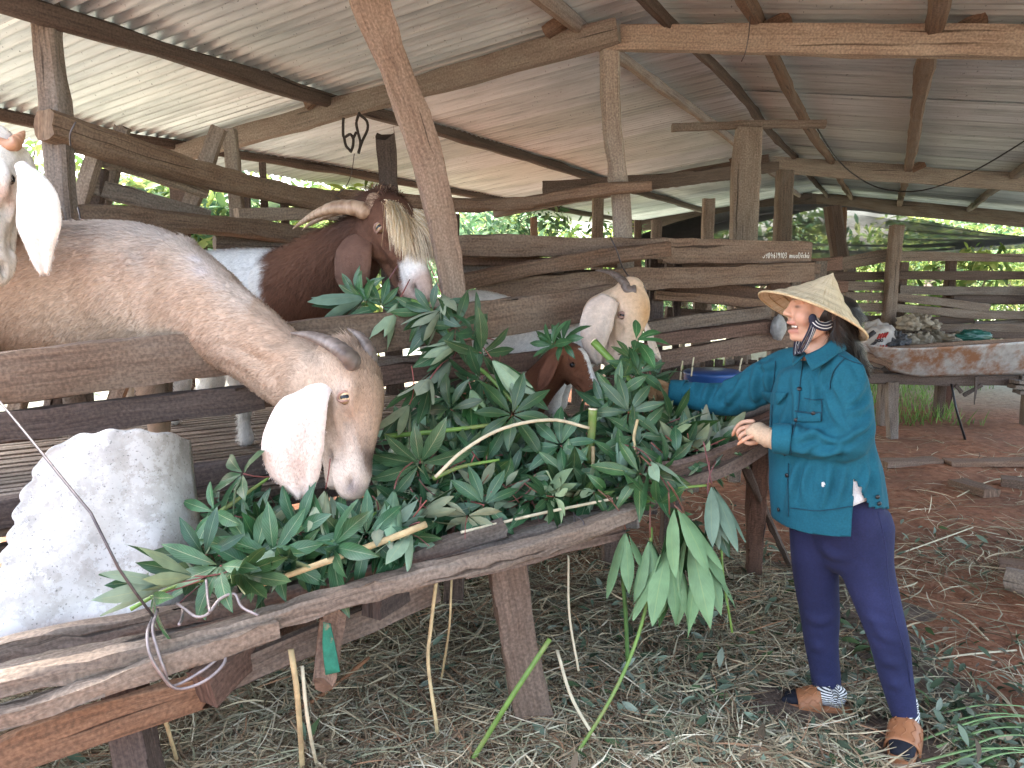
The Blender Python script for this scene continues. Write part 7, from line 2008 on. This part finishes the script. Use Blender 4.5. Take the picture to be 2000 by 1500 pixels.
# long green grass blades bottom right
for k in range(9):
    y0 = 1395 + k * 14
    a = PZ(1800 + 30 * (k % 3), y0 + 8, 0.02); b_ = PZ(2030, y0 - 25 + rnd.uniform(-25, 25), 0.06)
    C = resample([a, (a + b_) / 2 + Vector((0, 0, 0.03)), b_], 10)
    v, f = tube_data(C, 0.0012, np.linspace(0.007, 0.002, 10), (0, 0, 1), 6)
    o = link('grass_blade', mesh_from('grass_blade', [(v, f)]), GRASSM)
    tag(o, 'long cut grass blade lying beside the front sandal', 'grass blade', 'cut grass blades by the sandal')

# offcuts of wood on the ground
def chunk(pts, w, t, mat, label, **kw2):
    o = timber('wood_offcut', pts, w, t, mat, None, **kw2); tag(o, label, 'wood'); return o
chunk([PZ(1870, 940, 0.03), PZ(1935, 965, 0.03)], 0.05, 0.12, WOOD_RED, 'red brown wood block lying behind the person on the soil', wob=0.15)
chunk([PZ(1955, 940, 0.04), PZ(2080, 955, 0.04)], 0.07, 0.16, WOOD_RED, 'reddish plank end lying at the right edge', wob=0.1)
chunk([PZ(1965, 1130, 0.05), PZ(2090, 1160, 0.06)], 0.1, 0.12, WOOD_PALE, 'weathered log stump at the right edge beside the red soil', wob=0.25, chamf=0.5)
chunk([PZ(1950, 1100, 0.03), PZ(2060, 1115, 0.04)], 0.04, 0.14, WOOD_RED, 'flat bark slab above the log stump at the right edge', wob=0.2)
chunk([PZ(1850, 905, 0.03), PZ(2060, 900, 0.03)], 0.05, 0.12, WOOD_RED, 'long low red plank lying across the soil at the far right', wob=0.1)
chunk([PZ(1720, 905, 0.03), PZ(1830, 900, 0.03)], 0.05, 0.14, WOOD_RED, 'red plank half buried right of the jacket', wob=0.12)
chunk([PZ(420, 1040, 0.64), PZ(520, 990, 0.68)], 0.05, 0.06, WOOD_DARK, 'splintered dark wood piece in the trough left of the goat\'s ear', wob=0.2, endcut=0.02)

# pale curved metal sheet with a scalloped edge, set in the trough
def pale_sheet():
    nv, nu = 60, 44
    vy = np.linspace(0, 1, nv)
    xl = np.interp(vy, (0, 0.05, 0.12, 0.22, 0.36, 0.5, 0.65, 1), (88, 72, 58, 36, 24, 6, -8, -60))
    xr = np.interp(vy, (0, 0.3, 0.7, 1), (363, 374, 392, 402))
    V = np.empty((nv, nu, 3)); us = np.linspace(0, 1, nu)
    for i, v in enumerate(vy):
        for j, u_ in enumerate(us):
            jag = 13 * abs(math.sin(v * math.pi * 9.0)) * (1 - u_) ** 3 * (v < 0.75)
            x = xl[i] - jag + 6 + (xr[i] - xl[i]) * u_
            yt_ = np.interp(x, (40, 88, 130, 170, 240, 300, 345, 365), (905, 884, 858, 847, 838, 842, 850, 858)) + 3 * math.sin(x * 0.11)
            yb_ = np.interp(x, (-80, 60, 290, 402), (1285, 1252, 1205, 1180))
            y = yt_ + (yb_ - yt_) * v
            Yb = np.interp(x, (-80, 0, 300, 402), (1.86, 1.89, 2.03, 2.08))
            Y = Yb + 0.2 * (1 - v) + 0.14 * max(0, (u_ - 0.72) / 0.28) ** 2 + 0.008 * math.sin(u_ * 9 + v * 4)
            V[i, j] = P(x, y, Y)
    a = (np.arange(nv - 1)[:, None] * nu + np.arange(nu - 1)[None, :]).ravel()
    q = np.stack([a, a + 1, a + nu + 1, a + nu], -1)
    me = fast_mesh('metal_sheet', V.reshape(-1, 3), q, np.full(len(q), 4))
    m, nt, b = new_mat('chalky_galvanised')
    tc = nd(nt, 'ShaderNodeTexCoord')
    n1 = nd(nt, 'ShaderNodeTexNoise', {'Vector': tc.outputs['Object'], 'Scale': 7, 'Detail': 9, 'Roughness': 0.72})
    n2 = nd(nt, 'ShaderNodeTexNoise', {'Vector': tc.outputs['Object'], 'Scale': 17, 'Detail': 11, 'Roughness': 0.78})
    n3 = nd(nt, 'ShaderNodeTexNoise', {'Vector': tc.outputs['Object'], 'Scale': 4.5, 'Detail': 5})
    c = ramp(nt, n1.outputs[0], [(0.3, (0.21, 0.195, 0.17)), (0.5, (0.36, 0.34, 0.31)), (0.7, (0.47, 0.45, 0.42))])
    f1 = ramp(nt, n2.outputs[0], [(0.5, g(0)), (0.53, g(0.5))])
    c = mixc(nt, f1, c, (0.52, 0.51, 0.49))
    f2 = ramp(nt, n3.outputs[0], [(0.6, g(0)), (0.78, g(0.55))])
    c = mixc(nt, f2, c, (0.42, 0.3, 0.19))
    nt.links.new(c, b.inputs['Base Color']); b.inputs['Roughness'].default_value = 0.6; b.inputs['Metallic'].default_value = 0.1
    n5 = nd(nt, 'ShaderNodeTexNoise', {'Vector': tc.outputs['Object'], 'Scale': 130, 'Detail': 5})
    dk_ = ramp(nt, n5.outputs[0], [(0.3, g(0.45)), (0.38, g(1))])
    c = mixc(nt, 1.0, c, dk_, 'MULTIPLY'); nt.links.new(c, b.inputs['Base Color'])
    bump(nt, b, f1, 0.12, 0.002)
    o = link('metal_sheet', me, m)
    md = o.modifiers.new('thick', 'SOLIDIFY'); md.thickness = 0.006
    tag(o, 'pale mottled metal sheet with a scalloped edge standing in the trough at left', 'metal sheet')
pale_sheet()

# wires
WIRE = mat_plain('dull_wire', (0.1, 0.085, 0.085), 0.45, 0.3, 40, metal=0.5)
WIRE_G = mat_plain('galvanised_wire', (0.26, 0.22, 0.21), 0.45, 0.3, 40, metal=0.5)
o = tube('long_wire', [P(-520, 130, 3.25), P(-300, 410, 2.85), P(-40, 735, 2.3), P(0, 785, 2.18), P(70, 870, 2.0), P(130, 945, 1.9), P(190, 1020, 1.82), P(212, 1075, 1.8), P(245, 1130, 1.82), P(300, 1205, 1.86)], 0.0036, WIRE, None, 8)
tag(o, 'taut dark wire running down across the pale metal sheet', 'wire')
wr = empty('wire_lashing', P(320, 1230, 1.86), 'thick twisted wire lashed around the trough boards at left', 'wire')
for pts in ([(300, 1205, 1.86), (288, 1235, 1.80), (292, 1275, 1.77), (310, 1310, 1.77), (345, 1345, 1.79), (400, 1330, 1.82), (440, 1290, 1.87), (425, 1255, 1.9)],
            [(308, 1190, 1.88), (298, 1230, 1.81), (308, 1270, 1.79), (322, 1310, 1.78), (335, 1340, 1.8), (395, 1310, 1.84), (432, 1280, 1.88)],
            [(345, 1178, 1.9), (362, 1190, 1.89), (385, 1205, 1.87), (405, 1200, 1.88), (430, 1170, 1.92), (458, 1160, 1.94), (472, 1185, 1.92), (505, 1202, 1.9)],
            [(358, 1185, 1.95), (356, 1205, 1.9), (350, 1220, 1.84)], [(403, 1132, 1.96), (406, 1170, 1.92), (410, 1195, 1.88)]):
    tube('wire_loop', [P(*p) for p in pts], 0.0042, WIRE_G, wr, 8)
for i, pts in enumerate(([(1122, 1006, 2.42), (1140, 1020, 2.37), (1135, 1040, 2.36), (1115, 1050, 2.38)], [(1120, 1000, 2.44), (1128, 1030, 2.36), (1145, 1035, 2.37)])):
    tube('wire_loop', [P(*p) for p in pts], 0.0025, WIRE, wr, 6)
o = tube('sagging_cable', [P(1590, 240, 6.4), P(1620, 290, 6.5), P(1660, 335, 6.6), P(1720, 368, 6.6), P(1800, 372, 6.4), P(1900, 335, 6.0), P(2050, 245, 5.4)], 0.006, BLACK, None, 6)
tag(o, 'thin black cable sagging under the right roof slope', 'cable')
o = tube('tie_wire', [P(1465, 30, 4.05), P(1462, 70, 4.02), P(1455, 105, 4.05), P(1448, 120, 4.08)], 0.003, WIRE, None, 6); tag(o, 'loose wire end hanging from the front right rafter', 'wire')
o = tube('hanging_wire', [P(692, 300, 4.95), P(686, 340, 5.0), P(675, 365, 5.05), P(660, 378, 5.1), P(655, 384, 5.1), P(662, 388, 5.1)], 0.003, WIRE, None, 6); tag(o, 'thin wire dangling below the rope halter', 'wire')
for pix, lab in (([(148, 238, 3.5), (137, 262, 3.49), (138, 285, 3.52)], 'wire tie around the top pole at the left post'), ([(152, 404, 3.52), (156, 425, 3.5), (150, 448, 3.53)], 'wire tie around the lower pole at the left post'),
                 ([(1192, 462, 4.25), (1205, 490, 4.22), (1215, 520, 4.26), (1232, 545, 4.4)], 'wire twisted around the planks at the peak post')):
    o = tube('wire_tie', [P(*p) for p in pix], 0.004, WIRE, None, 6); tag(o, lab, 'wire')
# rope halter hung from the rafter
hl = empty('rope_halter', P(700, 225, 4.95), 'dark rope halter hanging from the left rafter', 'rope')
ROPE = mat_plain('dark_rope', (0.035, 0.028, 0.025), 0.9, 0.4, 80)
for pts in ([(671, 230, 4.95), (670, 250, 4.95), (672, 268, 4.93), (684, 262, 4.93), (690, 272, 4.94), (688, 290, 4.95), (684, 298, 4.95)], [(672, 268, 4.93), (676, 285, 4.95), (686, 296, 4.95)],
            [(702, 220, 4.95), (696, 240, 4.93), (700, 262, 4.92), (704, 280, 4.94), (700, 300, 4.95)], [(702, 224, 4.95), (716, 236, 4.95), (718, 252, 4.95), (708, 275, 4.95), (700, 298, 4.95)], [(690, 270, 4.93), (696, 258, 4.92)]):
    tube('rope', [P(*p) for p in pts], 0.0088, ROPE, hl, 7)
# dangling plank and green rag under the trough
rg = empty('green_rag', P(640, 1200, 2.12), 'torn green rag tied round a splintered wood stub under the trough', 'rag')
timber('wood_stub', [P(660, 1175, 2.14), P(648, 1230, 2.13), P(632, 1335, 2.1)], 0.07, 0.03, WOOD_RED, rg, up=(1, 0, 0), endcut=0.02, wob=0.12)
curved_sheet('rag', [[P(632, 1215, 2.08), P(645, 1218, 2.075)], [P(630, 1260, 2.07), P(655, 1262, 2.07)], [P(636, 1318, 2.065), P(664, 1312, 2.06)]], mat_plain('green_cloth', (0.02, 0.16, 0.1), 0.8, 0.3, 30, second=(0.3, 0.2, 0.12), second_at=(0.6, 0.7)), rg, 0.004, 10, 10)
# cut leaf under the boards, dry leaf bits
# blue drum lid behind the heap
v, f = tube_data(np.array([list(P(1392, 731, 4.3) + Vector((0, 0, d_))) for d_ in (-0.35, 0, 0.012, 0.02)]), np.array([0.15, 0.16, 0.165, 0.155]), np.array([0.15, 0.16, 0.165, 0.155]), (1, 0, 0), 28)
o = link('blue_tub', mesh_from('blue_tub', [(v, f)]), mat_plain('blue_plastic', (0.02, 0.075, 0.25), 0.35, 0.1)); o['label'] = 'blue plastic tub half hidden behind the person\'s outstretched arm'; o['category'] = 'tub'
for k, (x, y0, y1) in enumerate(((1352, 698, 735), (1330, 705, 745), (1446, 700, 725))):
    stalk('dry_stalk', [(x - 2, y1, 3.6), (x, (y0 + y1) / 2, 3.6), (x + 3, y0, 3.62)], 0.004, DRY_PALE, ['middle', 'leftmost', 'rightmost'][k] + ' thin pale stalk sticking up behind the outstretched arm', 'stalk', 'stalks behind the arm')

# sacks on the far trough
def lumpy(name, c, rx, ry, rz, mat, label, cat, seed, amp=0.25, group=None):
    v, f = ball((0, 0, 0), 1, 1, 1, None, 40, 26)
    nz = np.array([noise.noise(Vector(p) * 2.3 + Vector((seed, 0, 0))) * amp + noise.noise(Vector(p) * 6 + Vector((0, seed, 0))) * amp * 0.5 for p in v])
    v = v * (1 + nz)[:, None] * np.array((rx, ry, rz)) + np.array(c)
    o = link(name, mesh_from(name, [(v, f)]), mat); tag(o, label, cat, group); return o
SACK = mat_plain('crumpled_sack', (0.36, 0.31, 0.24), 0.8, 0.35, 9, bumps=0.9, bdist=0.05)
bag = lumpy('feed_bag', P(1712, 672, 7.25), 0.2, 0.12, 0.2, mat_plain('printed_bag', (0.42, 0.38, 0.35), 0.6, 0.2, 10, bumps=0.6, bdist=0.03), 'crumpled printed feed bag on the far trough beside the straw hat', 'bag', 2)
bmb = bmesh.new(); bmb.from_mesh(bag.data); bv = BVHTree.FromBMesh(bmb); bmb.free()
def onbag(px, py):
    loc, nor, _, _ = bv.ray_cast(Vector((0, 0, CAM_H)), ray(px, py).normalized())
    return (loc + Vector((0, -0.006, 0))) if loc else P(px, py, 7.12)
INK = mat_plain('dark_print', (0.035, 0.03, 0.035), 0.6); REDINK = mat_plain('red_print', (0.4, 0.03, 0.025), 0.6)
for k in range(4):
    tube('printed_stripe', [onbag(1713 + k * 5, 662 - k), onbag(1719 + k * 5, 652 - k)], 0.009, REDINK, bag, 5, up=(0, 1, 0))
    tube('printed_stripe', [onbag(1708 + k * 6, 683 - k * 0.5), onbag(1714 + k * 6, 675 - k * 0.5)], 0.008, REDINK, bag, 5, up=(0, 1, 0))
tube('printed_block', [onbag(1694, 658), onbag(1708, 648)], 0.022, INK, bag, 6)
tube('printed_block', [onbag(1700, 675), onbag(1710, 668)], 0.014, INK, bag, 6)
def letters(s_, x, y, dx):
    Gl = {'n': [[(0, 0), (0, 1), (0.7, 1), (0.8, 0)]], 'o': [[(0, .1), (0, .9), (.8, .9), (.8, .1), (0, .1)]], 'u': [[(0, 1), (0, 0), (.8, 0), (.8, 1)]]}
    for i, ch in enumerate(s_):
        for st in Gl[ch]:
            tube('printed_letter', [onbag(x + i * dx + a * 4, y - b_ * 5 - i * 1.2) for a, b_ in st], 0.005, INK, bag, 5, n=3 * len(st))
letters('nou', 1709, 669, 5.6)
sx = ((1775, 630, 0.1, 0.07), (1798, 626, 0.085, 0.065), (1818, 635, 0.07, 0.05), (1770, 665, 0.1, 0.07), (1800, 664, 0.09, 0.075), (1830, 662, 0.085, 0.07), (1855, 664, 0.085, 0.055), (1874, 660, 0.07, 0.06))
for k, (x, y, rx, rz) in enumerate(sx):
    lumpy('sack', P(x, y, 7.35 + 0.05 * (k % 3)), rx, 0.12, rz, SACK, (['first', 'second', 'third', 'fourth', 'fifth'][k - 3] + ' crumpled beige sack from the left in the row on the far trough' if y > 640 else ['left', 'middle', 'right'][k] + ' crumpled beige sack caught between the far fence slats'), 'sack', 20 + k, 0.5, 'sacks on the far trough' if y > 640 else 'sacks in the fence')
lumpy('green_bottle', P(1902, 657, 7.3), 0.17, 0.06, 0.06, mat_plain('green_plastic', (0.02, 0.1, 0.075), 0.3), 'dark green plastic bundle at the end of the sacks', 'bundle', 40, 0.3)
lumpy('black_scraps', P(1752, 668, 7.2), 0.1, 0.08, 0.08, mat_plain('dark_scrap', (0.06, 0.06, 0.065), 0.6, 0.8, 40), 'dark torn plastic scraps beside the printed bag', 'scraps', 41, 0.7)
o = tube('black_stick', [P(1858, 750, 7.0), P(1868, 800, 6.9), PZ(1885, 858, 0.02)], 0.011, BLACK, None, 6); tag(o, 'thin black stick leaning under the far trough', 'stick')
lumpy('grey_bottle', P(1520, 640, 4.6), 0.045, 0.045, 0.075, mat_plain('grey_plastic', (0.3, 0.29, 0.28), 0.5), 'grey plastic bottle hanging on the plank wall before the face', 'bottle', 43, 0.15)

# ================================================================ SHADE NET
def shade_net():
    rows = [[P(1330, 440, 13.2), P(1440, 412, 13.6), P(1600, 400, 13.9), P(1760, 422, 13.6), P(1900, 448, 13.2), P(2100, 478, 12.6)],
            [P(1345, 455, 12.8), P(1450, 440, 13.0), P(1600, 440, 13.0), P(1760, 452, 12.8), P(1900, 462, 12.6), P(2100, 474, 12.2)],
            [P(1380, 470, 12.2), P(1460, 470, 12.2), P(1600, 474, 12.2), P(1760, 478, 12.1), P(1900, 474, 12.0), P(2100, 470, 11.8)],
            [P(1400, 478, 11.7), P(1480, 486, 11.6), P(1620, 492, 11.5), P(1760, 492, 11.5), P(1880, 480, 11.5), P(2100, 462, 11.5)],
            [P(1410, 484, 11.9), P(1500, 494, 11.8), P(1640, 502, 11.8), P(1780, 503, 11.8), P(1880, 492, 11.8), P(2100, 468, 11.8)]]
    nx, ny = 90, 60
    rs = [resample(r_, nx) for r_ in rows]
    arr = np.array([resample([rs[k][i] for k in range(len(rs))], ny) for i in range(nx)])
    J = np.arange(ny)[None, :]; I = np.arange(nx)[:, None]
    arr[:, :, 2] += 0.05 * np.sin(J * 0.55 + 0.06 * I + 1.5 * np.sin(I * 0.07)) * np.linspace(0.4, 1, ny)
    arr[:, :, 1] += 0.1 * np.cos(J * 0.45 + 0.09 * I)
    v = arr.reshape(-1, 3)
    a = (np.arange(nx - 1)[:, None] * ny + np.arange(ny - 1)[None, :]).ravel()
    q = np.stack([a, a + 1, a + ny + 1, a + ny], -1)
    me = fast_mesh('shade_net', v, q, np.full(len(q), 4))
    m, nt, b = new_mat('black_shade_net')
    b.inputs['Base Color'].default_value = (0.085, 0.087, 0.1, 1); b.inputs['Roughness'].default_value = 0.45
    tc = nd(nt, 'ShaderNodeTexCoord')
    n1 = nd(nt, 'ShaderNodeTexNoise', {'Vector': tc.outputs['Object'], 'Scale': 1.2, 'Detail': 6})
    f1 = ramp(nt, n1.outputs[0], [(0.35, g(0.05)), (0.7, g(0.3))])
    tr_ = nd(nt, 'ShaderNodeBsdfTransparent')
    mx = nd(nt, 'ShaderNodeMixShader', {0: f1})
    nt.links.new(b.outputs[0], mx.inputs[1]); nt.links.new(tr_.outputs[0], mx.inputs[2])
    nt.links.new(mx.outputs[0], nt.nodes['Material Output'].inputs['Surface'])
    o = link('shade_net', me, m); tag(o, 'black see-through shade net sagging under the far gable', 'net')
    rows = [[P(1230, 470, 12), P(1310, 440, 12), P(1392, 418, 12)], [P(1240, 475, 11.8), P(1320, 465, 11.8), P(1385, 440, 11.8)], [P(1250, 478, 11.9), P(1310, 474, 11.9), P(1372, 468, 11.9)]]
    o = curved_sheet('net_bundle', rows, mat_plain('black_net_bundle', (0.012, 0.012, 0.013), 0.8), None, 0.06, 20, 12)
    tag(o, 'gathered black netting bunched under the far eave', 'net')
shade_net()

# ================================================================ VEGETATION BEYOND
FOL = mat_litter('foliage')
fb = FOL.node_tree.nodes['Principled BSDF']; fb.inputs['Roughness'].default_value = 0.5
tr_ = nd(FOL.node_tree, 'ShaderNodeBsdfTranslucent'); FOL.node_tree.links.new(FOL.node_tree.nodes['Attribute'].outputs[0], tr_.inputs['Color'])
mx = nd(FOL.node_tree, 'ShaderNodeMixShader', {0: 0.4})
FOL.node_tree.links.new(fb.outputs[0], mx.inputs[1]); FOL.node_tree.links.new(tr_.outputs[0], mx.inputs[2])
FOL.node_tree.links.new(mx.outputs[0], FOL.node_tree.nodes['Material Output'].inputs['Surface'])
BARK = mat_plain('bark', (0.16, 0.12, 0.09), 0.9, 0.4, 12, bumps=0.7, bdist=0.02)
def plant(name, base, h, rad, nleaf, L, cols, label, cat, seed, group=None, trunk=0.05, clumps=9, low=0.25, flat=1.0):
    rs = np.random.default_rng(seed)
    root = empty(name, base, label, cat, group)
    base = np.array(base)
    cents = []
    for k in range(clumps):
        a_, r_ = rs.uniform(0, 6.28), rad * math.sqrt(rs.uniform(0, 1)) * 0.85
        cents.append(base + np.array((r_ * math.cos(a_), r_ * math.sin(a_) * flat, h * rs.uniform(low, 0.95))))
    cents = np.array(cents)
    top = base + np.array((0, 0, h * 0.55))
    tube('trunk', [base - np.array((0, 0, .05)), base + np.array((rs.normal(0, .05), 0, h * 0.3)), top], trunk, BARK, root, 8, r_end=trunk * 0.6)
    lim = []
    for c_ in cents:
        st_ = base + np.array((0, 0, h * rs.uniform(0.25, 0.5)))
        C = resample([st_, (st_ + c_) / 2 + np.array((0, 0, -0.1 * h * rs.uniform(-.3, 1))), c_], 8)
        lim.append(tube_data(C, np.linspace(trunk * 0.45, 0.006, 8), np.linspace(trunk * 0.45, 0.006, 8), (0.1, 0.2, 1), 6))
    link('limbs', mesh_from('limbs', lim), BARK, root)
    ci = rs.integers(0, clumps, nleaf)
    d = rs.normal(0, 1, (nleaf, 3)); d /= np.linalg.norm(d, axis=1)[:, None]
    p = cents[ci] + d * (rad * 0.42 * rs.uniform(0.2, 1.05, nleaf) ** 0.6)[:, None] * np.array((1, flat, 0.75))
    p[:, 2] = np.maximum(p[:, 2], 0.05)
    ax = d * 0.6 + rs.normal(0, 0.6, (nleaf, 3)) + np.array((0, 0, 0.5))
    col = np.array(cols)[rs.integers(0, len(cols), nleaf)] * rs.uniform(0.6, 1.25, (nleaf, 1))
    o = leaf_mass('crown', p, ax, L * rs.uniform(0.6, 1.2, nleaf), col, seed, FOL)
    o.parent = root; o.matrix_parent_inverse = world_matrix(root).inverted()
    return root
YG = [(0.28, 0.36, 0.09), (0.18, 0.27, 0.07), (0.36, 0.4, 0.13), (0.12, 0.2, 0.06)]
BG_ = [(0.1, 0.2, 0.09), (0.16, 0.27, 0.15), (0.07, 0.14, 0.06), (0.22, 0.31, 0.15)]
def gp(px, Y):
    return (float(P(px, 700, Y).x), Y, 0.0)
plant('tree', gp(30, 7.2), 3.6, 1.1, 650, 0.2, YG, 'open tree with yellow green leaves against white sky behind the left post', 'tree', 1, trunk=0.05, clumps=12, low=0.4)
plant('tree', gp(250, 7.6), 2.9, 1.0, 1100, 0.22, YG + BG_, 'bushy tree with long leaves behind the slanted fence braces', 'tree', 2, trunk=0.06, clumps=12, low=0.35)
plant('tree', gp(420, 8.2), 2.7, 1.0, 1100, 0.24, YG + BG_, 'long leaved tree behind the grey fence post', 'tree', 3, trunk=0.05, clumps=11, low=0.35)
plant('bush', gp(590, 8.8), 2.4, 1.1, 1100, 0.2, YG, 'low leafy bush seen under the eave left of the buck', 'bush', 4, trunk=0.05, clumps=10, low=0.3)
plant('bush', gp(100, 9.5), 2.2, 1.4, 1400, 0.16, BG_, 'dark low hedge far behind the white goat', 'bush', 5, trunk=0.05, clumps=12, low=0.15)
plant('bush', gp(930, 12.5), 2.75, 1.2, 1600, 0.2, BG_, 'blue green bush seen right of the leaning post', 'bush', 6, trunk=0.06, clumps=12, low=0.3)
plant('bush', gp(1070, 13.5), 2.5, 1.4, 1500, 0.2, BG_ + YG, 'leafy bush behind the plank wall under the eave', 'bush', 7, trunk=0.06, clumps=12, low=0.3)
plant('bush', gp(1330, 15), 2.2, 1.5, 1300, 0.18, BG_, 'dim green bush glimpsed behind the gathered net', 'bush', 8, trunk=0.06, clumps=12, low=0.2)
plant('bush', gp(1480, 17), 2.3, 1.3, 1300, 0.2, YG, 'bright bush showing through the shade net', 'bush', 9, trunk=0.06, clumps=12, low=0.2)
plant('bush', gp(1690, 16.5), 2.1, 1.6, 2200, 0.2, YG, 'bright yellow green bush behind the far slat fence beside the dark post', 'bush', 10, trunk=0.06, clumps=14, low=0.12)
plant('bush', gp(1850, 10.2), 1.75, 0.8, 600, 0.2, YG, 'climbing broad leaved plant just behind the far fence', 'bush', 11, trunk=0.04, clumps=10, low=0.3)
plant('bush', gp(1990, 16), 2.2, 1.6, 2000, 0.2, YG, 'sunlit bush at the right edge behind the far fence', 'bush', 12, trunk=0.06, clumps=14, low=0.12)
plant('bush', gp(1800, 20), 2.5, 2.3, 2400, 0.26, YG + BG_, 'larger shrub farther behind the far fence', 'bush', 13, trunk=0.1, clumps=16, low=0.1)
k = 0
ORD = ['first', 'second', 'third', 'fourth', 'fifth', 'sixth', 'seventh', 'eighth', 'ninth', 'tenth']
for px, Y, h, rad in ((-250, 22, 4.6, 3.2), (60, 26, 4.4, 3.4), (350, 28, 4.8, 3.6), (640, 27, 4.2, 3.4), (950, 29, 4.2, 3.6), (1250, 30, 3.6, 3.6), (1520, 30, 3.4, 3.4), (1800, 29, 3.6, 3.6), (2080, 26, 3.9, 3.4), (2350, 24, 4.2, 3.2)):
    plant('tree', gp(px, Y), h, rad, 1900, 0.55, YG if k % 2 else BG_ + YG, ORD[k] + ' distant tree from the left in the row behind the shed', 'tree', 50 + k, 'distant trees behind the shed', trunk=0.18, clumps=18, low=0.1)
    k += 1
# grass beyond the far trough
n = 9000
xy = np.c_[rng.uniform(2.6, 8.5, n), rng.uniform(7.6, 13.5, n)]
keep = (np.array([noise.noise(Vector((a * 0.8, b_ * 0.8, 5))) for a, b_ in xy]) > -0.12) & ((xy[:, 0] < 6.2) | (rng.uniform(0, 1, n) < 0.25)); xy = xy[keep]; n = len(xy)
L_ = rng.uniform(0.06, 0.2, n)
ya = rng.uniform(0, 6.28, n); ln_ = rng.normal(0, 0.35, (n, 2))
b0 = np.c_[xy, np.zeros(n)]; tip = b0 + np.c_[ln_ * L_[:, None], L_]
sd_ = np.c_[np.cos(ya), np.sin(ya), np.zeros(n)] * 0.005
V = np.stack([b0 - sd_, b0 + sd_, (b0 + tip) / 2 + sd_ * 0.8 + [0, 0, 0.01], (b0 + tip) / 2 - sd_ * 0.8 + [0, 0, 0.01], tip], 1).reshape(-1, 3)
i5 = np.arange(n)[:, None] * 5
col = np.array([(0.17, 0.3, 0.06), (0.25, 0.36, 0.1), (0.12, 0.22, 0.05)])[rng.integers(0, 3, n)] * rng.uniform(0.7, 1.2, (n, 1))
me = fast_mesh('grass', V, np.concatenate([i5 + [0, 1, 2, 3], i5 + [3, 2, 4]], 1), np.tile([4, 3], n), True, None, np.repeat(col, 5, 0))
o = link('grass', me, FOL); tag(o, 'bright green grass beyond the far trough', 'grass', kind='stuff')
